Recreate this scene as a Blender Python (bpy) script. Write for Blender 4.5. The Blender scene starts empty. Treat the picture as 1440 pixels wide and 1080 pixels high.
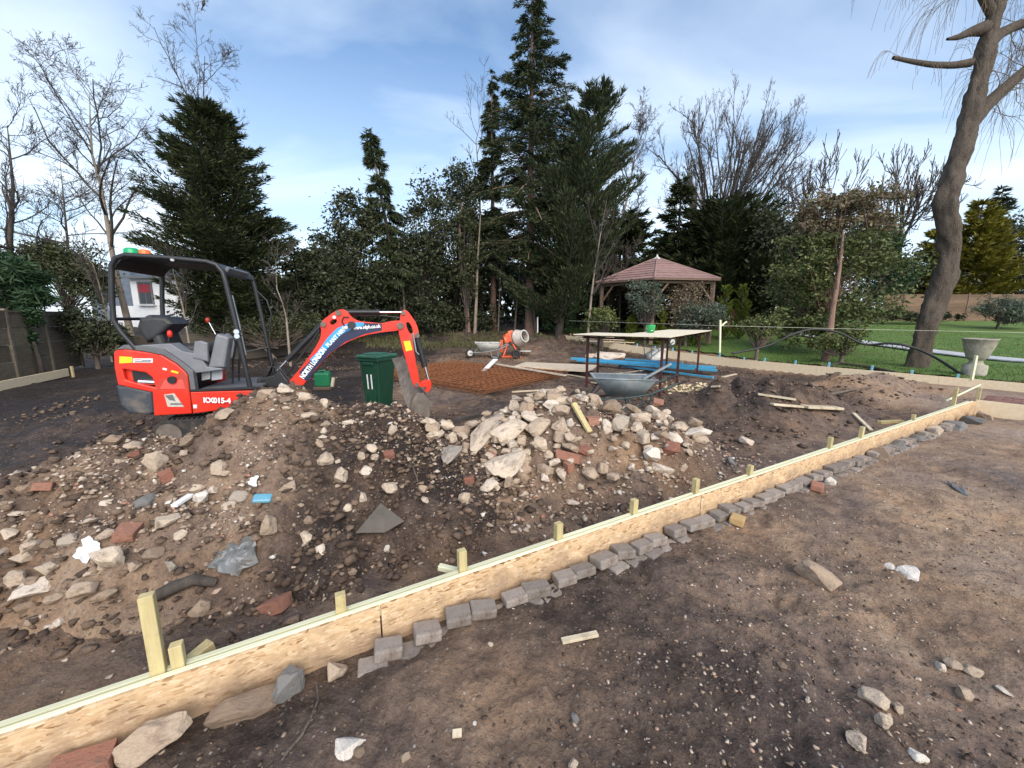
import bpy, bmesh, math, random
import numpy as np
from mathutils import Vector, Matrix, geometry

scene = bpy.context.scene
random.seed(7)
R = math.radians

# ------------------------------------------------------------------ camera
F, CX, CY, EYE = 550.0, 720.0, 540.0, 1.6
TILT = math.atan(94 / 550)
cam_d = bpy.data.cameras.new('camera')
cam = bpy.data.objects.new('camera', cam_d)
scene.collection.objects.link(cam)
cam_d.sensor_width = 36.0
cam_d.lens = 36.0 * F / 1440.0
cam_d.clip_start = 0.05
cam_d.clip_end = 2000
cam.location = (0, 0, EYE)
cam.rotation_euler = (math.pi / 2 - TILT, 0, 0)
scene.camera = cam

# ------------------------------------------------------------------ sky, sun, exposure
SUN_EL, SUN_AZ = R(38), R(160)          # azimuth clockwise from +Y: the sun is behind the camera, to the right
world = bpy.data.worlds.new('World')
scene.world = world
world.use_nodes = True
wn = world.node_tree
for n in list(wn.nodes):
    wn.nodes.remove(n)
def wnode(t, **k):
    n = wn.nodes.new(t)
    for a, b in k.items():
        setattr(n, a, b)
    return n
wo = wnode('ShaderNodeOutputWorld'); bg = wnode('ShaderNodeBackground')
bg.inputs['Strength'].default_value = 0.090
sky = wnode('ShaderNodeTexSky', sky_type='NISHITA', sun_disc=False)
sky.sun_elevation = SUN_EL; sky.sun_rotation = SUN_AZ
sky.air_density = 1.0; sky.dust_density = 0.6; sky.ozone_density = 2.0
tc = wnode('ShaderNodeTexCoord')
sep = wnode('ShaderNodeSeparateXYZ')
wn.links.new(tc.outputs['Generated'], sep.inputs[0])
den = wnode('ShaderNodeMath', operation='ADD'); den.inputs[1].default_value = 0.22
mx = wnode('ShaderNodeMath', operation='MAXIMUM'); mx.inputs[1].default_value = 0.0
wn.links.new(sep.outputs['Z'], mx.inputs[0]); wn.links.new(mx.outputs[0], den.inputs[0])
dx = wnode('ShaderNodeMath', operation='DIVIDE'); dy = wnode('ShaderNodeMath', operation='DIVIDE')
wn.links.new(sep.outputs['X'], dx.inputs[0]); wn.links.new(den.outputs[0], dx.inputs[1])
wn.links.new(sep.outputs['Y'], dy.inputs[0]); wn.links.new(den.outputs[0], dy.inputs[1])
cmb = wnode('ShaderNodeCombineXYZ')
wn.links.new(dx.outputs[0], cmb.inputs[0]); wn.links.new(dy.outputs[0], cmb.inputs[1])
mp = wnode('ShaderNodeMapping'); mp.inputs['Rotation'].default_value = (0, 0, R(35)); mp.inputs['Scale'].default_value = (0.75, 1.25, 1)
mp.inputs['Location'].default_value = (0.35, 0.2, 0)
wn.links.new(cmb.outputs[0], mp.inputs[0])
nz = wnode('ShaderNodeTexNoise'); nz.inputs['Scale'].default_value = 1.15; nz.inputs['Detail'].default_value = 6
nz.inputs['Roughness'].default_value = 0.5; nz.inputs['Distortion'].default_value = 0.5
wn.links.new(mp.outputs[0], nz.inputs['Vector'])
cr = wnode('ShaderNodeValToRGB')
cr.color_ramp.elements[0].position = 0.42; cr.color_ramp.elements[0].color = (0.03, 0.03, 0.03, 1)
cr.color_ramp.elements[1].position = 0.70; cr.color_ramp.elements[1].color = (0.62, 0.62, 0.62, 1)
wn.links.new(nz.outputs[0], cr.inputs[0])
mixc = wnode('ShaderNodeMix', data_type='RGBA')
hz = wnode('ShaderNodeMapRange'); hz.inputs['From Min'].default_value = 0.0; hz.inputs['From Max'].default_value = 0.55
hz.inputs['To Min'].default_value = 0.62; hz.inputs['To Max'].default_value = 0.0
wn.links.new(mx.outputs[0], hz.inputs['Value'])
cmx = wnode('ShaderNodeMath', operation='ADD', use_clamp=True)
wn.links.new(cr.outputs[0], cmx.inputs[0]); wn.links.new(hz.outputs[0], cmx.inputs[1])
wn.links.new(cmx.outputs[0], mixc.inputs['Factor'])
tint = wnode('ShaderNodeMix', data_type='RGBA', blend_type='MULTIPLY'); tint.inputs['Factor'].default_value = 1.0
tint.inputs['B'].default_value = (0.86, 1.09, 1.20, 1)
wn.links.new(sky.outputs[0], tint.inputs['A'])
wn.links.new(tint.outputs['Result'], mixc.inputs['A'])
mixc.inputs['B'].default_value = (6.6, 7.4, 8.3, 1)
wn.links.new(mixc.outputs['Result'], bg.inputs['Color'])
wn.links.new(bg.outputs[0], wo.inputs[0])

sun_d = bpy.data.lights.new('sun', 'SUN')
sun_d.energy = 2.3; sun_d.angle = R(60); sun_d.color = (1.0, 0.87, 0.73)
sun = bpy.data.objects.new('sun', sun_d)
scene.collection.objects.link(sun)
sdir = Vector((math.sin(SUN_AZ) * math.cos(SUN_EL), math.cos(SUN_AZ) * math.cos(SUN_EL), math.sin(SUN_EL)))
sun.rotation_euler = sdir.to_track_quat('Z', 'Y').to_euler()

vs = scene.view_settings
vs.view_transform = 'Standard'; vs.look = 'None'; vs.gamma = 1.0; vs.use_curve_mapping = False
vs.exposure = 1.0

# ------------------------------------------------------------------ pixel -> place helpers (photograph pixels)
_c, _s = math.cos(TILT), math.sin(TILT)
def ray(u, v):
    x = (u - CX) / F; y = (CY - v) / F
    return Vector((x, _c + y * _s, -_s + y * _c))
def on_z(u, v, z):
    d = ray(u, v); k = (z - EYE) / d.z
    return Vector((d.x * k, d.y * k, z))
def at_y(u, v, Y):
    d = ray(u, v); k = Y / d.y
    return Vector((d.x * k, Y, EYE + d.z * k))

# ------------------------------------------------------------------ noise (numpy value noise)
def _h(ix, iy, seed):
    n = (ix.astype(np.int64) * 374761393 + iy.astype(np.int64) * 668265263 + seed * 974634777) & 0xFFFFFFFF
    n = ((n ^ (n >> 13)) * 1274126177) & 0xFFFFFFFF
    n = n ^ (n >> 16)
    return (n & 0xFFFF) / 65535.0
def vnoise(x, y, seed=0):
    x = np.asarray(x, float); y = np.asarray(y, float)
    ix = np.floor(x); iy = np.floor(y); fx = x - ix; fy = y - iy
    fx = fx * fx * fx * (fx * (fx * 6 - 15) + 10); fy = fy * fy * fy * (fy * (fy * 6 - 15) + 10)
    a = _h(ix, iy, seed); b = _h(ix + 1, iy, seed); c = _h(ix, iy + 1, seed); d = _h(ix + 1, iy + 1, seed)
    return (a * (1 - fx) + b * fx) * (1 - fy) + (c * (1 - fx) + d * fx) * fy - 0.5
def fbm(x, y, o=4, seed=0, g=0.5):
    t = 0; a = 1.0; f = 1.0
    for i in range(o):
        t = t + a * vnoise(x * f + 17.3 * i, y * f - 9.1 * i, seed + i); a *= g; f *= 2.03
    return t
def sst(a, b, x):
    t = np.clip((x - a) / (b - a), 0, 1); return t * t * (3 - 2 * t)

# ------------------------------------------------------------------ site layout
P0 = np.array([-1.71, 1.10]); DV = np.array([0.8725, 0.4887]); NV = np.array([-0.4887, 0.8725])   # front form board: start, along, inwards
B0 = np.array([11.0, 8.3]); B1 = np.array([2.6, 20.2])                                             # back form board
BD = (B1 - B0) / np.linalg.norm(B1 - B0); BN = np.array([BD[1], -BD[0]])                           # BN points out, to the lawn
def sd_front(X, Y): return (X - P0[0]) * NV[0] + (Y - P0[1]) * NV[1]
def t_front(X, Y): return (X - P0[0]) * DV[0] + (Y - P0[1]) * DV[1]
def sd_back(X, Y): return (X - B0[0]) * BN[0] + (Y - B0[1]) * BN[1]

def base_height(X, Y):
    X = np.asarray(X, float); Y = np.asarray(Y, float)
    ins = sst(0.03, 0.16, sd_front(X, Y)) * (1 - sst(-0.15, 0.1, sd_back(X, Y))) * (1 - sst(10.6, 11.0, t_front(X, Y)) * (1 - sst(2, 3, sd_front(X, Y))))
    z = -0.15 * ins
    yy = np.clip(Y - 13.0, 0, 22)
    z = z + 0.085 * (yy - 1.5 * (1 - np.exp(-yy / 1.5)))
    z = z + 0.20 * np.exp(-(((X + 3.6) / 1.5) ** 2 + ((Y - 5.1) / 1.2) ** 2))         # firm ground the digger stands on
    z = z + 0.22 * np.exp(-(((X - 1.6) / 1.2) ** 2 + ((Y - 6.2) / 0.9) ** 2))         # spoil under the barrow
    return z, ins

PRINTS = []
for (x0, y0, a, n, st) in ((-.35, 1.0, .45, 9, .42), (4.2, 1.5, 2.3, 8, .40), (1.0, .9, 1.05, 6, .45), (2.2, 3.6, .2, 8, .40)):
    for i in range(n):
        s = 1 if i % 2 else -1; d = i * st
        PRINTS.append((x0 + d * math.cos(a) - s * .11 * math.sin(a) + random.uniform(-.04, .04), y0 + d * math.sin(a) + s * .11 * math.cos(a) + random.uniform(-.04, .04), a + s * .12 + random.uniform(-.2, .2), random.uniform(.5, 1.1)))
def boot_prints(X, Y):
    z = 0 * X
    for (x, y, a, k) in PRINTS:
        dx = (X - x) * math.cos(a) + (Y - y) * math.sin(a); dy = -(X - x) * math.sin(a) + (Y - y) * math.cos(a)
        r = (dx / .145) ** 4 + (dy / (.052 + .012 * np.sign(dx))) ** 4
        z = z - .020 * k * np.exp(-r) + .009 * k * np.exp(-(np.clip(r, 0, 30) ** .25 - 1.15) ** 2 / .02)
    return z

def ground_height(X, Y):
    z, ins = base_height(X, Y)
    d = np.hypot(X, Y)
    near = np.exp(-np.clip(d - 3, 0, None) / 3.0)
    out = 0.055 * fbm(X * 0.9, Y * 0.9, 3, 3) + 0.030 * fbm(X * 4.1, Y * 4.1, 4, 11) * (0.35 + 1.3 * sst(-.1, .25, vnoise(X * 1.3, Y * 1.3, 5)))
    out = out + near * (0.034 * np.abs(fbm(X * 9, Y * 9, 4, 23)) + 0.018 * np.abs(fbm(X * 19, Y * 19, 2, 27)))
    rut = 0.05 * np.sin((X * 0.75 + Y * 0.6) * 3.2 + 2.5 * vnoise(X * .6, Y * .6, 31)) * sst(-.2, .3, vnoise(X * .35, Y * .35, 41))
    inn = 0.10 * fbm(X * 0.8, Y * 0.8, 4, 51) + 0.06 * np.abs(fbm(X * 3.2, Y * 3.2, 4, 61)) + rut * 0.8
    lawn = sst(0.2, 1.2, sd_back(X, Y)) * sst(6, 9, Y)
    far = sst(30, 40, d)
    out = out + boot_prints(X, Y)
    n = out * (1 - ins) + inn * ins
    n = n * (1 - 0.8 * lawn) * (1 - far)
    flat = np.exp(-(sd_front(X, Y) / 0.13) ** 2) * (1 - 0)                               # trodden flat along the boards
    n = n * (1 - 0.75 * flat)
    # low banks of dug soil
    bank = 0.72 * np.exp(-(((X - 4.5) / 1.1) ** 2 + ((Y - 6.9) / 0.7) ** 2))
    bank = bank + 0.28 * np.exp(-(((X - 7.6) / 1.9) ** 2 + ((Y - 8.6) / 0.7) ** 2))
    bank = bank + 0.45 * np.exp(-(((X - 2.2) / 2.6) ** 2 + ((Y - 18.2) / 1.2) ** 2))
    bank = bank + 0.30 * np.exp(-(((X + 10.0) / 3.0) ** 2 + ((Y - 12.5) / 1.3) ** 2))
    bank = bank + 0.25 * np.exp(-(((X + 6.2) / 1.3) ** 2 + ((Y - 6.2) / 0.6) ** 2))
    bank = bank + 0.35 * np.exp(-(((X + 3.0) / 5.0) ** 2 + ((Y - 21.5) / 1.2) ** 2))
    keepoff = 1 - np.exp(-(np.clip(-sd_back(X, Y), 0, None) / 0.8) ** 2) * sst(-3, -.2, sd_back(X, Y))
    return z + (n + bank * (1 + 0.9 * fbm(X * 2.2, Y * 2.2, 4, 71))) * (0.15 + 0.85 * keepoff)

def _pk(X, Y, x, y, h, rx, ry, a=0.0, seed=0):
    ca, sa = math.cos(a), math.sin(a)
    dx = (X - x) * ca + (Y - y) * sa; dy = -(X - x) * sa + (Y - y) * ca
    r = np.hypot(dx / rx, dy / ry) * (1 + 0.35 * fbm(X * 1.4, Y * 1.4, 3, 81 + seed))
    r = np.sqrt(r * r + 0.03) - 0.17
    return h * (1 - r)
def smax(vals, k=14.0):
    m = np.maximum.reduce(vals); return m + np.log(sum(np.exp(k * (v - m)) for v in vals)) / k
def heap_a(X, Y):          # soil and rubble heap in front of the digger
    h = smax([_pk(X, Y, -2.15, 3.45, 1.16, 1.35, 1.20, 0.3, 1), _pk(X, Y, -3.1, 3.05, 0.76, 1.35, 0.95, 0.2, 2),
              _pk(X, Y, -3.9, 2.55, 0.55, 1.4, 0.95, 0.3, 3), _pk(X, Y, -1.35, 3.75, 0.88, 1.10, 1.05, 0, 4),
              _pk(X, Y, -0.75, 4.05, 0.50, 0.9, 0.85, 0, 5)])
    return h
def heap_b(X, Y):          # rubble pile
    h = smax([_pk(X, Y, 0.62, 4.72, 0.80, 1.35, 1.05, 0.1, 6), _pk(X, Y, 1.55, 4.75, 0.50, 1.05, 0.75, 0, 7),
              _pk(X, Y, -0.15, 4.3, 0.42, 0.95, 0.85, 0, 8)])
    return h
def heap_noise(X, Y):
    return 0.13 * fbm(X * 2.3, Y * 2.3, 3, 91) + 0.10 * np.abs(fbm(X * 6.0, Y * 6.0, 4, 95)) + 0.05 * fbm(X * 16, Y * 16, 3, 99)
def heap_z(fn, X, Y):
    h = fn(X, Y)
    return base_height(X, Y)[0] + h + heap_noise(X, Y) * sst(-0.1, 0.25, h) - 0.02
def surf(X, Y):
    X = np.asarray(X, float); Y = np.asarray(Y, float)
    g = ground_height(X, Y)
    return np.maximum(g, np.maximum(np.where(heap_a(X, Y) > -.05, heap_z(heap_a, X, Y), -9), np.where(heap_b(X, Y) > -.05, heap_z(heap_b, X, Y), -9)))
def gz(x, y): return float(surf(np.array([x]), np.array([y]))[0])
def bz(x, y): return float(base_height(np.array([x]), np.array([y]))[0][0])
def hit(u, v, tmax=60):
    """where the sight line of a photograph pixel first meets the ground or a heap"""
    d = ray(u, v)
    k = np.concatenate([np.arange(0.8, 8, 0.02), np.arange(8, tmax, 0.08)])
    z = surf(d.x * k, d.y * k); w = EYE + d.z * k
    i = np.argmax(w <= z)
    if w[i] > z[i]: i = len(k) - 1
    return Vector((d.x * k[i], d.y * k[i], float(z[i])))

# ------------------------------------------------------------------ materials
def _nt(name):
    m = bpy.data.materials.new(name); m.use_nodes = True
    t = m.node_tree
    b = t.nodes['Principled BSDF']
    return m, t, b
def _n(t, typ, **k):
    n = t.nodes.new(typ)
    for a, b in k.items():
        if a in ('Scale', 'Detail', 'Roughness', 'Distortion', 'Strength', 'Distance', 'Randomness', 'W'):
            n.inputs[a].default_value = b
        else:
            setattr(n, a, b)
    return n
def _mix(t, f, a, b, blend='MIX'):
    n = t.nodes.new('ShaderNodeMix'); n.data_type = 'RGBA'; n.blend_type = blend
    for s, v in (('Factor', f), ('A', a), ('B', b)):
        if hasattr(v, 'is_linked') or hasattr(v, 'links'):
            t.links.new(v, n.inputs[s])
        else:
            n.inputs[s].default_value = v if s == 'Factor' else (*v, 1)
    return n.outputs['Result']
def _ramp(t, f, stops):
    n = t.nodes.new('ShaderNodeValToRGB'); e = n.color_ramp.elements
    while len(e) < len(stops): e.new(0.5)
    for el, (p, c) in zip(e, stops):
        el.position = p; el.color = (*c, 1) if len(c) == 3 else c
    t.links.new(f, n.inputs[0]); return n.outputs[0]
def _math(t, op, a, b):
    n = t.nodes.new('ShaderNodeMath'); n.operation = op
    for i, v in enumerate((a, b)):
        if hasattr(v, 'links'): t.links.new(v, n.inputs[i])
        else: n.inputs[i].default_value = v
    return n.outputs[0]
def _map(t, src, scale=(1, 1, 1), rot=(0, 0, 0), loc=(0, 0, 0)):
    n = t.nodes.new('ShaderNodeMapping')
    n.inputs['Scale'].default_value = scale; n.inputs['Rotation'].default_value = rot; n.inputs['Location'].default_value = loc
    t.links.new(src, n.inputs[0]); return n.outputs[0]
def _noise(t, vec, scale, detail=5, rough=0.55, dist=0.0):
    n = _n(t, 'ShaderNodeTexNoise', Scale=scale, Detail=detail, Roughness=rough, Distortion=dist)
    t.links.new(vec, n.inputs['Vector']); return n.outputs[0]
def _bump(t, b, h, strength, dist=0.01, prev=None):
    n = _n(t, 'ShaderNodeBump', Strength=strength, Distance=dist)
    t.links.new(h, n.inputs['Height'])
    if prev is not None: t.links.new(prev, n.inputs['Normal'])
    t.links.new(n.outputs[0], b.inputs['Normal']); return n.outputs[0]

def mk(name, c1, c2=None, scale=6.0, rough=0.7, bump=0.0, bscale=30.0, metal=0.0, rand=0.0, dirt=None, dirt_amt=0.5, bdist=0.01, spec=0.5, stretch=(1, 1, 1)):
    """two-tone noisy surface; rand varies the brightness from object to object; dirt is mud caught on it in patches"""
    m, t, b = _nt(name)
    tcd = t.nodes.new('ShaderNodeTexCoord')
    vec = _map(t, tcd.outputs['Object'], stretch)
    col = _mix(t, _ramp(t, _noise(t, vec, scale, 6), [(0.35, (0, 0, 0)), (0.65, (1, 1, 1))]), c1, c2 or c1)
    if dirt:
        f = _ramp(t, _noise(t, vec, scale * 0.6 + 1.3, 8, 0.65), [(0.62 - 0.3 * dirt_amt, (0, 0, 0)), (0.78 - 0.2 * dirt_amt, (1, 1, 1))])
        col = _mix(t, f, col, dirt)
    if rand:
        oi = t.nodes.new('ShaderNodeObjectInfo')
        k = _math(t, 'MULTIPLY_ADD', oi.outputs['Random'], 2 * rand)
        k.node.inputs[2].default_value = 1 - rand
        cc = t.nodes.new('ShaderNodeCombineColor')
        for i in range(3): t.links.new(k, cc.inputs[i])
        col = _mix(t, 1.0, col, cc.outputs[0], 'MULTIPLY')
    t.links.new(col, b.inputs['Base Color'])
    b.inputs['Roughness'].default_value = rough; b.inputs['Metallic'].default_value = metal
    b.inputs['Specular IOR Level'].default_value = spec
    if bump: _bump(t, b, _noise(t, vec, bscale, 6, 0.6), bump, bdist)
    return m

def mk_soil(name):
    m, t, b = _nt(name)
    g = t.nodes.new('ShaderNodeNewGeometry'); pos = g.outputs['Position']
    at = t.nodes.new('ShaderNodeAttribute'); at.attribute_name = 'soil'
    n1 = _noise(t, pos, 1.1, 7, 0.6, 0.4); n2 = _noise(t, pos, 7.5, 8, 0.65); n3 = _noise(t, pos, 46, 5, 0.65)
    f = _math(t, 'ADD', _math(t, 'MULTIPLY', n1, 0.85), _math(t, 'MULTIPLY', n2, 0.80))
    f = _math(t, 'ADD', f, _math(t, 'MULTIPLY', n3, 0.50))
    f = _math(t, 'ADD', f, _math(t, 'MULTIPLY', at.outputs['Fac'], 0.50))
    f = _math(t, 'SUBTRACT', f, 0.775)
    col = _ramp(t, f, [(0.14, (0.024, 0.017, 0.014)), (0.34, (0.074, 0.051, 0.039)), (0.52, (0.150, 0.103, 0.074)), (0.74, (0.270, 0.184, 0.124)), (0.95, (0.39, 0.28, 0.19))])
    hue = _noise(t, pos, 0.8, 6, 0.6, 0.8)
    col = _mix(t, 1.0, col, _ramp(t, hue, [(0.36, (0.90, 0.94, 1.06)), (0.50, (1, 1, 1)), (0.66, (1.08, 1.0, 0.90))]), 'MULTIPLY')
    # small stones pressed into the soil
    vo = _n(t, 'ShaderNodeTexVoronoi', Scale=58.0); t.links.new(_mix(t, 0.05, pos, _n(t, 'ShaderNodeTexNoise', Scale=9.0).outputs['Color']), vo.inputs['Vector'])
    sepc = t.nodes.new('ShaderNodeSeparateColor'); t.links.new(vo.outputs['Color'], sepc.inputs[0])
    rnd = _ramp(t, sepc.outputs[0], [(0.78, (0, 0, 0)), (0.80, (1, 1, 1))])
    core = _ramp(t, vo.outputs['Distance'], [(0.30, (1, 1, 1)), (0.42, (0, 0, 0))])
    peb = _math(t, 'MULTIPLY', rnd, core)
    pc = _ramp(t, sepc.outputs[1], [(0.0, (0.14, 0.105, 0.08)), (0.6, (0.22, 0.175, 0.135)), (0.93, (0.32, 0.27, 0.22)), (1.0, (0.5, 0.46, 0.42))])
    col = _mix(t, _math(t, 'MULTIPLY', peb, 0.8), col, pc)
    t.links.new(col, b.inputs['Base Color'])
    rg = _ramp(t, n1, [(0.35, (0.50, 0.50, 0.50)), (0.55, (0.85, 0.85, 0.85))])
    t.links.new(rg, b.inputs['Roughness'])
    b.inputs['Specular IOR Level'].default_value = 0.35
    p = _bump(t, b, n2, 0.9, 0.06)
    p = _bump(t, b, _noise(t, pos, 21, 7, 0.7, 0.3), 0.8, 0.022, p)
    p = _bump(t, b, n3, 0.8, 0.015, p)
    p = _bump(t, b, _noise(t, pos, 170, 3, 0.6), 0.55, 0.005, p)
    p = _bump(t, b, peb, 0.6, 0.008, p)
    return m

def mk_leaf(name, stops, rough=0.55, spec=0.3, trans=0.12):
    m, t, b = _nt(name)
    g = t.nodes.new('ShaderNodeNewGeometry')
    c = _ramp(t, g.outputs['Random Per Island'], stops)
    t.links.new(c, b.inputs['Base Color'])
    b.inputs['Roughness'].default_value = rough; b.inputs['Specular IOR Level'].default_value = spec
    if trans:
        tr = t.nodes.new('ShaderNodeBsdfTranslucent'); t.links.new(c, tr.inputs[0])
        ms = t.nodes.new('ShaderNodeMixShader'); ms.inputs[0].default_value = trans
        t.links.new(b.outputs[0], ms.inputs[1]); t.links.new(tr.outputs[0], ms.inputs[2])
        t.links.new(ms.outputs[0], t.nodes['Material Output'].inputs['Surface'])
    return m
def mk_island(name, stops, rough=0.8, bump=0.5, bscale=60):
    m, t, b = _nt(name)
    g = t.nodes.new('ShaderNodeNewGeometry')
    c = _ramp(t, g.outputs['Random Per Island'], stops)
    n = _noise(t, g.outputs['Position'], bscale, 5, 0.6)
    c = _mix(t, _ramp(t, n, [(0.4, (0, 0, 0)), (0.75, (0.55, 0.55, 0.55))]), c, (0.09, 0.068, 0.053))
    t.links.new(c, b.inputs['Base Color']); b.inputs['Roughness'].default_value = rough
    b.inputs['Specular IOR Level'].default_value = 0.3
    _bump(t, b, n, bump, 0.01)
    return m
def mk_rock(name, stops, mud=0.5, mudc=(0.17, 0.122, 0.088), bump=0.7):
    """stone: colour differs from lump to lump, soil clings to it in patches"""
    m, t, b = _nt(name)
    tcd = t.nodes.new('ShaderNodeTexCoord'); oi = t.nodes.new('ShaderNodeObjectInfo')
    vec = _map(t, tcd.outputs['Object'])
    off = t.nodes.new('ShaderNodeVectorMath'); off.operation = 'SCALE'; t.links.new(oi.outputs['Location'], off.inputs[0]); off.inputs['Scale'].default_value = 3.7
    ad = t.nodes.new('ShaderNodeVectorMath'); t.links.new(vec, ad.inputs[0]); t.links.new(off.outputs[0], ad.inputs[1])
    v2 = ad.outputs[0]
    c = _ramp(t, oi.outputs['Random'], stops)
    n = _noise(t, v2, 3.0, 8, 0.65); n2 = _noise(t, v2, 16, 6, 0.7)
    c = _mix(t, _ramp(t, n2, [(0.35, (0.35, 0.35, 0.35)), (0.58, (0, 0, 0))]), c, (0.16, 0.12, 0.09))
    c = _mix(t, _ramp(t, n, [(0.66 - 0.25 * mud, (0, 0, 0)), (0.80 - 0.2 * mud, (0.9, 0.9, 0.9))]), c, mudc)
    t.links.new(c, b.inputs['Base Color']); b.inputs['Roughness'].default_value = 0.88; b.inputs['Specular IOR Level'].default_value = 0.25
    p = _bump(t, b, n, bump, 0.014)
    _bump(t, b, n2, bump, 0.006, p)
    return m
def mk_osb(name):
    m, t, b = _nt(name)
    tcd = t.nodes.new('ShaderNodeTexCoord'); vec = tcd.outputs['Object']
    wob = _n(t, 'ShaderNodeTexNoise', Scale=11.0, Detail=3); t.links.new(vec, wob.inputs['Vector'])
    vec = _mix(t, 0.012, vec, wob.outputs['Color'])
    col = None
    for i, (rx, sx, sz) in enumerate(((0.12, 24, 95), (-0.6, 30, 100), (1.1, 34, 90), (0.7, 28, 105), (-1.3, 32, 100))):
        v = _n(t, 'ShaderNodeTexVoronoi', Scale=1.0); v.voronoi_dimensions = '3D'
        t.links.new(_map(t, vec, (sx, 30, sz), (0, rx, 0), (i * 3.1, i * 1.7, i)), v.inputs['Vector'])
        sc = t.nodes.new('ShaderNodeSeparateColor'); t.links.new(v.outputs['Color'], sc.inputs[0])
        c = _ramp(t, sc.outputs[0], [(0.0, (0.24, 0.125, 0.055)), (0.09, (0.40, 0.25, 0.125)), (0.14, (0.53, 0.36, 0.20)), (0.5, (0.60, 0.42, 0.245)), (0.85, (0.68, 0.50, 0.31)), (1.0, (0.75, 0.59, 0.40))])
        if col is None: col = c; hh = sc.outputs[1]
        else:
            f = _ramp(t, sc.outputs[2], [(0.62, (0, 0, 0)), (0.64, (1, 1, 1))]); col = _mix(t, f, col, c)
    grain = _noise(t, _map(t, vec, (30, 30, 190)), 1.0, 4)
    col = _mix(t, _ramp(t, grain, [(0.3, (0.3, 0.3, 0.3)), (0.55, (0, 0, 0))]), col, (0.42, 0.27, 0.14))
    g = t.nodes.new('ShaderNodeNewGeometry')
    sz = t.nodes.new('ShaderNodeSeparateXYZ'); t.links.new(g.outputs['Position'], sz.inputs[0])
    low = _math(t, 'MULTIPLY', _math(t, 'SUBTRACT', 0.17, sz.outputs['Z']), 1.6)
    mud = _ramp(t, _math(t, 'ADD', _noise(t, g.outputs['Position'], 5.0, 9, 0.75), low), [(0.48, (0, 0, 0)), (0.76, (0.8, 0.8, 0.8))])
    col = _mix(t, mud, col, (0.27, 0.19, 0.13))
    t.links.new(col, b.inputs['Base Color']); b.inputs['Roughness'].default_value = 0.75; b.inputs['Specular IOR Level'].default_value = 0.25
    p = _bump(t, b, hh, 0.35, 0.003); _bump(t, b, grain, 0.3, 0.002, p)
    return m
def mk_wood(name, c1, c2, axis=2, rough=0.75, rand=0.12, dirt=None):
    m, t, b = _nt(name)
    tcd = t.nodes.new('ShaderNodeTexCoord'); oi = t.nodes.new('ShaderNodeObjectInfo')
    sc = [38, 38, 38]; sc[axis] = 2.2
    off = t.nodes.new('ShaderNodeVectorMath'); t.links.new(tcd.outputs['Object'], off.inputs[0]); t.links.new(oi.outputs['Location'], off.inputs[1])
    vec = _map(t, off.outputs[0], tuple(sc))
    n = _noise(t, vec, 1.0, 5, 0.6, 0.6)
    c = _mix(t, _ramp(t, n, [(0.3, (0, 0, 0)), (0.7, (1, 1, 1))]), c1, c2)
    if dirt:
        c = _mix(t, _ramp(t, _noise(t, off.outputs[0], 7, 8, 0.7), [(0.5, (0, 0, 0)), (0.68, (0.8, 0.8, 0.8))]), c, dirt)
    k = _math(t, 'MULTIPLY_ADD', oi.outputs['Random'], 2 * rand); k.node.inputs[2].default_value = 1 - rand
    cc = t.nodes.new('ShaderNodeCombineColor')
    for i in range(3): t.links.new(k, cc.inputs[i])
    c = _mix(t, 1.0, c, cc.outputs[0], 'MULTIPLY')
    t.links.new(c, b.inputs['Base Color']); b.inputs['Roughness'].default_value = rough; b.inputs['Specular IOR Level'].default_value = 0.25
    _bump(t, b, n, 0.4, 0.003)
    return m

MUD = (0.10, 0.075, 0.058)
MT = {}
MT['soil'] = mk_soil('soil')
MT['pebble'] = mk_island('pebble', [(0, (0.20, 0.145, 0.105)), (0.25, (0.32, 0.24, 0.175)), (0.55, (0.45, 0.36, 0.275)), (0.82, (0.56, 0.47, 0.38)), (0.93, (0.38, 0.18, 0.12)), (0.955, (0.70, 0.66, 0.60))])
MT['clod'] = mk_island('clod', [(0, (0.06, 0.041, 0.031)), (0.5, (0.12, 0.083, 0.060)), (1, (0.24, 0.168, 0.118))], 0.9, 0.9, 90)
MT['concrete'] = mk_rock('concrete', [(0, (0.36, 0.27, 0.195)), (0.35, (0.48, 0.385, 0.29)), (0.7, (0.57, 0.475, 0.37)), (1, (0.66, 0.58, 0.49))], 0.52)
MT['stone'] = mk_rock('stone', [(0, (0.22, 0.16, 0.115)), (0.3, (0.33, 0.25, 0.18)), (0.6, (0.43, 0.335, 0.25)), (0.85, (0.50, 0.41, 0.31)), (1, (0.30, 0.27, 0.24))], 0.5)
MT['white_stone'] = mk_rock('white_stone', [(0, (0.62, 0.56, 0.48)), (1, (0.72, 0.68, 0.62))], 0.12)
MT['slate_stone'] = mk_rock('slate_stone', [(0, (0.12, 0.125, 0.125)), (1, (0.2, 0.2, 0.195))], 0.3)
MT['brick'] = mk_rock('brick', [(0, (0.21, 0.085, 0.058)), (0.5, (0.30, 0.125, 0.085)), (1, (0.36, 0.18, 0.125))], 0.5)
MT['paver'] = mk('paver', (0.22, 0.192, 0.172), (0.33, 0.295, 0.265), 9, 0.85, 0.6, 90, rand=0.22, dirt=(0.13, 0.098, 0.077), dirt_amt=0.55, bdist=0.006, spec=0.25)
MT['paver_yellow'] = mk('paver_yellow', (0.40, 0.26, 0.11), (0.5, 0.34, 0.16), 9, 0.85, 0.6, 90, dirt=MUD, dirt_amt=0.3, bdist=0.006)
MT['osb'] = mk_osb('osb')
MT['osb_far'] = mk('clean_osb', (0.80, 0.62, 0.40), (0.86, 0.72, 0.50), 16, 0.75, 0.2, 60)
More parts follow.
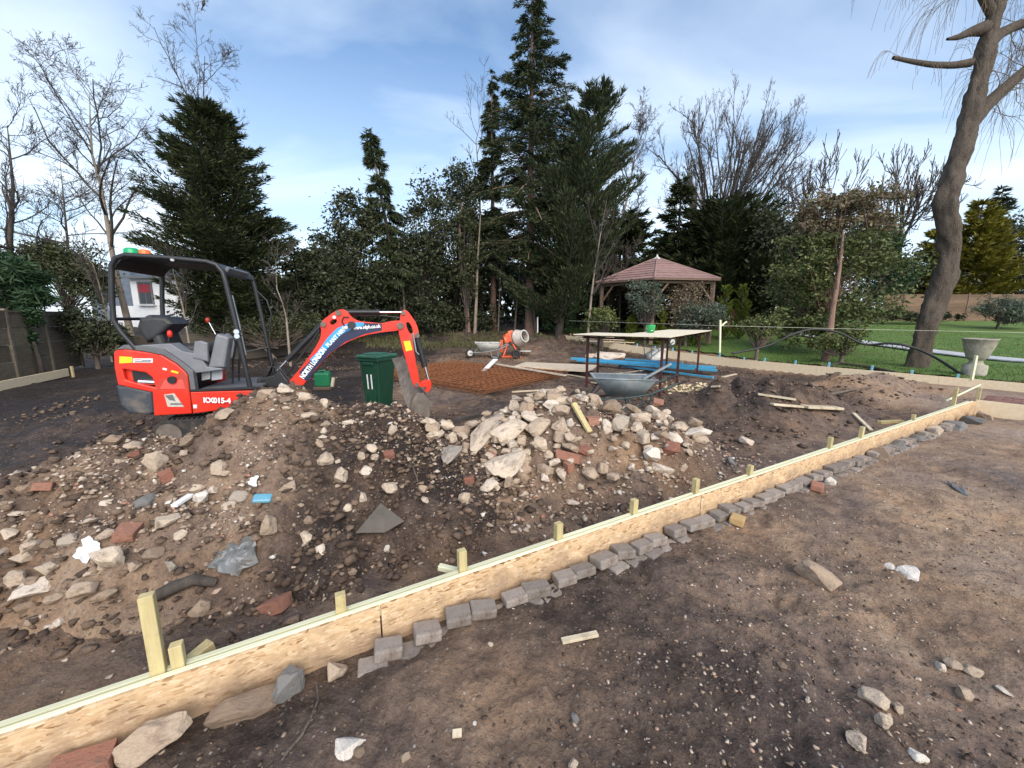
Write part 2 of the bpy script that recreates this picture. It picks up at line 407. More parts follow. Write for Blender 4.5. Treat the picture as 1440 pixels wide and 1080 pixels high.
MT['pale_osb'] = mk('pale_osb', (0.70, 0.61, 0.45), (0.78, 0.71, 0.56), 14, 0.75, 0.3, 80, dirt=(0.42, 0.33, 0.23), dirt_amt=0.2)
MT['stake'] = mk_wood('stake_wood', (0.40, 0.33, 0.16), (0.55, 0.47, 0.25), 2, dirt=(0.30, 0.22, 0.12))
MT['rail'] = mk_wood('rail_wood', (0.60, 0.60, 0.40), (0.74, 0.73, 0.52), 0)
MT['scrap'] = mk_wood('scrap_wood', (0.50, 0.42, 0.29), (0.66, 0.57, 0.42), 0, dirt=(0.26, 0.2, 0.14))
MT['old_wood'] = mk_wood('weathered_wood', (0.17, 0.145, 0.125), (0.31, 0.275, 0.24), 2, dirt=(0.12, 0.10, 0.08))
MT['fence_wood'] = mk_wood('fence_wood', (0.115, 0.094, 0.068), (0.21, 0.172, 0.128), 0, rand=.25, dirt=(0.085, 0.09, 0.05))
MT['dark_fence'] = mk_wood('dark_fence_wood', (0.05, 0.043, 0.034), (0.095, 0.08, 0.062), 0, rand=.2)
MT['lap_wood'] = mk_wood('lap_wood', (0.12, 0.078, 0.05), (0.21, 0.14, 0.095), 0, rand=.25)
MT['red'] = mk('red_paint', (0.62, 0.024, 0.010), (0.70, 0.034, 0.014), 5, 0.36, 0.04, 40, dirt=(0.30, 0.075, 0.045), dirt_amt=0.28)
MT['graphite'] = mk('grey_plastic', (0.10, 0.105, 0.115), (0.135, 0.14, 0.15), 9, 0.55, 0.1, 90)
MT['console'] = mk('console_plastic', (0.15, 0.16, 0.175), (0.19, 0.20, 0.22), 9, 0.5, 0.1, 90)
MT['darkgrey'] = mk('counterweight_paint', (0.035, 0.045, 0.06), (0.05, 0.058, 0.07), 6, 0.55, 0.08, 60, dirt=(0.15, 0.13, 0.11), dirt_amt=0.45)
MT['black'] = mk('black_paint', (0.012, 0.013, 0.015), (0.02, 0.021, 0.023), 8, 0.42, 0.03, 60)
MT['rubber'] = mk('rubber', (0.016, 0.016, 0.016), (0.03, 0.028, 0.026), 14, 0.8, 0.3, 80, dirt=MUD, dirt_amt=0.4)
MT['muddy_steel'] = mk('muddy_steel', (0.12, 0.105, 0.095), (0.24, 0.205, 0.175), 7, 0.6, 0.4, 50, metal=0.3, dirt=(0.16, 0.125, 0.098), dirt_amt=0.6)
MT['chrome'] = mk('chrome', (0.75, 0.76, 0.78), None, 5, 0.2, metal=1.0)
MT['white'] = mk('white_vinyl', (0.78, 0.78, 0.78), (0.70, 0.70, 0.70), 20, 0.5)
MT['text_white'] = mk('white_lettering', (0.85, 0.86, 0.88), None, 20, 0.5)
MT['sky_blue'] = mk('sky_blue_vinyl', (0.03, 0.30, 0.72), (0.05, 0.36, 0.78), 20, 0.45)
MT['navy'] = mk('navy_vinyl', (0.012, 0.018, 0.06), None, 20, 0.45)
MT['yellow'] = mk('yellow_sticker', (0.80, 0.55, 0.01), (0.85, 0.62, 0.02), 20, 0.5)
MT['orange_lens'] = mk('orange_lens', (0.75, 0.16, 0.03), None, 5, 0.25)
MT['green_lens'] = mk('green_lens', (0.01, 0.33, 0.13), None, 5, 0.25)
MT['bin_green'] = mk('bin_green', (0.008, 0.055, 0.028), (0.012, 0.07, 0.037), 6, 0.45, 0.05, 60, dirt=(0.06, 0.085, 0.06), dirt_amt=0.15)
MT['bin_lid'] = mk('bin_lid', (0.03, 0.115, 0.07), (0.045, 0.15, 0.095), 6, 0.5)
MT['can_green'] = mk('jerrycan_green', (0.012, 0.17, 0.075), (0.016, 0.21, 0.09), 6, 0.45, dirt=MUD, dirt_amt=0.1)
MT['bucket_green'] = mk('bucket_green', (0.02, 0.38, 0.11), None, 6, 0.45)
MT['galv'] = mk('galvanised', (0.20, 0.24, 0.255), (0.30, 0.34, 0.355), 6, 0.5, 0.1, 40, metal=0.35, dirt=(0.24, 0.225, 0.20), dirt_amt=0.35)
MT['galv_pale'] = mk('pale_galvanised', (0.48, 0.48, 0.45), (0.62, 0.62, 0.58), 6, 0.6, 0.1, 40, metal=0.15, dirt=(0.34, 0.30, 0.25), dirt_amt=0.35)
MT['frame_green'] = mk('barrow_frame', (0.03, 0.055, 0.06), (0.05, 0.075, 0.08), 6, 0.5, dirt=MUD, dirt_amt=0.2)
MT['mixer_orange'] = mk('mixer_orange', (0.70, 0.09, 0.025), (0.76, 0.13, 0.05), 6, 0.5, dirt=(0.5, 0.33, 0.26), dirt_amt=0.35)
MT['mixer_drum'] = mk('mixer_drum', (0.50, 0.46, 0.41), (0.62, 0.58, 0.53), 7, 0.8, 0.3, 40, dirt=(0.45, 0.22, 0.13), dirt_amt=0.4)
MT['rust'] = mk('rust', (0.20, 0.075, 0.03), (0.33, 0.13, 0.05), 12, 0.85, 0.3, 60)
MT['oxide'] = mk('red_oxide_steel', (0.05, 0.014, 0.014), (0.075, 0.02, 0.02), 8, 0.55)
MT['blue_board'] = mk('blue_board', (0.05, 0.30, 0.50), (0.08, 0.37, 0.58), 5, 0.5, rand=0.1)
MT['pallet_blue'] = mk('pallet_blue', (0.03, 0.14, 0.36), (0.05, 0.19, 0.42), 5, 0.7, dirt=(0.2, 0.18, 0.16), dirt_amt=0.2)
MT['ply'] = mk('plywood', (0.55, 0.45, 0.33), (0.66, 0.56, 0.43), 5, 0.7, 0.1, 40, dirt=(0.40, 0.31, 0.23), dirt_amt=0.3)
MT['roof_felt'] = mk('roof_shingle', (0.25, 0.150, 0.138), (0.31, 0.195, 0.182), 3, 0.85, 0.4, 60, rand=0.12, dirt=(0.22, 0.15, 0.10), dirt_amt=0.35)
MT['gazebo_wood'] = mk_wood('gazebo_wood', (0.13, 0.09, 0.065), (0.21, 0.15, 0.11), 2)
MT['house_white'] = mk('white_render', (0.68, 0.69, 0.70), (0.74, 0.75, 0.76), 3, 0.85, 0.1, 60)
MT['slate_roof'] = mk('slate_roof', (0.10, 0.13, 0.17), (0.14, 0.165, 0.20), 4, 0.6, 0.3, 40, rand=0.1)
MT['glass'] = mk('window_glass', (0.02, 0.025, 0.028), None, 4, 0.08)
MT['blind'] = mk('red_blind', (0.22, 0.02, 0.03), None, 4, 0.7)
MT['shed_brick'] = mk('shed_brick', (0.20, 0.075, 0.05), (0.27, 0.11, 0.08), 8, 0.85, 0.3, 50)
MT['path_slab'] = mk('path_slab', (0.36, 0.38, 0.40), (0.45, 0.47, 0.49), 5, 0.8, 0.2, 40, rand=0.08)
MT['planter'] = mk('planter_stone', (0.29, 0.27, 0.21), (0.38, 0.36, 0.30), 6, 0.9, 0.5, 40, dirt=(0.17, 0.17, 0.11), dirt_amt=0.4)
MT['hose'] = mk('black_hose', (0.02, 0.02, 0.02), None, 4, 0.55)
MT['string'] = mk('string', (0.60, 0.62, 0.50), None, 4, 0.8)
MT['peg_blue'] = mk('peg_blue', (0.16, 0.42, 0.52), (0.22, 0.5, 0.6), 6, 0.6)
MT['redblock'] = mk('red_block_paving', (0.20, 0.095, 0.075), (0.27, 0.14, 0.11), 8, 0.85, 0.4, 60, rand=0.2, dirt=MUD, dirt_amt=0.4)
MT['pinkblock'] = mk('pink_block', (0.48, 0.37, 0.34), (0.55, 0.44, 0.4), 8, 0.85, 0.3, 60)
MT['slate'] = mk('slate', (0.075, 0.066, 0.056), (0.12, 0.105, 0.09), 6, 0.85, 0.4, 60, dirt=MUD, dirt_amt=0.25)
MT['polythene'] = mk('polythene', (0.12, 0.125, 0.125), (0.24, 0.25, 0.25), 5, 0.35, 0.5, 14, dirt=MUD, dirt_amt=0.3)
MT['paper'] = mk('paper_scrap', (0.66, 0.70, 0.74), (0.74, 0.77, 0.8), 6, 0.7)
MT['blue_plastic'] = mk('blue_plastic', (0.10, 0.30, 0.42), (0.16, 0.36, 0.46), 8, 0.35)
MT['bark_pale'] = mk('pale_bark', (0.20, 0.16, 0.12), (0.31, 0.255, 0.20), 4, 0.9, 0.8, 12, stretch=(3, 3, .8), bdist=0.04)
MT['bark'] = mk('bark', (0.11, 0.085, 0.07), (0.19, 0.15, 0.12), 5, 0.9, 0.9, 14, stretch=(3, 3, .8), bdist=0.04)
MT['bark_red'] = mk('red_bark', (0.20, 0.12, 0.09), (0.30, 0.19, 0.14), 5, 0.9, 0.8, 14, stretch=(3, 3, .8), bdist=0.03)
MT['bark_dark'] = mk('dark_bark', (0.045, 0.038, 0.032), (0.085, 0.07, 0.058), 5, 0.9, 0.6, 14, stretch=(3, 3, .8), bdist=0.03)
MT['twig'] = mk('twig_bark', (0.045, 0.037, 0.031), (0.08, 0.066, 0.054), 2, 0.9)
MT['willow_bark'] = mk('willow_bark', (0.10, 0.076, 0.057), (0.19, 0.148, 0.115), 3.2, 0.92, 1.0, 13, stretch=(4, 4, 1), bdist=0.12, dirt=(0.085, 0.08, 0.05), dirt_amt=0.4)
MT['willow_twig'] = mk('willow_twig', (0.13, 0.098, 0.06), (0.21, 0.162, 0.10), 2, 0.85)
LF = {}
LF['cypress'] = mk_leaf('cypress_leaf', [(0, (0.0156, 0.0234, 0.0117)), (0.6, (0.0338, 0.0468, 0.0195)), (1, (0.0754, 0.0858, 0.0312))], 0.6, 0.15)
LF['spruce'] = mk_leaf('spruce_leaf', [(0, (0.0175, 0.0263, 0.0150)), (0.6, (0.0450, 0.0625, 0.0300)), (1, (0.1000, 0.1187, 0.0500))], 0.6, 0.15)
LF['olive'] = mk_leaf('olive_leaf', [(0, (0.030, 0.038, 0.016)), (0.6, (0.055, 0.066, 0.028)), (1, (0.09, 0.098, 0.042))])
LF['holly'] = mk_leaf('holly_leaf', [(0, (0.0192, 0.0264, 0.0144)), (0.6, (0.0480, 0.0576, 0.0300)), (1, (0.1020, 0.1104, 0.0552))], 0.55, 0.2)
LF['bush'] = mk_leaf('bush_leaf', [(0, (0.040, 0.058, 0.022)), (0.5, (0.10, 0.125, 0.040)), (1, (0.19, 0.215, 0.08))], 0.5, 0.25)
LF['dry'] = mk_leaf('dry_leaf', [(0, (0.13, 0.095, 0.06)), (0.6, (0.21, 0.16, 0.10)), (1, (0.28, 0.22, 0.15))])
LF['gold'] = mk_leaf('gold_leaf', [(0, (0.11, 0.105, 0.015)), (0.6, (0.19, 0.17, 0.022)), (1, (0.28, 0.24, 0.035))])
LF['lime'] = mk_leaf('lime_leaf', [(0, (0.09, 0.125, 0.016)), (0.6, (0.15, 0.19, 0.025)), (1, (0.22, 0.25, 0.04))])
LF['grey'] = mk_leaf('grey_leaf', [(0, (0.06, 0.078, 0.055)), (0.6, (0.10, 0.125, 0.09)), (1, (0.16, 0.185, 0.14))])
LF['ivy'] = mk_leaf('ivy_leaf', [(0, (0.015, 0.036, 0.016)), (0.6, (0.03, 0.065, 0.026)), (1, (0.05, 0.095, 0.04))])
LF['grass'] = mk_leaf('grass_blade', [(0, (0.05, 0.105, 0.014)), (0.6, (0.08, 0.155, 0.022)), (1, (0.13, 0.20, 0.04))])
LF['rough'] = mk_leaf('rough_grass_blade', [(0, (0.06, 0.065, 0.025)), (0.6, (0.10, 0.10, 0.045)), (1, (0.17, 0.15, 0.08))])

# ------------------------------------------------------------------ object and mesh helpers
COL = scene.collection
def tag(o, label, cat, group=None):
    o['label'] = label; o['category'] = cat
    if group: o['group'] = group
    return o
def empty(name, loc=(0, 0, 0), rz=0.0):
    o = bpy.data.objects.new(name, None); COL.objects.link(o)
    o.location = loc; o.rotation_euler = (0, 0, rz); o.empty_display_size = 0.2
    return o
def link(name, me, mat=None, parent=None, loc=None, rot=None):
    o = bpy.data.objects.new(name, me); COL.objects.link(o)
    if mat is not None and len(me.materials) == 0: me.materials.append(mat)
    if parent: o.parent = parent
    if loc is not None: o.location = loc
    if rot is not None: o.rotation_euler = rot
    return o
def np_mesh(name, V, Fc, smooth=False):
    V = np.ascontiguousarray(V, dtype=np.float32).reshape(-1, 3); Fc = np.ascontiguousarray(Fc, dtype=np.int32)
    q = Fc.shape[1]; m = len(Fc)
    me = bpy.data.meshes.new(name)
    me.vertices.add(len(V)); me.vertices.foreach_set('co', V.ravel())
    me.loops.add(m * q); me.loops.foreach_set('vertex_index', Fc.ravel())
    me.polygons.add(m); me.polygons.foreach_set('loop_start', np.arange(0, m * q, q, dtype=np.int32))
    if smooth: me.polygons.foreach_set('use_smooth', np.ones(m, dtype=bool))
    me.update(calc_edges=True); me.validate()
    return me
class MB:
    """collects shapes, then builds ONE mesh object"""
    def __init__(s): s.v = []; s.f = []; s.sm = []
    def add(s, vs, fs, smooth=False):
        o = len(s.v); s.v += [tuple(p) for p in vs]; s.f += [tuple(i + o for i in f) for f in fs]; s.sm += [smooth] * len(fs); return s
    def bm(s, bm, M=None, smooth=False):
        if M is not None: bmesh.ops.transform(bm, matrix=M, verts=bm.verts)
        bm.verts.index_update()
        s.add([v.co[:] for v in bm.verts], [[v.index for v in f.verts] for f in bm.faces], smooth); bm.free(); return s
    def box(s, c, size, rot=(0, 0, 0), bev=0.0, M=None, seg=1):
        b = bmesh.new(); bmesh.ops.create_cube(b, size=1)
        bmesh.ops.scale(b, vec=size, verts=b.verts)
        if bev: bmesh.ops.bevel(b, geom=b.edges[:], offset=bev, segments=seg, affect='EDGES', profile=0.5)
        from mathutils import Euler
        T = Matrix.Translation(c) @ Euler(rot).to_matrix().to_4x4()
        return s.bm(b, (M @ T) if M is not None else T)
    def cyl(s, p, q, r, r2=None, n=12, cap=True, smooth=True):
        p = Vector(p); q = Vector(q); d = q - p; r2 = r if r2 is None else r2
        z = d.normalized(); x = z.orthogonal().normalized(); y = z.cross(x)
        vs = []; fs = []
        for k, (c, rr) in enumerate(((p, r), (q, r2))):
            for i in range(n):
                a = 2 * math.pi * i / n; vs.append(c + (x * math.cos(a) + y * math.sin(a)) * rr)
        for i in range(n): fs.append((i, (i + 1) % n, n + (i + 1) % n, n + i))
        s.add(vs, fs, smooth)
        if cap: s.add(vs, [tuple(range(n - 1, -1, -1)), tuple(range(n, 2 * n))])
        return s
    def tube(s, pts, r, n=8, cap=True):
        pts = [Vector(p) for p in pts]; k = len(pts); rr = r if isinstance(r, (list, tuple)) else [r] * k
        vs = []; fs = []; ref = None
        for i in range(k):
            t = (pts[min(i + 1, k - 1)] - pts[max(i - 1, 0)]).normalized()
            x = t.orthogonal().normalized() if ref is None else (ref - t * ref.dot(t)).normalized()
            ref = x; y = t.cross(x)
            for j in range(n):
                a = 2 * math.pi * j / n; vs.append(pts[i] + (x * math.cos(a) + y * math.sin(a)) * rr[i])
        for i in range(k - 1):
            for j in range(n): fs.append((i * n + j, i * n + (j + 1) % n, (i + 1) * n + (j + 1) % n, (i + 1) * n + j))
        s.add(vs, fs, True)
        if cap: s.add(vs, [tuple(range(n - 1, -1, -1)), tuple(range((k - 1) * n, k * n))])
        return s
    def lathe(s, prof, n=20, M=None, smooth=True):
        vs = []; fs = []
        for (r, z) in prof:
            for i in range(n):
                a = 2 * math.pi * i / n; p = Vector((r * math.cos(a), r * math.sin(a), z)); vs.append(M @ p if M is not None else p)
        for k in range(len(prof) - 1):
            for i in range(n): fs.append((k * n + i, k * n + (i + 1) % n, (k + 1) * n + (i + 1) % n, (k + 1) * n + i))
        return s.add(vs, fs, smooth)
    def prism(s, outline, y0, y1, bev=0.0, seg=2):
        """outline in the x-z plane, extruded along y"""
        b = bmesh.new()
        f = b.faces.new([b.verts.new((x, y0, z)) for x, z in outline])
        r = bmesh.ops.extrude_face_region(b, geom=[f])
        bmesh.ops.translate(b, vec=(0, y1 - y0, 0), verts=[g for g in r['geom'] if isinstance(g, bmesh.types.BMVert)])
        bmesh.ops.recalc_face_normals(b, faces=b.faces[:])
        if bev:
            ed = [e for e in b.edges if abs(e.verts[0].co.y - e.verts[1].co.y) < 1e-6]
            bmesh.ops.bevel(b, geom=ed, offset=bev, segments=seg, affect='EDGES', profile=0.5, clamp_overlap=True)
        return s.bm(b)
    def plate(s, outline, holes, y0, y1):
        """like prism, with holes"""
        loops = [[Vector((x, 0, z)) for x, z in l] for l in [outline] + holes]
        tri = geometry.tessellate_polygon(loops)
        flat = [p for l in loops for p in l]; n = len(flat)
        vs = [(p.x, y0, p.z) for p in flat] + [(p.x, y1, p.z) for p in flat]
        fs = [tuple(t) for t in tri] + [tuple(i + n for i in reversed(t)) for t in tri]
        o = 0
        for l in loops:
            m = len(l)
            for i in range(m): fs.append((o + i, o + (i + 1) % m, n + o + (i + 1) % m, n + o + i))
            o += m
        return s.add(vs, fs)
    def mesh(s, name):
        me = bpy.data.meshes.new(name); me.from_pydata(s.v, [], s.f); me.update()
        me.polygons.foreach_set('use_smooth', s.sm)
        b = bmesh.new(); b.from_mesh(me); bmesh.ops.recalc_face_normals(b, faces=b.faces[:]); b.to_mesh(me); b.free()
        return me
    def build(s, name, mat, parent=None, loc=None, rot=None):
        return link(name, s.mesh(name), mat, parent, loc, rot)
def text_obj(s, size, mat, parent, M, name='lettering', align='LEFT', bold=0.0, sx=1.0):
    cu = bpy.data.curves.new('t', 'FONT'); cu.body = s; cu.size = size; cu.align_x = align; cu.extrude = 0.0006; cu.offset = bold
    o = bpy.data.objects.new('t', cu); COL.objects.link(o)
    dg = bpy.context.evaluated_depsgraph_get()
    me = bpy.data.meshes.new_from_object(o.evaluated_get(dg)); bpy.data.objects.remove(o); me.name = name
    me.materials.clear()
    t = link(name, me, mat, parent)
    t.matrix_local = M @ Matrix.Diagonal((sx, 1, 1, 1))
    return t
MT['seat'] = mk('seat_vinyl', (0.022, 0.023, 0.026), (0.035, 0.036, 0.04), 9, 0.5, 0.1, 60)
ORD = ['first', 'second', 'third', 'fourth', 'fifth', 'sixth', 'seventh', 'eighth', 'ninth', 'tenth', 'eleventh', 'twelfth', 'thirteenth', 'fourteenth', 'fifteenth', 'sixteenth', 'seventeenth', 'eighteenth', 'nineteenth', 'twentieth']
_T = ['first', 'second', 'third', 'fourth', 'fifth', 'sixth', 'seventh', 'eighth', 'ninth']
ORD += ['twenty ' + w for w in _T] + ['thirtieth'] + ['thirty ' + w for w in _T] + ['fortieth'] + ['forty ' + w for w in _T] + ['fiftieth'] + ['fifty ' + w for w in _T]

# ================================================================== GROUND
def axis(lo, hi, a, b, step, grow):
    xs = list(np.arange(a, b, step))
    x = a; st = step; left = []
    while x > lo:
        st = step + grow * (a - x); x -= st; left.append(x)
    x = xs[-1]; right = []
    while x < hi:
        st = step + grow * (x - xs[-1]) if not right else step + grow * (right[-1] - xs[-1])
        x += st; right.append(x)
    return np.array(left[::-1] + xs + right)
def soil_kind(X, Y):
    """0 wet dark earth .. 1 dry sandy earth"""
    ins = base_height(X, Y)[1]
    k = 0.36 + 0.55 * fbm(X * 0.8, Y * 0.8, 5, 207) + 0.62 * sst(0.3, 2.2, X) + 0.12 * np.exp(-(((X - 1.7) / 0.7) ** 2 + ((Y - 1.7) / 0.4) ** 2))
    k = k - 0.22 * np.exp(-(((X - 2.4) / 0.8) ** 2 + ((Y - 3.4) / 0.5) ** 2))
    ki = 0.55 + 0.5 * fbm(X * 0.4, Y * 0.4, 4, 211) - 0.85 * sst(-2.5, -4.2, X) * sst(2.6, 3.6, Y) - 0.12 * sst(4, 8, Y) + 0.2 * sst(1.6, 0.3, sd_front(X, Y))
    ki = ki - 0.3 * np.exp(-(((X - 4.7) / 1.4) ** 2 + ((Y - 7.0) / 1.0) ** 2)) - 0.3 * sst(16, 20, Y) - 0.3 * sst(-3.5, -1.0, sd_back(X, Y))
    return k * (1 - ins) + ki * ins
def grid_obj(name, xs, ys, zf, keep=None, mat=None, attr=None):
    X, Y = np.meshgrid(xs, ys); Z = zf(X, Y)
    nx = len(xs); idx = np.arange(X.size).reshape(X.shape)
    Fc = np.stack([idx[:-1, :-1], idx[:-1, 1:], idx[1:, 1:], idx[1:, :-1]], -1).reshape(-1, 4)
    if keep is not None:
        kv = keep(X, Y).ravel(); Fc = Fc[kv[Fc].all(1)]
    V = np.stack([X.ravel(), Y.ravel(), Z.ravel()], 1)
    A = attr(X, Y).ravel() if attr is not None else None
    used = np.unique(Fc); rm = np.full(len(V), -1); rm[used] = np.arange(len(used))
    me = np_mesh(name, V[used], rm[Fc], True)
    if A is not None:
        at = me.attributes.new('soil', 'FLOAT', 'POINT'); at.data.foreach_set('value', A[used].astype(np.float32))
    return link(name, me, mat)
gx = axis(-150, 150, -2.6, 3.8, 0.024, 0.028); gy = axis(-4, 220, 0.5, 4.2, 0.024, 0.024)
ground = grid_obj('ground', gx, gy, ground_height, None, MT['soil'], soil_kind)
ground['kind'] = 'structure'

def soil_a(X, Y):
    return 0.72 + 0.75 * fbm(X * 1.6, Y * 1.2, 4, 221) - 0.75 * sst(-1.95, -1.45, X + 0.35 * vnoise(X * 2, Y * 2, 5)) - 0.25 * sst(-3.2, -3.9, X)
def soil_b(X, Y): return 0.52 + 0.6 * fbm(X * 1.5, Y * 1.5, 4, 231)
ha = grid_obj('soil_heap', np.arange(-6.2, 0.5, 0.022), np.arange(1.2, 5.6, 0.022), lambda X, Y: heap_z(heap_a, X, Y), lambda X, Y: (heap_a(X, Y) > -0.12) & (heap_z(heap_a, X, Y) > ground_height(X, Y) - 0.12) & (sd_front(X, Y) > 0.1), MT['soil'], soil_a)
tag(ha, 'large heap of brown soil full of stones in front of the mini excavator', 'soil heap')
hb = grid_obj('rubble_heap', np.arange(-1.4, 3.0, 0.022), np.arange(2.9, 6.2, 0.022), lambda X, Y: heap_z(heap_b, X, Y), lambda X, Y: (heap_b(X, Y) > -0.12) & (heap_z(heap_b, X, Y) > ground_height(X, Y) - 0.12), MT['soil'], soil_b)
tag(hb, 'soil core of the broken concrete pile in front of the grey wheelbarrow', 'rubble heap')

# lawn behind the back board, and the paving path across it
def lawn_z(X, Y): return base_height(X, Y)[0] + 0.05 + 0.03 * fbm(X * .7, Y * .7, 2, 301)
def lawn_keep(X, Y): return (sd_back(X, Y) > 1.5) & (Y > 5.5)
MT['lawn'] = mk('lawn_turf', (0.075, 0.150, 0.022), (0.11, 0.195, 0.034), 0.9, 0.9, 0.8, 60, dirt=(0.105, 0.125, 0.035), dirt_amt=0.5, bdist=0.03)
lawn = grid_obj('lawn', np.arange(3, 70, 0.4), np.arange(5, 60, 0.4), lawn_z, lawn_keep, MT['lawn'])
lawn['kind'] = 'structure'

pp0 = Vector((17.9, 13.3, 0)); pp1 = Vector((14.6, 25.5, 0)); pd = (pp1 - pp0).normalized(); pn = Vector((pd.y, -pd.x, 0))
path = empty('path', pp0); path['kind'] = 'structure'
slab_me = MB().box((0, 0, 0), (1.15, 0.585, 0.05), bev=0.008).mesh('paving_slab'); slab_me.materials.append(MT['path_slab'])
for i in range(-9, 27):
    p = pp0 + pd * (i * 0.6) ; 
    for j in (0,):
        q = p + pn * (j * 0.91)
        o = link('paving_slab', slab_me, None, path)
        o.location = (q.x - pp0.x, q.y - pp0.y, float(lawn_z(np.array([q.x]), np.array([q.y]))[0]) + 0.05)
        q2 = q + pd * .6; sl_ = float(lawn_z(np.array([q2.x]), np.array([q2.y]))[0] - lawn_z(np.array([q.x]), np.array([q.y]))[0]) / .6
        o.rotation_euler = (math.atan(sl_) + random.uniform(-.006, .006), random.uniform(-.006, .006), math.atan2(pd.y, pd.x) - math.pi / 2 + random.uniform(-.006, .006))

# ================================================================== VEGETATION
def leafquads(pos, d, ln, wd, rng, roll=None):
    """one small pointed blade for each position: (N,3) positions, directions, lengths and widths"""
    N = len(pos)
    d = d / np.maximum(np.linalg.norm(d, axis=1, keepdims=True), 1e-6)
    r = rng.normal(size=(N, 3)); sd = np.cross(d, r); sd /= np.maximum(np.linalg.norm(sd, axis=1, keepdims=True), 1e-6)
    ln = np.broadcast_to(np.asarray(ln, float), (N,))[:, None]; wd = np.broadcast_to(np.asarray(wd, float), (N,))[:, None]
    V = np.stack([pos, pos + d * ln * .45 + sd * wd * .5, pos + d * ln, pos + d * ln * .45 - sd * wd * .5], 1)
    Fc = np.arange(N * 4).reshape(N, 4)
    return V.reshape(-1, 3), Fc
def leaves_obj(name, parts, mat, parent):
    Vs, Fs, o = [], [], 0
    for V, Fc in parts:
        Vs.append(V); Fs.append(Fc + o); o += len(V)
    return link(name, np_mesh(name, np.concatenate(Vs), np.concatenate(Fs)), mat, parent)
def tubes_np(groups, sides):
    """groups: list of (P (N,k,3), R (N,k)) -> verts, quads"""
    Vs, Fs, o = [], [], 0
    for (P, Rr), n in zip(groups, sides):
        N, k, _ = P.shape
        T = np.empty_like(P); T[:, 1:-1] = P[:, 2:] - P[:, :-2]; T[:, 0] = P[:, 1] - P[:, 0]; T[:, -1] = P[:, -1] - P[:, -2]
        T /= np.maximum(np.linalg.norm(T, axis=2, keepdims=True), 1e-9)
        ref = np.where(np.abs(T[:, :1, 2:3]) > 0.8, np.array([1.0, 0, 0]), np.array([0, 0, 1.0])); ref = np.broadcast_to(ref, T.shape)
        S = np.cross(T, ref); S /= np.maximum(np.linalg.norm(S, axis=2, keepdims=True), 1e-9); U = np.cross(S, T)
        a = np.arange(n) * 2 * math.pi / n
        ring = S[:, :, None, :] * np.cos(a)[None, None, :, None] + U[:, :, None, :] * np.sin(a)[None, None, :, None]
        V = P[:, :, None, :] + ring * Rr[:, :, None, None]
        idx = np.arange(N * k * n).reshape(N, k, n)
        A = idx[:, :-1, :]; B = idx[:, 1:, :]
        Q = np.stack([A, np.roll(A, -1, 2), np.roll(B, -1, 2), B], -1).reshape(-1, 4)
        Vs.append(V.reshape(-1, 3)); Fs.append(Q + o); o += N * k * n
    return np.concatenate(Vs), np.concatenate(Fs)
def resample(pts, k):
    pts = np.array(pts, float); s = np.r_[0, np.cumsum(np.linalg.norm(np.diff(pts, axis=0), axis=1))]; t = np.linspace(0, s[-1], k)
    return np.stack([np.interp(t, s, pts[:, i]) for i in range(3)], 1)
def grow(P, Rr, lv, rng):
    """children of every branch: P (N,k,3), Rr (N,k)"""
    N, k, _ = P.shape; m = lv['n']; kk = lv.get('k', 5)
    L = np.linalg.norm(np.diff(P, axis=1), axis=2).sum(1)
    t = rng.uniform(lv.get('t0', .3), lv.get('t1', 1.0), size=(N, m)) if not lv.get('even') else np.clip(np.linspace(lv.get('t0', .3), lv.get('t1', 1.0), m)[None] + rng.uniform(-.04, .04, (N, m)), 0, 1)
    f = t * (k - 1); i = np.minimum(f.astype(int), k - 2); fr = (f - i)[..., None]
    n_i = np.arange(N)[:, None]
    p = P[n_i, i] * (1 - fr) + P[n_i, i + 1] * fr
    tan = P[n_i, i + 1] - P[n_i, i]; tan /= np.maximum(np.linalg.norm(tan, axis=2, keepdims=True), 1e-9)
    rad = (Rr[n_i, i] * (1 - fr[..., 0]) + Rr[n_i, i + 1] * fr[..., 0])
    r = rng.normal(size=(N, m, 3)); side = np.cross(tan, r); side /= np.maximum(np.linalg.norm(side, axis=2, keepdims=True), 1e-9)
    ang = np.radians(lv['ang']) * rng.uniform(.65, 1.3, (N, m, 1))
    d = tan * np.cos(ang) + side * np.sin(ang)
    ln = L[:, None] * lv['ratio'] * rng.uniform(lv.get('lo', .55), lv.get('hi', 1.25), (N, m)) * (1 - lv.get('taper', .35) * t)
    if 'lmax' in lv: ln = np.minimum(ln, lv['lmax'])
    r0 = np.minimum(rad * .8, np.maximum(ln * lv.get('rl', .014), lv.get('rmin', .008)))
    M = N * m
    p = p.reshape(M, 3); d = d.reshape(M, 3); ln = ln.reshape(M); r0 = r0.reshape(M)
    Q = np.empty((M, kk, 3)); Q[:, 0] = p
    trop = np.array(lv.get('trop', (0, 0, .12)))
    for j in range(1, kk):
        d = d + rng.normal(size=(M, 3)) * lv.get('wander', .16) + trop
        d /= np.linalg.norm(d, axis=1, keepdims=True)
        Q[:, j] = Q[:, j - 1] + d * (ln / (kk - 1))[:, None]
    tip = lv.get('tip', .35)
    Rq = r0[:, None] * np.linspace(1, tip, kk)[None]
    return Q, np.maximum(Rq, lv.get('rmin', .008) * .8)
def base_at(u, Y, v=446):
    x = at_y(u, v, Y).x
    return Vector((x, Y, bz(x, Y) - 0.1))
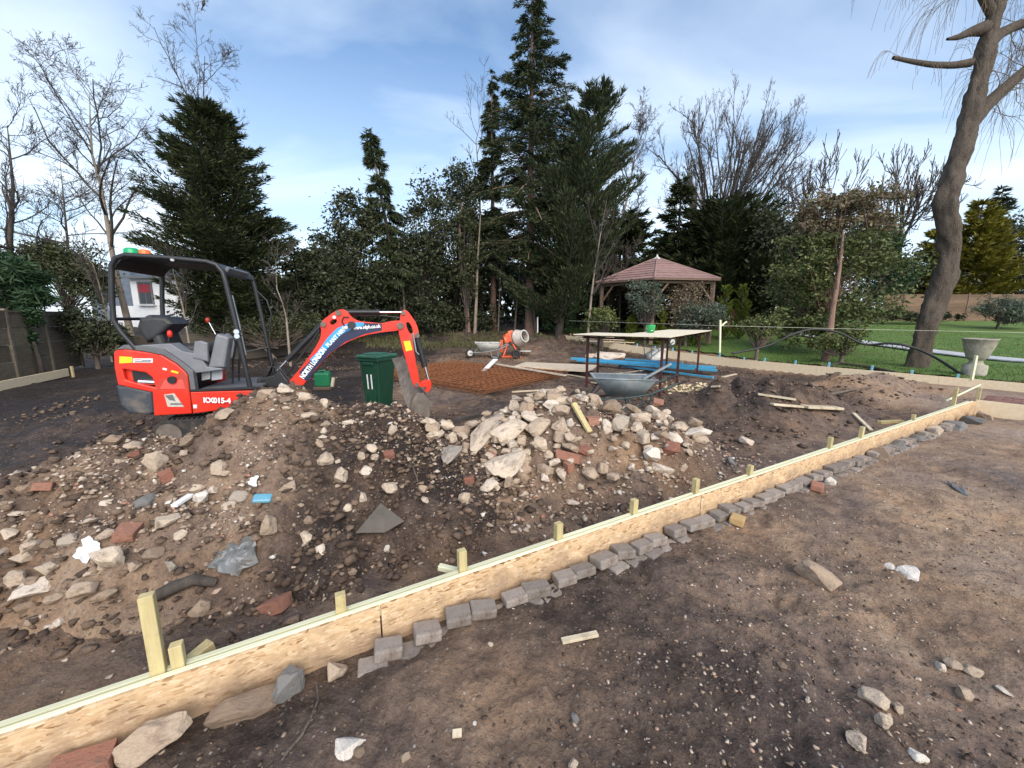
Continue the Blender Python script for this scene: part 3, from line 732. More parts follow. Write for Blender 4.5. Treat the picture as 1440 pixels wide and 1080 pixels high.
def fit(groups, base, top_z, half=None):
    """scale a grown skeleton about its trunk line so that its height (and half width) match"""
    allp = np.concatenate([g[0].reshape(-1, 3) for g in groups]); b = np.array(base)
    T = groups[0][0][0]
    s = (top_z - b[2]) / (np.percentile(allp[:, 2], 99.95) - b[2])
    tx = lambda z: np.stack([np.interp(z, T[:, 2], T[:, 0]), np.interp(z, T[:, 2], T[:, 1])], -1)
    offs = allp[:, 0] - tx(allp[:, 2])[:, 0]
    sx = s if half is None else half / np.percentile(np.abs(offs), 99)
    out = []
    for P, Rr in groups:
        Q = P.copy(); c = tx(P[..., 2]); Q[..., :2] = c + (P[..., :2] - c) * sx; Q[..., 2] = b[2] + (P[..., 2] - b[2]) * s; out.append((Q, Rr))
    return out
def bare_tree(name, label, u, Y, trunk_px, top_v, half_px, levels, seed, r0, mats=('bark', 'twig'), group=None, cat='tree'):
    rng = np.random.default_rng(seed)
    b = base_at(u, Y)
    tp = [np.array(b)] + [np.array(at_y(pu, pv, Y)) + np.array([0, rng.uniform(-.3, .3), 0]) for pu, pv in trunk_px]
    P = resample(tp, 9)[None]; L = 9
    Rr = np.linspace(r0, r0 * .07, 9)[None]
    gs = [(P, Rr)]
    for lv in levels: gs.append(grow(gs[-1][0] if not lv.get('from') else gs[lv['from']][0], gs[-1][1] if not lv.get('from') else gs[lv['from']][1], lv, rng))
    top = at_y(u, top_v, Y).z
    fg = fit(gs, b, top, half_px * Y / F * (0.5 + 0.5 / math.hypot(1, (u - CX) / F)))
    root = empty(name, b); tag(root, label, cat, group)
    o = np.array(b)
    tr = (fg[0][0] - o, Rr); fg = fg[1:]
    V, Fc = tubes_np([tr], [9]); link('trunk', np_mesh('trunk', V, Fc, True), MT[mats[0]], root)
    V, Fc = tubes_np([(g[0] - o, g[1]) for g in fg], [6, 4, 3, 3, 3][:len(fg)])
    link('branches', np_mesh('branches', V, Fc, True), MT[mats[1]], root)
    return root
LV_BIRCH = [dict(n=17, t0=.34, t1=1, ang=42, ratio=.40, taper=.45, k=7, wander=.13, trop=(0, 0, .10), rl=.016),
            dict(n=9, t0=.2, t1=1, ang=38, ratio=.45, k=6, wander=.17, trop=(0, 0, .05), rl=.013, rmin=.010),
            dict(n=7, t0=.15, t1=1, ang=40, ratio=.50, k=5, wander=.22, trop=(0, 0, .02), rl=.012, rmin=.008),
            dict(n=4, t0=.2, t1=1, ang=40, ratio=.55, k=3, wander=.25, rl=.012, rmin=.008)]
LV_FAN = [dict(n=30, t0=.35, t1=.8, ang=50, ratio=1.15, taper=.25, lo=.8, hi=1.05, k=8, wander=.07, trop=(0, 0, .01), rl=.0085),
          dict(n=9, t0=.3, t1=1, ang=30, ratio=.36, k=6, wander=.12, trop=(0, 0, .04), rl=.011, rmin=.011),
          dict(n=9, t0=.2, t1=1, ang=34, ratio=.45, k=5, wander=.2, rl=.012, rmin=.010),
          dict(n=5, t0=.3, t1=1, ang=42, ratio=.5, k=3, wander=.25, rl=.012, rmin=.010)]
LV_POLL = [dict(n=14, t0=.55, t1=1, ang=60, ratio=.85, taper=.2, k=7, wander=.22, trop=(0, 0, .07), rl=.034),
           dict(n=10, t0=.3, t1=1, ang=45, ratio=.5, k=6, wander=.18, trop=(0, 0, .16), rl=.034, rmin=.030, tip=.7),
           dict(n=6, t0=.4, t1=1, ang=35, ratio=.42, k=4, wander=.12, trop=(0, 0, .2), rl=.034, rmin=.024, tip=.7)]
LV_THIN = [dict(n=12, t0=.35, t1=1, ang=38, ratio=.36, k=6, wander=.14, trop=(0, 0, .12), rl=.014),
           dict(n=6, t0=.2, t1=1, ang=38, ratio=.42, k=5, wander=.2, rl=.012, rmin=.009),
           dict(n=4, t0=.2, t1=1, ang=40, ratio=.5, k=3, wander=.2, rl=.012, rmin=.007)]
LV_DENSE = [dict(n=18, t0=.25, t1=1, ang=58, ratio=.5, taper=.5, k=7, wander=.16, trop=(0, 0, .05), rl=.016),
            dict(n=11, t0=.15, t1=1, ang=45, ratio=.42, k=6, wander=.2, rl=.013, rmin=.010),
            dict(n=9, t0=.15, t1=1, ang=45, ratio=.45, k=5, wander=.25, rl=.012, rmin=.009)]

bare_tree('bare_tree', 'crooked bare tree with pale bent trunk left of the dark yew', 181, 22, [(168, 380), (150, 310), (137, 240), (134, 205), (128, 150), (112, 90)], 45, 96, LV_BIRCH, 11, .17, ('bark_pale', 'twig'))
bare_tree('bare_tree', 'tall bare tree rising behind the top of the dark yew', 290, 25, [(288, 300), (286, 160), (284, 90), (285, 25)], 8, 78, LV_BIRCH, 12, .17, ('bark_dark', 'twig'))
bare_tree('bare_tree', 'dense dark bare tree cut by the left edge of the picture', 5, 19, [(8, 350), (14, 280), (8, 200)], 95, 92, LV_DENSE, 13, .2, ('bark_dark', 'bark_dark'))
bare_tree('bare_tree', 'low twiggy bare tree behind the fence on the far left', 100, 25, [(96, 380), (100, 330), (92, 290)], 195, 105, LV_DENSE, 14, .14, ('bark_dark', 'twig'))
bare_tree('bare_tree', 'slender bare tree left of the tallest spruce', 677, 26, [(676, 300), (672, 200), (668, 130), (680, 95)], 88, 55, LV_THIN, 15, .13, ('bark_pale', 'twig'))
bare_tree('bare_tree', 'pale bare tree between the tall spruce and the gazebo', 882, 26, [(880, 340), (874, 300), (886, 250), (892, 190)], 145, 58, LV_BIRCH, 16, .2, ('bark_pale', 'twig'))
bare_tree('bare_tree', 'broad fan shaped bare tree standing behind the gazebo', 1006, 31, [(1008, 340), (1010, 300), (1014, 270), (1030, 200)], 103, 104, LV_FAN, 17, .36, ('bark_dark', 'twig'))
bare_tree('pollarded_tree', 'left of two knobbly pollarded trees above the right hand shrubs', 1160, 32, [(1160, 380), (1160, 320), (1163, 280)], 205, 88, LV_POLL, 18, .34, ('bark_dark', 'bark_dark'), 'pollarded trees beyond the lawn')
bare_tree('pollarded_tree', 'right of two knobbly pollarded trees, beside the leaning willow trunk', 1268, 33, [(1268, 380), (1270, 320), (1275, 275)], 198, 76, LV_POLL, 19, .34, ('bark_dark', 'bark_dark'), 'pollarded trees beyond the lawn')
bare_tree('sapling', 'thin leaning pale sapling in front of the gazebo', 826, 17.5, [(832, 400), (843, 330), (852, 270)], 235, 30, LV_THIN, 20, .07, ('bark_pale', 'twig'), cat='sapling')
bare_tree('sapling', 'bare forked sapling growing up through the yew beside the digger cab', 402, 13, [(398, 440), (388, 410), (385, 370)], 330, 26, LV_THIN, 21, .05, ('bark_pale', 'twig'), cat='sapling')
bare_tree('sapling', 'pale twisted sapling behind the seat of the digger', 262, 13, [(260, 430), (252, 390), (248, 360)], 340, 22, LV_THIN, 22, .045, ('bark_pale', 'twig'), cat='sapling')
bare_tree('sapling', 'crossed pale sapling leaning over the left hand fence', 148, 15, [(140, 420), (128, 380), (110, 345)], 310, 35, LV_THIN, 23, .06, ('bark_pale', 'twig'), cat='sapling')
bare_tree('sapling', 'thin brown sapling just right of the twin red trunks', 700, 22, [(703, 420), (706, 380)], 345, 16, LV_THIN, 24, .06, ('bark', 'twig'), cat='sapling')
bare_tree('sapling', 'thin brown sapling just left of the thick spruce trunk', 723, 22, [(728, 420), (732, 390)], 350, 14, LV_THIN, 25, .07, ('bark', 'twig'), cat='sapling')
bare_tree('sapling', 'bushy bare sapling against the dark hedge left of the gazebo roof', 872, 21, [(872, 400), (875, 370)], 315, 26, LV_DENSE, 26, .05, ('bark', 'twig'), cat='sapling')

def conifer(name, label, u, Y, top_v, prof, seed, n_limb, n_spray, leaf, bark, r0, clear=.12, droop=.25, up=0.0, sl=(.25, .55), sw=.07, lean=0.0, gap=.0, hang=.35, tuft=0.5, group=None):
    """prof(h 0..1) -> crown radius in metres"""
    rng = np.random.default_rng(seed)
    b = np.array(base_at(u, Y)); H = at_y(u, top_v, Y).z - b[2]
    root = empty(name, b); tag(root, label, 'tree', group)
    tr = np.array([[0, 0, 0], [lean * .3, 0, H * .35], [lean * .7, 0, H * .7], [lean, 0, H * .985]])
    P = resample(tr, 9)[None]; Rr = np.linspace(r0, .03, 9)[None]
    V, Fc = tubes_np([(P, Rr)], [10]); link('trunk', np_mesh('trunk', V, Fc, True), MT[bark], root)
    h = clear + (1 - clear) * rng.uniform(0, 1, n_limb) ** .85
    az = rng.uniform(0, 2 * math.pi, n_limb)
    rad = np.array([prof(x) for x in h]) * rng.uniform(.55, 1.18, n_limb)
    rad *= 1 - gap * (rng.uniform(0, 1, n_limb) < .3)
    k = 6; tt = np.linspace(0, 1, k)
    base = np.stack([lean * h, np.zeros(n_limb), h * H], 1)
    dirx = np.stack([np.cos(az), np.sin(az)], 1)
    Q = np.empty((n_limb, k, 3)); upi = up + rng.normal(size=n_limb) * .16
    for j, t in enumerate(tt):
        Q[:, j, :2] = base[:, :2] + dirx * (rad * t)[:, None]
        Q[:, j, 2] = base[:, 2] + rad * (upi * t - droop * t * t + .12 * np.maximum(t - .75, 0))
    lr = np.maximum(.008, rad * .012)[:, None] * np.linspace(1.6, .4, k)[None]
    V, Fc = tubes_np([(Q, lr)], [4]); link('branches', np_mesh('branches', V, Fc, True), MT[bark], root)
    w = rad / rad.sum(); li = rng.choice(n_limb, n_spray, p=w)
    t = rng.uniform(.12, 1, n_spray) ** .75
    f = t * (k - 1); i = np.minimum(f.astype(int), k - 2); fr = (f - i)[:, None]
    pos = Q[li, i] * (1 - fr) + Q[li, i + 1] * fr
    out = np.zeros((n_spray, 3)); out[:, :2] = dirx[li]
    lat = np.zeros((n_spray, 3)); lat[:, 0] = -dirx[li, 1]; lat[:, 1] = dirx[li, 0]
    sgn = rng.choice([-1, 1], n_spray)[:, None]
    spread = rad[li][:, None] * (.06 + .20 * (1 - t)[:, None]) * tuft
    off = lat * sgn * np.abs(rng.normal(size=(n_spray, 1))) * spread
    pos = pos + off; pos[:, 2] -= np.abs(rng.normal(size=n_spray)) * spread[:, 0] * .45
    d = out * rng.uniform(.3, 1.0, (n_spray, 1)) + lat * sgn * rng.uniform(0, .8, (n_spray, 1)) + rng.normal(size=(n_spray, 3)) * .22
    d[:, 2] += up * .8 - hang * rng.uniform(.3, 1.4, n_spray)
    ln = rng.uniform(sl[0], sl[1], n_spray)
    leaves_obj('crown', [leafquads(pos, d, ln, sw * rng.uniform(.7, 1.4, n_spray), rng)], LF[leaf], root)
    return root
# dark yew / cypress left
conifer('conifer_tree', 'broad dark evergreen conifer directly behind the digger canopy', 325, 15.5, 148, lambda h: 2.35 * min(1, ((1.01 - h) / .55)) ** .55 * min(1, .55 + 1.2 * h), 31, 460, 80000, 'cypress', 'bark_dark', .25, .17, -.02, .30, (.10, .30), .034, hang=-.05, tuft=.8, gap=.3)
# tall spruce, its slim neighbour and the cypress on its right
conifer('conifer_tree', 'tallest spruce in the middle, with bare lower trunk and ragged spire', 745, 22, -25, lambda h: 4.5 * (1.03 - h) ** .78 * (.65 + .45 * min(1, h / .3)), 32, 230, 66000, 'spruce', 'bark_red', .30, .24, .30, .12, (.12, .34), .042, gap=.5, hang=.30, tuft=.75)
conifer('conifer_tree', 'slim ragged conifer just left of the tallest spruce', 694, 23.5, 100, lambda h: 1.9 * (1.03 - h) ** .8, 33, 110, 26000, 'spruce', 'bark_red', .2, .25, .40, .05, (.14, .38), .045, gap=.4, hang=.75, tuft=.8)
conifer('conifer_tree', 'feathery cypress with upswept branches right of the tallest spruce', 785, 21, 135, lambda h: 4.0 * (1.06 - h) ** .62, 34, 230, 70000, 'spruce', 'bark_dark', .22, .06, .0, .60, (.14, .36), .042, gap=.35, hang=-.30, lean=1.7, tuft=.75)
conifer('weeping_conifer', 'narrow weeping conifer with drooping top left of the spruces', 570, 21, 182, lambda h: 2.1 * (1.03 - h) ** .62 * (.8 + .3 * math.sin(h * 21)), 35, 150, 30000, 'spruce', 'bark', .16, .14, .42, .10, (.16, .42), .04, lean=-1.35, hang=1.1, gap=.3, tuft=.7)
conifer('conifer_tree', 'small dark pointed conifer peeping over the gazebo roof', 946, 26, 248, lambda h: 3.4 * (1.02 - h) ** .9, 36, 170, 22000, 'cypress', 'bark_dark', .2, .03, .15, .15, (.25, .6), .08, hang=.2)
conifer('conifer_tree', 'wide dark cypress with feathery right side behind the gazebo', 1015, 25, 300, lambda h: 4.0 * (1.05 - h) ** .45, 37, 230, 32000, 'cypress', 'bark_dark', .25, .02, -.05, .5, (.3, .7), .08, hang=-.1)
conifer('conifer_tree', 'low dark cypress filling the gap left of the gazebo', 868, 25, 300, lambda h: 3.2 * (1.05 - h) ** .45, 38, 180, 24000, 'cypress', 'bark_dark', .2, .02, .1, .2, (.25, .6), .08, hang=.1)
conifer('golden_conifer', 'large golden conifer behind the leaning willow trunk', 1352, 33, 285, lambda h: 3.3 * (1.04 - h) ** .75, 39, 210, 26000, 'gold', 'bark_dark', .2, .03, .05, .45, (.25, .6), .09, hang=.1)
conifer('golden_conifer', 'smaller golden conifer left of the leaning willow trunk', 1300, 34, 325, lambda h: 2.3 * (1.04 - h) ** .6, 40, 150, 15000, 'gold', 'bark_dark', .15, .03, .05, .45, (.25, .6), .09, hang=.1)
conifer('conifer_tree', 'grey pointed conifer behind the large golden conifer', 1375, 39, 262, lambda h: 2.6 * (1.04 - h) ** .8, 41, 150, 12000, 'holly', 'bark_dark', .15, .03, .1, .25, (.3, .6), .09, hang=.1)
for i, (u, Y, tv, hw, lab) in enumerate([(1018, 19.5, 405, .42, 'left of two small upright yellow conifers beside the brick shed'), (1042, 19.8, 404, .42, 'right of two small upright yellow conifers beside the brick shed'), (976, 17.6, 431, .36, 'small upright yellow conifer in front of the right gazebo post'), (889, 18.0, 447, .26, 'tiny yellow conifer left of the green bucket'), (930, 18.0, 434, .26, 'tiny yellow conifer right of the green bucket')]):
    conifer('dwarf_conifer', lab, u, Y, tv, lambda h, hw=hw: hw * 1.2 * (1.03 - h) ** .45, 50 + i, 60, 3500, 'lime', 'bark_dark', .04, .02, -.1, .9, (.08, .2), .035, hang=-.6, tuft=.6, group='dwarf yellow conifers by the gazebo')

def leafy(name, label, u, Y, blobs, seed, n, leaf, bark='bark_dark', size=(.10, .20), wid=.5, trunk_r=.08, twigs=True, cat='tree', group=None, clusters=60, sig=.16, leaf2=None, frac2=0.0, fx=None):
    """broadleaf crown: leaves gathered in many small clumps through ellipsoid volumes; blobs in photograph pixels (u, v, ru, rv)"""
    rng = np.random.default_rng(seed)
    b = np.array(base_at(u, Y)); root = empty(name, b); tag(root, label, cat, group)
    pos = []; gs = []
    tot = sum(bl[2] * bl[3] for bl in blobs)
    for (bu, bv, ru, rv) in blobs:
        c = np.array(at_y(bu, bv, Y)); rx = ru * Y / F; rz = rv * Y / F; ry = .75 * rx
        nc = max(6, int(clusters * ru * rv / tot)); d = rng.normal(size=(nc, 3)); d /= np.linalg.norm(d, axis=1, keepdims=True)
        cc = c + d * (rng.uniform(.25, 1.0, (nc, 1)) ** .5) * np.array([rx, ry, rz]) * rng.uniform(.75, 1.12, (nc, 1))
        nl = int(n * ru * rv / tot); ci = rng.integers(0, nc, nl)
        cs = rng.uniform(.6, 1.5, nc)[ci][:, None] * sig * (rx * rz) ** .5
        pos.append(cc[ci] + rng.normal(size=(nl, 3)) * cs * np.array([1, 1, .75]))
        # limbs to each clump
        st = np.array([b[0] + rng.uniform(-.1, .1), b[1], min(c[2] - rz * .6, b[2] + (c[2] - b[2]) * .45)])
        mid = (st + cc) / 2 + rng.normal(size=cc.shape) * .12 * rx; mid[:, 2] -= .08 * rz
        Q = np.stack([np.broadcast_to(st, cc.shape), mid, cc], 1); Q = np.stack([Q[:, 0], (Q[:, 0] * .4 + Q[:, 1] * .6), Q[:, 1], (Q[:, 1] + Q[:, 2]) / 2, Q[:, 2]], 1)
        rr = max(.012, trunk_r * .28); gs.append((Q - b, np.broadcast_to(np.linspace(rr, .008, 5)[None], (len(cc), 5))))
    pos = np.concatenate(pos) - b
    pos = pos[pos[:, 2] > -.05]
    N = len(pos)
    zt = pos[:, 2].max() * .55
    top = np.array([(blobs[0][0] - u) * Y / F, 0, zt])
    P = resample([[0, 0, 0], top * .5 + np.array([.05, 0, 0]), top], 6)[None]
    V, Fc = tubes_np([(P, np.linspace(trunk_r, trunk_r * .5, 6)[None])], [8]); link('trunk', np_mesh('trunk', V, Fc, True), MT[bark], root)
    if twigs:
        V, Fc = tubes_np(gs, [4] * len(gs)); link('branches', np_mesh('branches', V, Fc, True), MT[bark], root)
    d = rng.normal(size=(N, 3)); d[:, 2] = d[:, 2] * .7 - .15
    ln = rng.uniform(size[0], size[1], N)
    V, Fc = leafquads(pos, d, ln, ln * wid, rng)
    if leaf2:
        hi = pos[:, 2] > np.quantile(pos[:, 2], 1 - frac2); pick = hi & (rng.uniform(size=N) < .8)
        VV = V.reshape(N, 4, 3)
        for nm, sel, lf in (('crown', ~pick, leaf), ('dry_leaves', pick, leaf2)):
            v = VV[sel].reshape(-1, 3); link(nm, np_mesh(nm, v, np.arange(len(v)).reshape(-1, 4)), LF[lf], root)
    else:
        link('crown', np_mesh('crown', V, Fc), LF[leaf], root)
    return root
# belt of evergreens along the back of the site
leafy('holly_tree', 'glossy evergreen with loose pointed top between the yew and the weeping conifer', 496, 20, [(498, 320, 30, 62), (492, 375, 58, 60), (490, 425, 66, 48)], 61, 17000, 'holly', size=(.10, .24), clusters=110)
leafy('holly_tree', 'dark evergreen below and right of the weeping conifer', 590, 21.5, [(600, 325, 34, 60), (590, 390, 48, 60), (585, 440, 50, 34)], 62, 15000, 'holly', size=(.10, .24), clusters=100)
leafy('holly_tree', 'tall dark evergreen behind the twin red trunks', 648, 23, [(645, 290, 36, 52), (640, 350, 52, 62), (648, 425, 56, 45)], 63, 18000, 'holly', size=(.10, .25), clusters=110)
leafy('laurel_shrub', 'dark evergreen shrub at the foot of the conifer behind the boom', 425, 17.5, [(425, 390, 45, 42), (430, 440, 56, 34)], 64, 12000, 'holly', size=(.10, .22), clusters=70, cat='shrub')
leafy('laurel_shrub', 'evergreen shrub under the low branches of the tallest spruce', 765, 23.5, [(765, 425, 46, 42), (775, 380, 40, 40)], 65, 12000, 'holly', size=(.10, .22), clusters=70, cat='shrub')
leafy('laurel_shrub', 'glossy laurel with broad leaves right of the thick spruce trunk', 785, 21.5, [(782, 440, 22, 26), (800, 425, 22, 30)], 66, 4500, 'ivy', size=(.14, .26), clusters=40, cat='shrub')
leafy('laurel_shrub', 'dark leafy shrub along the fence behind the digger body', 330, 17, [(330, 440, 60, 36), (300, 425, 40, 26)], 67, 11000, 'holly', size=(.10, .22), clusters=70, cat='shrub')
leafy('evergreen_shrub', 'olive green evergreen twig clump above the red trunk', 655, 21.3, [(656, 330, 16, 40), (660, 380, 16, 30)], 68, 3500, 'olive', size=(.10, .2), clusters=40, cat='shrub')
leafy('evergreen_shrub', 'low yellow green foliage hanging beside the thick spruce trunk', 755, 20.8, [(745, 360, 30, 12), (775, 385, 36, 14), (730, 345, 22, 10)], 69, 4500, 'olive', size=(.12, .25), clusters=40, cat='shrub', twigs=False)
# the right-hand garden
leafy('leafy_tree', 'big loose evergreen shrub tree with brown top, right of the gazebo', 1166, 15.4, [(1180, 400, 84, 74), (1150, 440, 66, 48), (1205, 330, 60, 55), (1130, 360, 48, 55), (1195, 292, 62, 36), (1150, 300, 44, 34)], 70, 30000, 'bush', 'bark_red', size=(.08, .18), clusters=210, trunk_r=.05, sig=.10, leaf2='dry', frac2=.28)
leafy('evergreen_tree', 'dark glossy evergreen behind the brown topped shrub tree', 1110, 22, [(1110, 350, 50, 60), (1120, 410, 60, 50)], 71, 15000, 'holly', size=(.12, .28), clusters=90)
leafy('evergreen_tree', 'dark evergreen hedge tree behind the fence right of the willow', 1420, 34, [(1420, 385, 60, 50), (1440, 345, 40, 40), (1330, 395, 60, 35), (1270, 390, 40, 40)], 72, 20000, 'holly', size=(.14, .32), clusters=130)
leafy('evergreen_tree', 'deep green bush behind the fence left of the willow', 1245, 32, [(1240, 390, 40, 45), (1225, 350, 35, 40)], 73, 10000, 'ivy', size=(.14, .3), clusters=70)
leafy('fir_shrub', 'low blue grey fir shrub at the back of the lawn', 1405, 24, [(1405, 432, 32, 14), (1440, 440, 22, 20)], 74, 5000, 'grey', size=(.14, .3), wid=.2, clusters=50, cat='shrub')
leafy('border_shrub', 'row of low dark border plants below the right hand fence', 1310, 27, [(1270, 443, 30, 5), (1320, 444, 34, 4), (1230, 440, 24, 8)], 75, 4000, 'holly', size=(.1, .22), clusters=50, cat='shrub')
leafy('olive_bush', 'silvery olive bush in front of the gazebo', 908, 17.3, [(906, 420, 26, 26), (915, 400, 15, 12), (892, 410, 14, 12)], 76, 6500, 'grey', size=(.07, .16), wid=.35, clusters=70, cat='shrub')
leafy('twiggy_shrub', 'brown twiggy half bare shrub in front of the right side of the gazebo', 966, 17.6, [(965, 425, 28, 34)], 77, 2800, 'dry', 'bark', size=(.05, .12), clusters=90, cat='shrub')
leafy('variegated_shrub', 'pale variegated shrub at the left gazebo post', 848, 17.4, [(845, 450, 22, 16)], 78, 3000, 'bush', size=(.07, .15), clusters=45, cat='shrub')
leafy('grey_shrub', 'grey green rounded shrub right of the gazebo entrance', 985, 17.2, [(985, 448, 34, 22)], 79, 5000, 'grey', size=(.06, .14), clusters=60, cat='shrub')
leafy('low_bush', 'low leggy shrub behind the back board left of the shrub tree', 1068, 13.3, [(1068, 460, 26, 14), (1085, 452, 16, 12)], 80, 3000, 'bush', 'bark', size=(.05, .11), clusters=60, cat='shrub')
leafy('low_bush', 'small dark shrub at the foot of the brown topped shrub tree', 1190, 13.2, [(1190, 478, 26, 18), (1150, 480, 18, 14)], 81, 3000, 'bush', 'bark', size=(.06, .13), clusters=50, cat='shrub')
# left-hand side
leafy('scrub', 'low dark scrub along the fence between the digger cab and the boom', 385, 15.2, [(350, 462, 34, 18), (400, 460, 34, 20), (440, 458, 26, 16), (300, 465, 26, 14)], 86, 7000, 'olive', 'bark', size=(.05, .13), clusters=120, cat='scrub')
leafy('bamboo_clump', 'bright green feathery clump over the left end of the fence', 10, 11.5, [(15, 400, 46, 32), (40, 415, 30, 18), (-15, 385, 34, 36)], 82, 9000, 'ivy', size=(.16, .34), wid=.18, clusters=70, cat='shrub')
leafy('brown_hedge', 'mounded brown green shrub beyond the fence on the left', 95, 20, [(95, 375, 50, 34), (60, 365, 36, 30), (125, 400, 32, 30)], 83, 12000, 'olive', size=(.09, .2), clusters=90, cat='shrub')
leafy('bramble', 'tangled dark bramble at the end of the left hand fence', 125, 12.6, [(122, 465, 34, 34), (150, 475, 26, 26), (105, 450, 20, 18)], 84, 7000, 'holly', 'bark', size=(.06, .14), clusters=80, cat='bramble')
leafy('ivy', 'dark ivy hanging over the middle of the left hand fence', 42, 11.1, [(40, 445, 14, 14), (36, 480, 8, 28)], 85, 3500, 'ivy', size=(.06, .12), clusters=50, cat='ivy', twigs=False)

# woodland beyond: one mass
def wood_mass():
    rng = np.random.default_rng(99); N = 30000
    u = rng.uniform(380, 1120, N); Y = rng.uniform(27, 33, N)
    x = (u - CX) / F * Y; zt = 4.2 + 1.6 * np.array(vnoise(u / 40, Y * 0, 3)) * 2
    z = base_height(x, Y)[0] + rng.uniform(0, 1, N) ** .8 * zt
    pos = np.stack([x, Y, z], 1); d = rng.normal(size=(N, 3)); ln = rng.uniform(.25, .55, N)
    V, Fc = leafquads(pos, d, ln, ln * .5, rng)
    o = link('woodland_understorey', np_mesh('woodland_understorey', V, Fc), LF['holly']); o['kind'] = 'stuff'
    tag(o, 'dark mass of evergreen undergrowth behind the row of trees', 'undergrowth')
wood_mass()

# slim trunks one can tell apart
def pole_tree(label, pts, Y, r, mat, seed):
    rng = np.random.default_rng(seed); b = base_at(pts[0][0], Y, pts[0][1])
    root = empty('tree_trunk', b); tag(root, label, 'tree trunk')
    tp = [np.array(b)] + [np.array(at_y(u, v, Y)) for u, v in pts[1:]]
    P = resample(tp, 8)[None] - np.array(b); Rr = np.linspace(r, r * .22, 8)[None] * rng.uniform(.92, 1.08, (1, 8))
    V, Fc = tubes_np([(P, Rr)], [9]); link('trunk', np_mesh('trunk', V, Fc, True), MT[mat], root)
    g = grow(P, Rr, dict(n=7, t0=.25, t1=.98, ang=60, ratio=.22, k=6, wander=.2, trop=(0, 0, .08), rl=.012), rng)
    g2 = grow(*g, dict(n=5, t0=.3, t1=1, ang=45, ratio=.5, k=4, wander=.25, rmin=.006), rng)
    V, Fc = tubes_np([g, g2], [4, 3]); link('branches', np_mesh('branches', V, Fc, True), MT['twig'], root)
pole_tree('left of the twin reddish trunks behind the mesh stack', [(659, 470), (655, 420), (648, 375), (645, 330), (650, 285)], 21.5, .15, 'bark_red', 1)
pole_tree('right of the twin trunks, straight and paler brown', [(667, 470), (670, 420), (672, 360), (676, 300)], 21.2, .10, 'bark_pale', 2)
pole_tree('slim grey trunk under the weeping conifer', [(571, 468), (568, 420), (562, 360)], 20.4, .09, 'bark', 3)
pole_tree('straight brown trunk growing through the brown topped shrub tree', [(1160, 508), (1172, 430), (1182, 370), (1186, 325)], 13.9, .13, 'bark_red', 4)

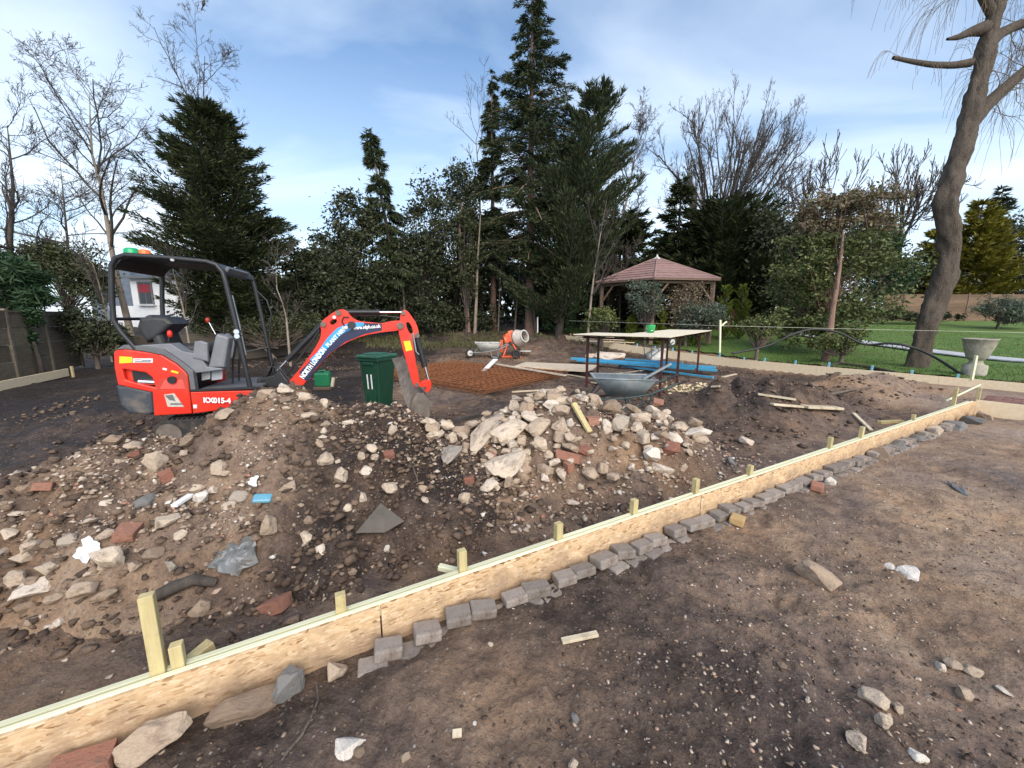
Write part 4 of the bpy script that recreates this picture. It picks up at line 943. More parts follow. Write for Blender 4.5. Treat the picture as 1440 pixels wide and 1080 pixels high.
# the leaning willow
def willow():
    rng = np.random.default_rng(5); Y = 12.3
    b = np.array(base_at(1296, Y, 515)); root = empty('willow_tree', b)
    tag(root, 'big leaning willow with stubby cut limbs and hanging twigs at right', 'tree')
    px = [(1288, 522, 21), (1296, 487, 18), (1305, 453, 20), (1318, 422, 20), (1329, 390, 19), (1337, 355, 18), (1334, 320, 19.5), (1328, 285, 21.5), (1338, 252, 20), (1347, 228, 19), (1358, 190, 18), (1370, 148, 17), (1378, 112, 16.5), (1384, 85, 17), (1389, 58, 19), (1398, 22, 15), (1408, -20, 13), (1425, -90, 10)]
    P = np.array([np.array(at_y(u, v, Y + .8 * i / len(px))) for i, (u, v, r) in enumerate(px)]); P[0, 2] = b[2] - .1
    Rr = np.array([.92 * r / math.hypot(1, (u - CX) / F) for u, _, r in px]) * (P[:, 1] * _c - (P[:, 2] - EYE) * _s) / F
    # a finer trunk with knots
    k = 110; s = np.linspace(0, len(P) - 1, k); PP = np.stack([np.interp(s, np.arange(len(P)), P[:, i]) for i in range(3)], 1); RR = np.interp(s, np.arange(len(P)), Rr)
    V, Fc = tubes_np([(PP[None] - b, RR[None])], [28])
    Vr = V.reshape(k, 28, 3); c = (PP - b)[:, None]
    n = fbm(np.arange(28)[None] * .55 + 0 * s[:, None], s[:, None] * 1.4 + 0 * np.arange(28)[None], 4, 7); wrap = np.minimum(np.arange(28), 28 - np.arange(28))[None] / 14
    n2 = fbm(wrap * 4 + 0 * s[:, None], s[:, None] * 1.5, 4, 8)
    n3 = fbm(wrap * 11 + 0 * s[:, None], s[:, None] * 5, 3, 18)
    V = (c + (Vr - c) * (1 + .42 * n2 + .13 * n3)[..., None]).reshape(-1, 3)
    link('trunk', np_mesh('trunk', V, Fc, True), MT['willow_bark'], root)
    limbs = [[(1362, 178, 15), (1385, 150, 13), (1412, 125, 11), (1450, 92, 9), (1500, 50, 7)], [(1388, 66, 13), (1405, 48, 10), (1425, 38, 9), (1460, 26, 8), (1510, 10, 6)],
             [(1366, 88, 8), (1340, 92, 6.2), (1310, 91, 5.6), (1285, 87, 4.6), (1256, 81, 3.6)], [(1384, 40, 14), (1366, 44, 9), (1348, 52, 6), (1332, 55, 2.5)], [(1396, 20, 9), (1380, -10, 8), (1362, -50, 7), (1340, -120, 5)], [(1400, 10, 9), (1440, -30, 8), (1480, -80, 6), (1520, -100, 5)],
             [(1340, -120, 5), (1315, -130, 4), (1285, -120, 3), (1262, -90, 2)]]
    gl = []
    for li, l in enumerate(limbs):
        yo = rng.uniform(-.6, .6); Q = np.array([np.array(at_y(u, v, Y + .65 + yo * i / len(l))) for i, (u, v, r) in enumerate(l)])
        q = resample(Q, 12); rr = np.interp(np.linspace(0, len(l) - 1, 12), np.arange(len(l)), [.62 * r * Y / F for _, _, r in l])
        V, Fc = tubes_np([(q[None] - b, rr[None])], [10]); link('limb', np_mesh('limb', V, Fc, True), MT['willow_bark'], root)
        gl.append((resample(Q, 9)[None], np.interp(np.linspace(0, 11, 9), np.arange(12), rr)[None]))
    tw = []
    for i, n in ((0, 34), (1, 32), (4, 28), (5, 24), (6, 36), (2, 3)):
        g1 = grow(gl[i][0], gl[i][1] * .3, dict(n=n, t0=.25, t1=1, ang=60, ratio=.45, lmax=1.5, taper=.1, k=8, wander=.22, trop=(0, 0, -.10), rl=.010), rng)
        g2 = grow(g1[0], g1[1], dict(n=6, t0=.3, t1=1, ang=40, ratio=1.2, lmax=3.0 if i != 2 else 1.4, taper=.1, k=9, wander=.11, trop=(0, 0, -.42), rl=.0035, rmin=.0052), rng)
        tw += [g1, g2]
    # a long hanging spray at the cut limb
    V, Fc = tubes_np([(g[0] - b, g[1]) for g in tw], [4 if j % 2 == 0 else 3 for j in range(len(tw))])
    link('hanging_twigs', np_mesh('hanging_twigs', V, Fc, True), MT['willow_twig'], root)
willow()

# grasses
def blades(name, label, pts, h, w, leaf, seed):
    rng = np.random.default_rng(seed); N = len(pts)
    d = rng.normal(size=(N, 3)) * .45; d[:, 2] = 1
    V, Fc = leafquads(pts, d, rng.uniform(h[0], h[1], N), w, rng)
    o = link(name, np_mesh(name, V, Fc), LF[leaf]); o['kind'] = 'stuff'; tag(o, label, 'grass')
rng = np.random.default_rng(3)
N = 60000; X = rng.uniform(4, 26, N); Y = 8 + rng.uniform(0, 1, N) ** 1.5 * 18
k = (sd_back(X, Y) > 1.7); X, Y = X[k], Y[k]
off = np.abs((X - pp0.x) * pn.x + (Y - pp0.y) * pn.y); k = (off > .75) & (((X - pp0.x) * pn.x + (Y - pp0.y) * pn.y > 0) | (off > 1.6)); X, Y = X[k], Y[k]
blades('lawn_grass', 'short green mown grass of the lawn on the right', np.stack([X, Y, lawn_z(X, Y) - .01], 1), (.04, .09), .014, 'grass', 1)
N = 26000; X = rng.uniform(-12, 6, N); Y = 19.6 + rng.normal(size=N) * 1.0 + 1.2 * vnoise(X * .5, X * 0, 4)
k = (sd_back(X, Y) < 0) & (vnoise(X * .8, Y * .8, 9) > -.18); X, Y = X[k], Y[k]
blades('rough_grass', 'straggly rough grass and weeds along the foot of the trees', np.stack([X, Y, ground_height(X, Y) - .02], 1), (.06, .26), .025, 'rough', 2)
N = 9000; X = rng.uniform(3, 16, N); Y = rng.uniform(7.5, 20, N); k = (sd_back(X, Y) > .25) & (sd_back(X, Y) < 1.9) & (vnoise(X * .9, Y * .9, 19) > -.1); X, Y = X[k], Y[k]
blades('border_weeds', 'tufts of weeds in the bed between the back board and the lawn', np.stack([X, Y, lawn_z(X, Y) - .05], 1), (.06, .22), .018, 'rough', 3)

# ================================================================== FORM BOARDS, STAKES, RAILS
ROT_F = math.atan2(DV[1], DV[0])
def fpt(t, off, z=0.0): 
    q = P0 + DV * t + NV * off; return Vector((q[0], q[1], z))
def t_of(u, v, off):
    """distance along the front board where a photograph pixel meets the upright plane at this offset"""
    d = ray(u, v); k = (off - float(sd_front(0, 0))) / (d.x * NV[0] + d.y * NV[1])
    return float(t_front(d.x * k, d.y * k)), EYE + d.z * k
T_END = t_of(1372, 562, 0)[0]
BTOP = 0.215
def form_board(name, L, hgt, th, loc, rz, label, mat='osb', pitch=0.0, group=None):
    m = MB().box((0, 0, 0), (L, th, hgt), bev=0.0015)
    o = m.build(name, MT[mat], None, loc, (0, pitch, rz)); return tag(o, label, 'board', group)
lens = [(-1.6, 1.22), (1.224, 3.66), (3.664, 6.10), (6.104, 8.54), (8.544, T_END)]
for i, (a, b) in enumerate(lens):
    lab = ['nearest chipboard form board at bottom left, behind the rough stone slabs', 'second chipboard form board along the front edge, starting left of the single brick scrap', 'third chipboard form board along the front edge, in the middle of the run', 'fourth chipboard form board along the front edge, before the far end', 'far end chipboard form board of the front run, meeting the brick path'][i]
    form_board('form_board', b - a - .004, .32, .018, fpt((a + b) / 2, 0 + random.uniform(-.003, .003), BTOP - .16), ROT_F + random.uniform(-.0015, .0015), lab, group='chipboard form boards of the front run')
rails = [(-1.5, 2.3), (2.304, 5.9), (5.904, 9.0), (9.004, T_END - .05)]
for i, (a, b) in enumerate(rails):
    for off, w, dz, nm in ((.0205, .022, .004, 'front batten capping the inner face of the front boards'), (.066, .026, -.004, 'rear batten nailed along the stakes of the front boards')):
        m = MB().box((0, 0, 0), (b - a, w, .07), bev=.002)
        o = m.build('timber_rail', MT['rail'], None, fpt((a + b) / 2, off + .002 * (i % 2), BTOP - .035 + dz), (0, random.uniform(-.001, .001), ROT_F + random.uniform(-.001, .001)))
        tag(o, ['nearest', 'second nearest', 'second farthest', 'farthest'][i] + ' pale ' + nm, 'batten', 'battens behind the front boards')
st = [(205, 838, .046, .030, 'tall square stake standing above the near end of the front boards'), (248, 905, .042, .03, 'short stub stake just right of the tall near stake'), (477, 835, .046, .035, None), (650, 773, .046, .035, None), (785, 735, .046, .035, None), (891, 702, .046, .035, None), (979, 673, .046, .035, None), (1055, 654, .046, .035, None), (1168, 615, .046, .035, None), (1212, 600, .046, .035, None), (1285, 583, .046, .035, None)]
for i, (u, v, w, th, lab) in enumerate(st):
    t, zt = t_of(u, v, .058)
    zt = max(zt, BTOP + .02)
    m = MB().box((0, 0, (zt - .35) / 2), (w, .040, zt + .35), bev=.002)
    o = m.build('timber_stake', MT['stake'], None, fpt(t, .058, 0), (random.uniform(-.02, .02), random.uniform(-.02, .02), ROT_F + random.uniform(-.05, .05)))
    tag(o, lab or 'short timber stake behind the front boards, %s of its kind from the near end' % ORD[i - 2], 'stake', 'stakes behind the front boards')
for (u, v, hh, lab) in [(1345, 545, .30, 'upright stake with a raking brace at the far end of the front boards'), (1378, 545, .26, 'stake standing at the far corner of the front boards')]:
    t, zt = t_of(u, v, .10); m = MB().box((0, 0, (zt - .3) / 2), (.045, .045, zt + .3), bev=.002)
    tag(m.build('timber_stake', MT['stake'], None, fpt(t, .10, 0), (0, .03, ROT_F)), lab, 'stake', 'stakes behind the front boards')
a = fpt(t_of(1330, 575, .16)[0], .17, .27); b_ = fpt(t_of(1378, 548, .16)[0], .17, .38)
tag(MB().tube([a, b_], .018, 4).build('raking_brace', MT['rail']), 'thin raking brace nailed between the stakes at the far corner', 'brace')
# offcuts by the stakes
def stick(name, a, b, w, h, mat, label, cat, group=None, roll=0.0):
    a = Vector(a); b = Vector(b); d = b - a
    o = MB().box((0, 0, 0), (d.length, w, h), bev=min(w, h) * .08).build(name, MT[mat])
    q = d.to_track_quat('X', 'Z'); o.rotation_mode = 'QUATERNION'; o.rotation_quaternion = q @ Matrix.Rotation(roll, 3, 'X').to_quaternion(); o.location = (a + b) / 2
    return tag(o, label, cat, group)
def px3(u, v, lift=.02): p = hit(u, v); p.z += lift; return p
def offz(u, v, off): 
    t, z = t_of(u, v, off); return fpt(t, off, z)
stick('timber_offcut', offz(262, 935, .10), offz(298, 905, .16), .05, .045, 'stake', 'small stake offcut lying against the batten by the tall stake', 'timber offcut')
stick('timber_offcut', offz(617, 797, .20), offz(655, 806, .09), .035, .03, 'rail', 'pale peg lying across the batten at the second short stake', 'timber offcut')
stick('timber_offcut', px3(1200, 583), px3(1225, 607), .05, .03, 'scrap', 'pale batten leaning on the soil beside the far half of the front boards', 'timber offcut')
stick('timber_offcut', px3(1236, 596), px3(1268, 594), .06, .05, 'stake', 'short block of timber behind the far stakes', 'timber offcut')

# corner board and red brick path at the far right
c0 = fpt(T_END + .02, -.005, 0); c1 = on_z(1475, 577, .2); c1 = Vector((c1.x, c1.y, 0)); cd = (c1 - c0)
form_board('form_board', cd.length, .34, .018, ((c0 + c1) / 2 + Vector((0, 0, .07))), math.atan2(cd.y, cd.x), 'short chipboard form board running right from the far corner', 'osb_far')
bp = empty('path', (c0.x + .2, c0.y + .25, 0)); bp['kind'] = 'structure'
brk = MB().box((0, 0, 0), (.198, .098, .06), bev=.006).mesh('brick'); brk.materials.append(MT['redblock'])
cdn = cd.normalized(); cnn = Vector((-cdn.y, cdn.x, 0))
for i in range(22):
    for j in range(13):
        q = c0 + cdn * (.12 + i * .206 + (.1 if j % 2 else 0)) + cnn * (.10 + j * .106)
        if sd_back(q.x, q.y) > -.12 and j > 2: continue
        o = link('brick', brk, None, bp); o.location = (q.x - bp.location.x, q.y - bp.location.y, .135 + random.uniform(-.006, .006)); o.rotation_euler = (random.uniform(-.02, .02), random.uniform(-.02, .02), math.atan2(cd.y, cd.x) + random.uniform(-.03, .03))
pb = c0 + cdn * .75 + cnn * .38
tag(MB().box((0, 0, .10), (.44, .10, .215), bev=.006).build('concrete_block', MT['pinkblock'], None, (pb.x, pb.y, .17), (0, 0, math.atan2(cd.y, cd.x) + .05)), 'pinkish concrete block standing on the red brick path at far right', 'block')

# back board with blue tipped pegs
bl = float(np.linalg.norm(B1 - B0)); ROT_B = math.atan2(BD[1], BD[0])
def bpt(t, off=0.0): q = B0 + BD * t + BN * off; return Vector((q[0], q[1], bz(q[0], q[1])))
def bzz(t): p = bpt(t, .5); return bz(p.x, p.y)
a = -1.2; k = 0
while a < bl:
    b = min(a + 2.44, bl); za, zb = bzz(a), bzz(b); p = bpt((a + b) / 2)
    form_board('form_board', b - a - .004, .36, .018, (p.x, p.y, (za + zb) / 2 + .02), ROT_B, 'chipboard form board of the back run, %s from the right hand end' % ORD[k], 'osb_far', pitch=-math.atan2(zb - za, b - a), group='chipboard form boards of the back run'); a = b; k += 1
for i in range(17):
    t = .9 + i * .82 + random.uniform(-.12, .12); p = bpt(t, .045); zt = bzz(t) + .20 + random.uniform(.06, .14)
    o = MB().box((0, 0, (zt - bzz(t) + .2) / 2), (.045, .045, zt - bzz(t) + .2), bev=.002).build('timber_peg', MT['peg_blue'] if i < 12 else MT['stake'], None, (p.x, p.y, bzz(t) - .2), (random.uniform(-.05, .05), random.uniform(-.05, .05), ROT_B))
    tag(o, '%s peg behind the back board, %s from the right hand end' % ('blue painted' if i < 12 else 'bare wooden', ORD[i]), 'peg', 'pegs behind the back board')
# board at far left
l0 = on_z(-60, 552, .05); l1 = on_z(95, 521, .05); ld = l1 - l0
form_board('form_board', Vector((ld.x, ld.y)).length, .22, .04, ((l0.x + l1.x) / 2, (l0.y + l1.y) / 2, .0), math.atan2(ld.y, ld.x), 'pale form board lying along the foot of the left hand fence', 'osb_far')
stick('timber_peg', (l1.x * .96, l1.y * .97, -.1), (l1.x * .96, l1.y * .97, .22), .05, .05, 'stake', 'single peg behind the left hand form board', 'peg')

# ================================================================== STONES
def hull_mesh(name, seed, n=16, box=.0, bev=.05, sub=False, flat=1.0):
    r = random.Random(seed); b = bmesh.new()
    for i in range(n):
        if box:
            if box == 2: p = Vector([(1 if r.random() < .5 else -1) * r.uniform(.72, 1) for _ in range(3)])
            else:
                p = Vector((r.gauss(0, 1), r.gauss(0, 1), r.gauss(0, 1))); k = 3.6
                p = p / (abs(p.x) ** k + abs(p.y) ** k + abs(p.z) ** k) ** (1 / k) * r.uniform(.72, 1.0)
                p.x += .22 * p.z * (1 if seed % 2 else -1); p.y *= 1 - .22 * p.x
        else:
            p = Vector((r.gauss(0, 1), r.gauss(0, 1), r.gauss(0, 1))).normalized() * r.uniform(.8, 1.0)
        p.z *= flat
        b.verts.new(p * .5)
    h = bmesh.ops.convex_hull(b, input=b.verts[:])
    bmesh.ops.delete(b, geom=[v for v in b.verts if not v.link_faces], context='VERTS')
    bmesh.ops.dissolve_limit(b, angle_limit=R(9), verts=b.verts[:], edges=b.edges[:])
    if bev: bmesh.ops.bevel(b, geom=b.edges[:], offset=bev, segments=2, affect='EDGES', profile=.5, clamp_overlap=True)
    bmesh.ops.triangulate(b, faces=b.faces[:])
    if sub:
        bmesh.ops.subdivide_edges(b, edges=[e for e in b.edges if e.calc_length() > .16], cuts=2, use_grid_fill=True)
        bmesh.ops.triangulate(b, faces=b.faces[:])
        from mathutils import noise as mn
        b.normal_update()
        for v in b.verts:
            q = v.co * 5 + Vector((seed, 0, 0)); v.co += v.normal * (mn.noise(q) * .035 + mn.noise(q * 3) * .016)
    me = bpy.data.meshes.new(name); b.to_mesh(me); b.free()
    me.polygons.foreach_set('use_smooth', [False] * len(me.polygons)); return me
POOL = {}
for kind, mats, args in (('angular', ('concrete', 'stone', 'white_stone', 'slate_stone'), dict(n=20, box=1, bev=.035, sub=True)), ('round', ('stone', 'concrete', 'white_stone', 'slate_stone'), dict(n=26, bev=.07)), ('slab', ('concrete', 'white_stone', 'stone', 'slate_stone'), dict(n=22, box=1, bev=.03, sub=True, flat=1.0)), ('brick', ('brick',), dict(n=26, box=2, bev=.03, sub=True))):
    for mt in mats:
        for k in range(7 if kind != 'brick' else 4):
            me = hull_mesh(kind, 100 + k * 17 + len(kind), **args); me.materials.append(MT[mt]); POOL.setdefault((kind, mt), []).append(me)
rr = random.Random(4)
def rock(pos, size, kind, mat, name, label, cat, group=None, rz=None, tilt=None, sink=.25):
    """size: length, depth, height in metres"""
    me = rr.choice(POOL[(kind, mat)]); o = link(name, me)
    o.scale = size
    o.rotation_euler = (tilt[0] if tilt else rr.uniform(-.35, .35), tilt[1] if tilt else rr.uniform(-.35, .35), rr.uniform(0, 6.28) if rz is None else rz)
    o.location = (pos[0], pos[1], pos[2] + size[2] * (.5 - sink)); return tag(o, label, cat, group)
def rock_px(u, v, w, h, kind, mat, name, label, cat, group=None, rz=None, tilt=None, sink=.25, dep=.8):
    p = hit(u, v + h * .35); s = (p.y * _c - (p.z - EYE) * _s) / F
    return rock(p, (w * s, max(w, h) * s * dep, h * s), kind, mat, name, label, cat, group, rz, tilt, sink)

GA = 'stones on the soil heap'; GB = 'lumps of the broken concrete pile'; GF = 'stones on the near ground'
# ---- the soil heap, stones one can pick out
for (u, v, w, h, kd, mt, lab) in [
    (372, 552, 24, 17, 'angular', 'concrete', 'pale squared stone on the very crest of the soil heap'), (429, 560, 26, 17, 'angular', 'concrete', 'pale blocky stone right of the crest of the soil heap'), (457, 567, 14, 18, 'angular', 'concrete', 'pointed pale stone upright on the dark side of the heap'),
    (434, 586, 24, 12, 'slab', 'concrete', 'flat pale stone on the ridge between tan and dark soil'), (457, 596, 17, 13, 'round', 'stone', 'uppermost of three round stones down the heap ridge'), (456, 610, 14, 13, 'round', 'concrete', 'middle of three round stones down the heap ridge'), (450, 624, 14, 15, 'angular', 'concrete', 'lowest of three stones down the heap ridge'),
    (457, 650, 28, 19, 'angular', 'concrete', 'broad pale stone below the ridge of the heap'), (481, 667, 29, 26, 'round', 'concrete', 'big rounded tan cobble low on the heap'), (516, 664, 24, 14, 'angular', 'concrete', 'flat topped pale block low on the dark soil'), (523, 633, 22, 12, 'angular', 'concrete', 'pale angular stone high in the dark soil cluster'), (508, 644, 14, 13, 'angular', 'concrete', 'small square pale stone in the dark soil cluster'), (527, 642, 15, 10, 'angular', 'concrete', 'lower neighbour of the angular stone in the dark soil cluster'),
    (553, 604, 14, 15, 'angular', 'stone', 'lone beige stone on the upper dark slope of the heap'), (510, 698, 14, 15, 'angular', 'concrete', 'small pale cube like stone left of the dark slate tent'), (490, 714, 19, 14, 'round', 'concrete', 'pinkish round stone left of the dark slate tent'), (550, 686, 30, 15, 'round', 'stone', 'orange brown lump above the dark slate tent'), (595, 688, 22, 13, 'round', 'concrete', 'pale rounded stone at the right foot of the soil heap'), (598, 702, 20, 10, 'round', 'concrete', 'flat pale stone at the right foot of the soil heap'),
    (378, 738, 24, 30, 'angular', 'concrete', 'leaning grey stone at the front foot of the soil heap'), (430, 757, 22, 24, 'angular', 'concrete', 'pale wedge stone at the front foot of the soil heap'), (545, 776, 13, 14, 'round', 'white_stone', 'round white pebble in front of the soil heap'), (495, 803, 17, 12, 'round', 'stone', 'round grey stone on the bare ground before the heap'),
    (221, 650, 20, 36, 'slab', 'concrete', 'long pale stone standing on edge on the left slope'), (205, 703, 38, 20, 'round', 'slate_stone', 'dark slate grey cobble on the left slope'), (285, 699, 22, 22, 'angular', 'white_stone', 'whitish angular stone on the left slope'), (236, 733, 38, 20, 'round', 'concrete', 'oval pale stone in the middle of the left slope'), (156, 781, 40, 44, 'angular', 'concrete', 'biggest pale lump low on the left slope beside the paper scrap'),
    (188, 797, 22, 14, 'angular', 'concrete', 'pale broken stone right of the biggest lump'), (50, 768, 34, 20, 'angular', 'concrete', 'squared pale stone near the left edge of the picture'), (52, 836, 46, 20, 'slab', 'concrete', 'long flat stone near the left edge of the picture'), (24, 811, 28, 24, 'angular', 'stone', 'grey stone standing on edge at the left margin'), (48, 817, 26, 20, 'round', 'stone', 'brown rounded stone beside the long flat stone'),
    (12, 752, 28, 18, 'angular', 'concrete', 'pale stone cut by the left margin'), (80, 852, 26, 18, 'round', 'stone', 'rounded stone at the bottom of the left slope'), (150, 836, 34, 18, 'slab', 'stone', 'tilted flat stone above the muddy log'), (112, 838, 30, 18, 'angular', 'stone', 'blunt stone at the bottom of the left slope'), (97, 757, 30, 16, 'round', 'stone', 'smooth brown stone on the lower left slope'), (128, 735, 28, 10, 'round', 'concrete', 'flat oval stone on the lower left slope'),
    (255, 753, 22, 12, 'angular', 'concrete', 'pale chip below the oval stone'), (310, 660, 26, 24, 'angular', 'stone', 'pointed tan stone half buried in the tan slope'), (300, 690, 16, 12, 'angular', 'concrete', 'small pale stone below the pointed tan stone'), (160, 620, 30, 16, 'angular', 'stone', 'brown stone on the left shoulder of the heap'), (188, 628, 26, 14, 'slab', 'concrete', 'pale flat stone on the left shoulder of the heap'), (232, 603, 22, 14, 'angular', 'stone', 'stone on the skyline left of the crest'), (265, 618, 26, 16, 'round', 'stone', 'round brown stone under the skyline left of the crest'), (272, 602, 28, 14, 'angular', 'stone', 'broad brown stone on the skyline below the digger skirt'), (318, 580, 30, 12, 'angular', 'concrete', 'long pale stone on the skyline left of the crest'), (260, 640, 18, 10, 'round', 'concrete', 'small oval stone under the skyline'), (405, 562, 26, 14, 'angular', 'stone', 'brown stone between the crest and the blocky stone'), (400, 548, 26, 10, 'slab', 'concrete', 'flat stone lying against the foot of the boom')]:
    rock_px(u, v, w, h, kd, mt, 'stone', lab, 'stone', GA)
for (u, v, w, h, lab) in [(235, 671, 20, 14, 'red brick fragment in the middle of the left slope'), (180, 748, 32, 14, 'reddish brick lump above the biggest pale lump'), (547, 641, 15, 9, 'small red brick chip on the dark soil cluster'), (190, 640, 14, 12, 'dull red brick chip on the left shoulder'), (62, 684, 26, 12, 'faded red brick near the left edge')]:
    rock_px(u, v, w, h, 'brick', 'brick', 'brick_fragment', lab, 'brick', GA)
# ---- the concrete pile
def slab_px(u0, v0, u1, v1, w, th, label, mat='concrete', lift=.04, roll=.4):
    a = hit(u0, v0); b = hit(u1, v1); a.z += lift; b.z += lift; d = b - a
    o = link('concrete_slab', rr.choice(POOL[('slab', mat)]))
    s = (a.y + b.y) / 2 / F
    o.scale = (d.length * 1.12, w * s, th * s); o.rotation_mode = 'QUATERNION'
    o.rotation_quaternion = d.to_track_quat('X', 'Z') @ Matrix.Rotation(roll, 3, 'X').to_quaternion(); o.location = (a + b) / 2
    return tag(o, label, 'concrete slab', GB)
slab_px(656, 645, 708, 590, 30, 20, 'long broken slab lying down the left edge of the pile', lift=.07)
slab_px(697, 630, 738, 603, 36, 24, 'second long broken slab, above the left edge of the pile', lift=.08)
slab_px(690, 680, 745, 640, 44, 26, 'third broken slab, thick and earthy, at the front of the pile', lift=.06)
slab_px(745, 622, 770, 600, 30, 18, 'pale tilted slab in the middle of the pile', lift=.08)
slab_px(785, 620, 792, 598, 24, 16, 'buff slab standing up in the centre of the pile', lift=.08)
slab_px(620, 655, 648, 635, 26, 20, 'earthy lump at the left tip of the pile', 'stone')
for (u, v, w, h, kd, mt, lab) in [
    (742, 573, 28, 22, 'angular', 'concrete', 'buff pyramid shaped lump at the top left of the pile'), (748, 587, 34, 14, 'slab', 'concrete', 'long buff block under the pyramid shaped lump'), (775, 568, 24, 18, 'angular', 'concrete', 'grey lump on the top of the pile'), (790, 575, 30, 18, 'angular', 'concrete', 'wide grey lump on the top of the pile'), (802, 593, 14, 14, 'round', 'white_stone', 'round white stone left of the timber offcut'),
    (864, 571, 28, 20, 'angular', 'concrete', 'pale lump on top right by the barrow wheel'), (873, 594, 34, 26, 'angular', 'stone', 'broad brown lump right of the timber offcut'), (852, 597, 14, 24, 'slab', 'concrete', 'upright grey block right of the timber offcut'), (920, 581, 26, 16, 'angular', 'concrete', 'whitish lump high on the right of the pile'), (937, 578, 16, 10, 'round', 'concrete', 'pinkish lump on the far right crest'), (896, 600, 22, 18, 'angular', 'concrete', 'blunt grey lump right of centre'), (904, 615, 26, 22, 'angular', 'stone', 'brown knobbly lump right of centre'),
    (916, 637, 28, 26, 'angular', 'white_stone', 'white mottled lump at the right front'), (949, 618, 26, 14, 'slab', 'concrete', 'buff flat lump above the red brick at right'), (962, 625, 20, 14, 'angular', 'stone', 'brown lump beside the white flat slab'), (880, 627, 18, 12, 'round', 'concrete', 'grey round lump at the right front'), (863, 632, 18, 10, 'slab', 'concrete', 'flat grey lump at the right front'), (757, 625, 22, 26, 'angular', 'concrete', 'pink grey lump in the middle of the pile'), (770, 640, 18, 16, 'angular', 'concrete', 'pink flecked lump above the brick group'),
    (834, 665, 34, 18, 'angular', 'stone', 'grey brown lump low on the front of the pile'), (914, 660, 26, 9, 'slab', 'concrete', 'flat pale chip low on the right front'), (686, 683, 28, 14, 'slab', 'concrete', 'small pale slab lying at the front left foot'), (716, 678, 26, 26, 'angular', 'concrete', 'pale upright lump at the front left foot'), (740, 648, 20, 20, 'angular', 'stone', 'earthy lump behind the front left foot'), (655, 700, 24, 20, 'round', 'stone', 'earthy round lump left of the pile foot'), (805, 706, 24, 9, 'round', 'concrete', 'smooth oval stone in front of the pile'), (870, 693, 12, 10, 'round', 'white_stone', 'cream pebble in front of the pile'), (815, 685, 13, 12, 'round', 'concrete', 'round pale pebble at the pile foot'),
    (1028, 648, 20, 15, 'angular', 'slate_stone', 'grey cube shaped stone right of the pile'), (1050, 620, 26, 12, 'round', 'concrete', 'pale stone on the dark soil right of the pile')]:
    rock_px(u, v, w, h, kd, mt, 'concrete_lump', lab, 'concrete lump', GB)
rock_px(979, 607, 48, 30, 'slab', 'white_stone', 'concrete_slab', 'white flat slab leaning at the right end of the pile', 'concrete slab', GB, rz=.2, tilt=(.9, .1), dep=.35)
for (u, v, w, h, lab) in [(800, 641, 36, 13, 'longest red brick at the front of the pile'), (820, 635, 18, 14, 'red brick end beside the longest brick'), (833, 592, 18, 12, 'dark red brick behind the timber offcut'), (944, 634, 22, 18, 'orange red brick at the right front of the pile'), (799, 657, 12, 16, 'red brick sliver below the longest brick'), (660, 677, 14, 10, 'red brick chip at the left foot of the pile'), (690, 643, 20, 10, 'pink brick fragment on the left slabs'), (925, 567, 18, 10, 'dull red lump on the far right crest')]:
    rock_px(u, v, w, h, 'brick', 'brick', 'brick_fragment', lab, 'brick', GB)
# more lumps that nothing tells apart
def scatter_rocks(n, gen, size, choices, name, label, cat, group, seed):
    rs = random.Random(seed); done = 0
    while done < n:
        x, y = gen(rs)
        if x is None: continue
        s = size[0] + (size[1] - size[0]) * rs.random() ** 2.2
        kd, mt = rs.choice(choices)
        lift = rs.random() ** 2 * .16 if group == GB else 0.0
        rock((x, y, gz(x, y) + lift), (s * rs.uniform(.8, 1.35), s * rs.uniform(.7, 1.1), s * rs.uniform(.45, .85)), kd, mt, name, label, cat, group, sink=rs.uniform(.3, .5)); done += 1
def gen_b(rs):
    x, y = rs.uniform(-.9, 2.3), rs.uniform(3.3, 5.5)
    h = float(heap_b(np.array([x]), np.array([y]))[0])
    return (x, y) if h > .04 and rs.random() < .12 + 2.0 * h else (None, None)
def gen_a(rs):
    x, y = rs.uniform(-5.2, -.2), rs.uniform(1.6, 4.1)
    return (x, y) if float(heap_a(np.array([x]), np.array([y]))[0]) > .0 and (x < -1.3 or rs.random() < .35) and sd_front(x, y) > .3 else (None, None)
scatter_rocks(268, gen_b, (.075, .25), [('angular', 'concrete')] * 6 + [('slab', 'concrete')] * 3 + [('angular', 'stone')] * 2 + [('slab', 'stone')], 'concrete_lump', 'small broken lump among the others in the concrete pile', 'concrete lump', GB, 5)
scatter_rocks(240, gen_a, (.04, .15), [('round', 'stone')] * 3 + [('angular', 'stone')] * 2 + [('round', 'concrete'), ('angular', 'concrete')] * 2, 'stone', 'small loose stone among the others on the soil heap', 'stone', GA, 6)
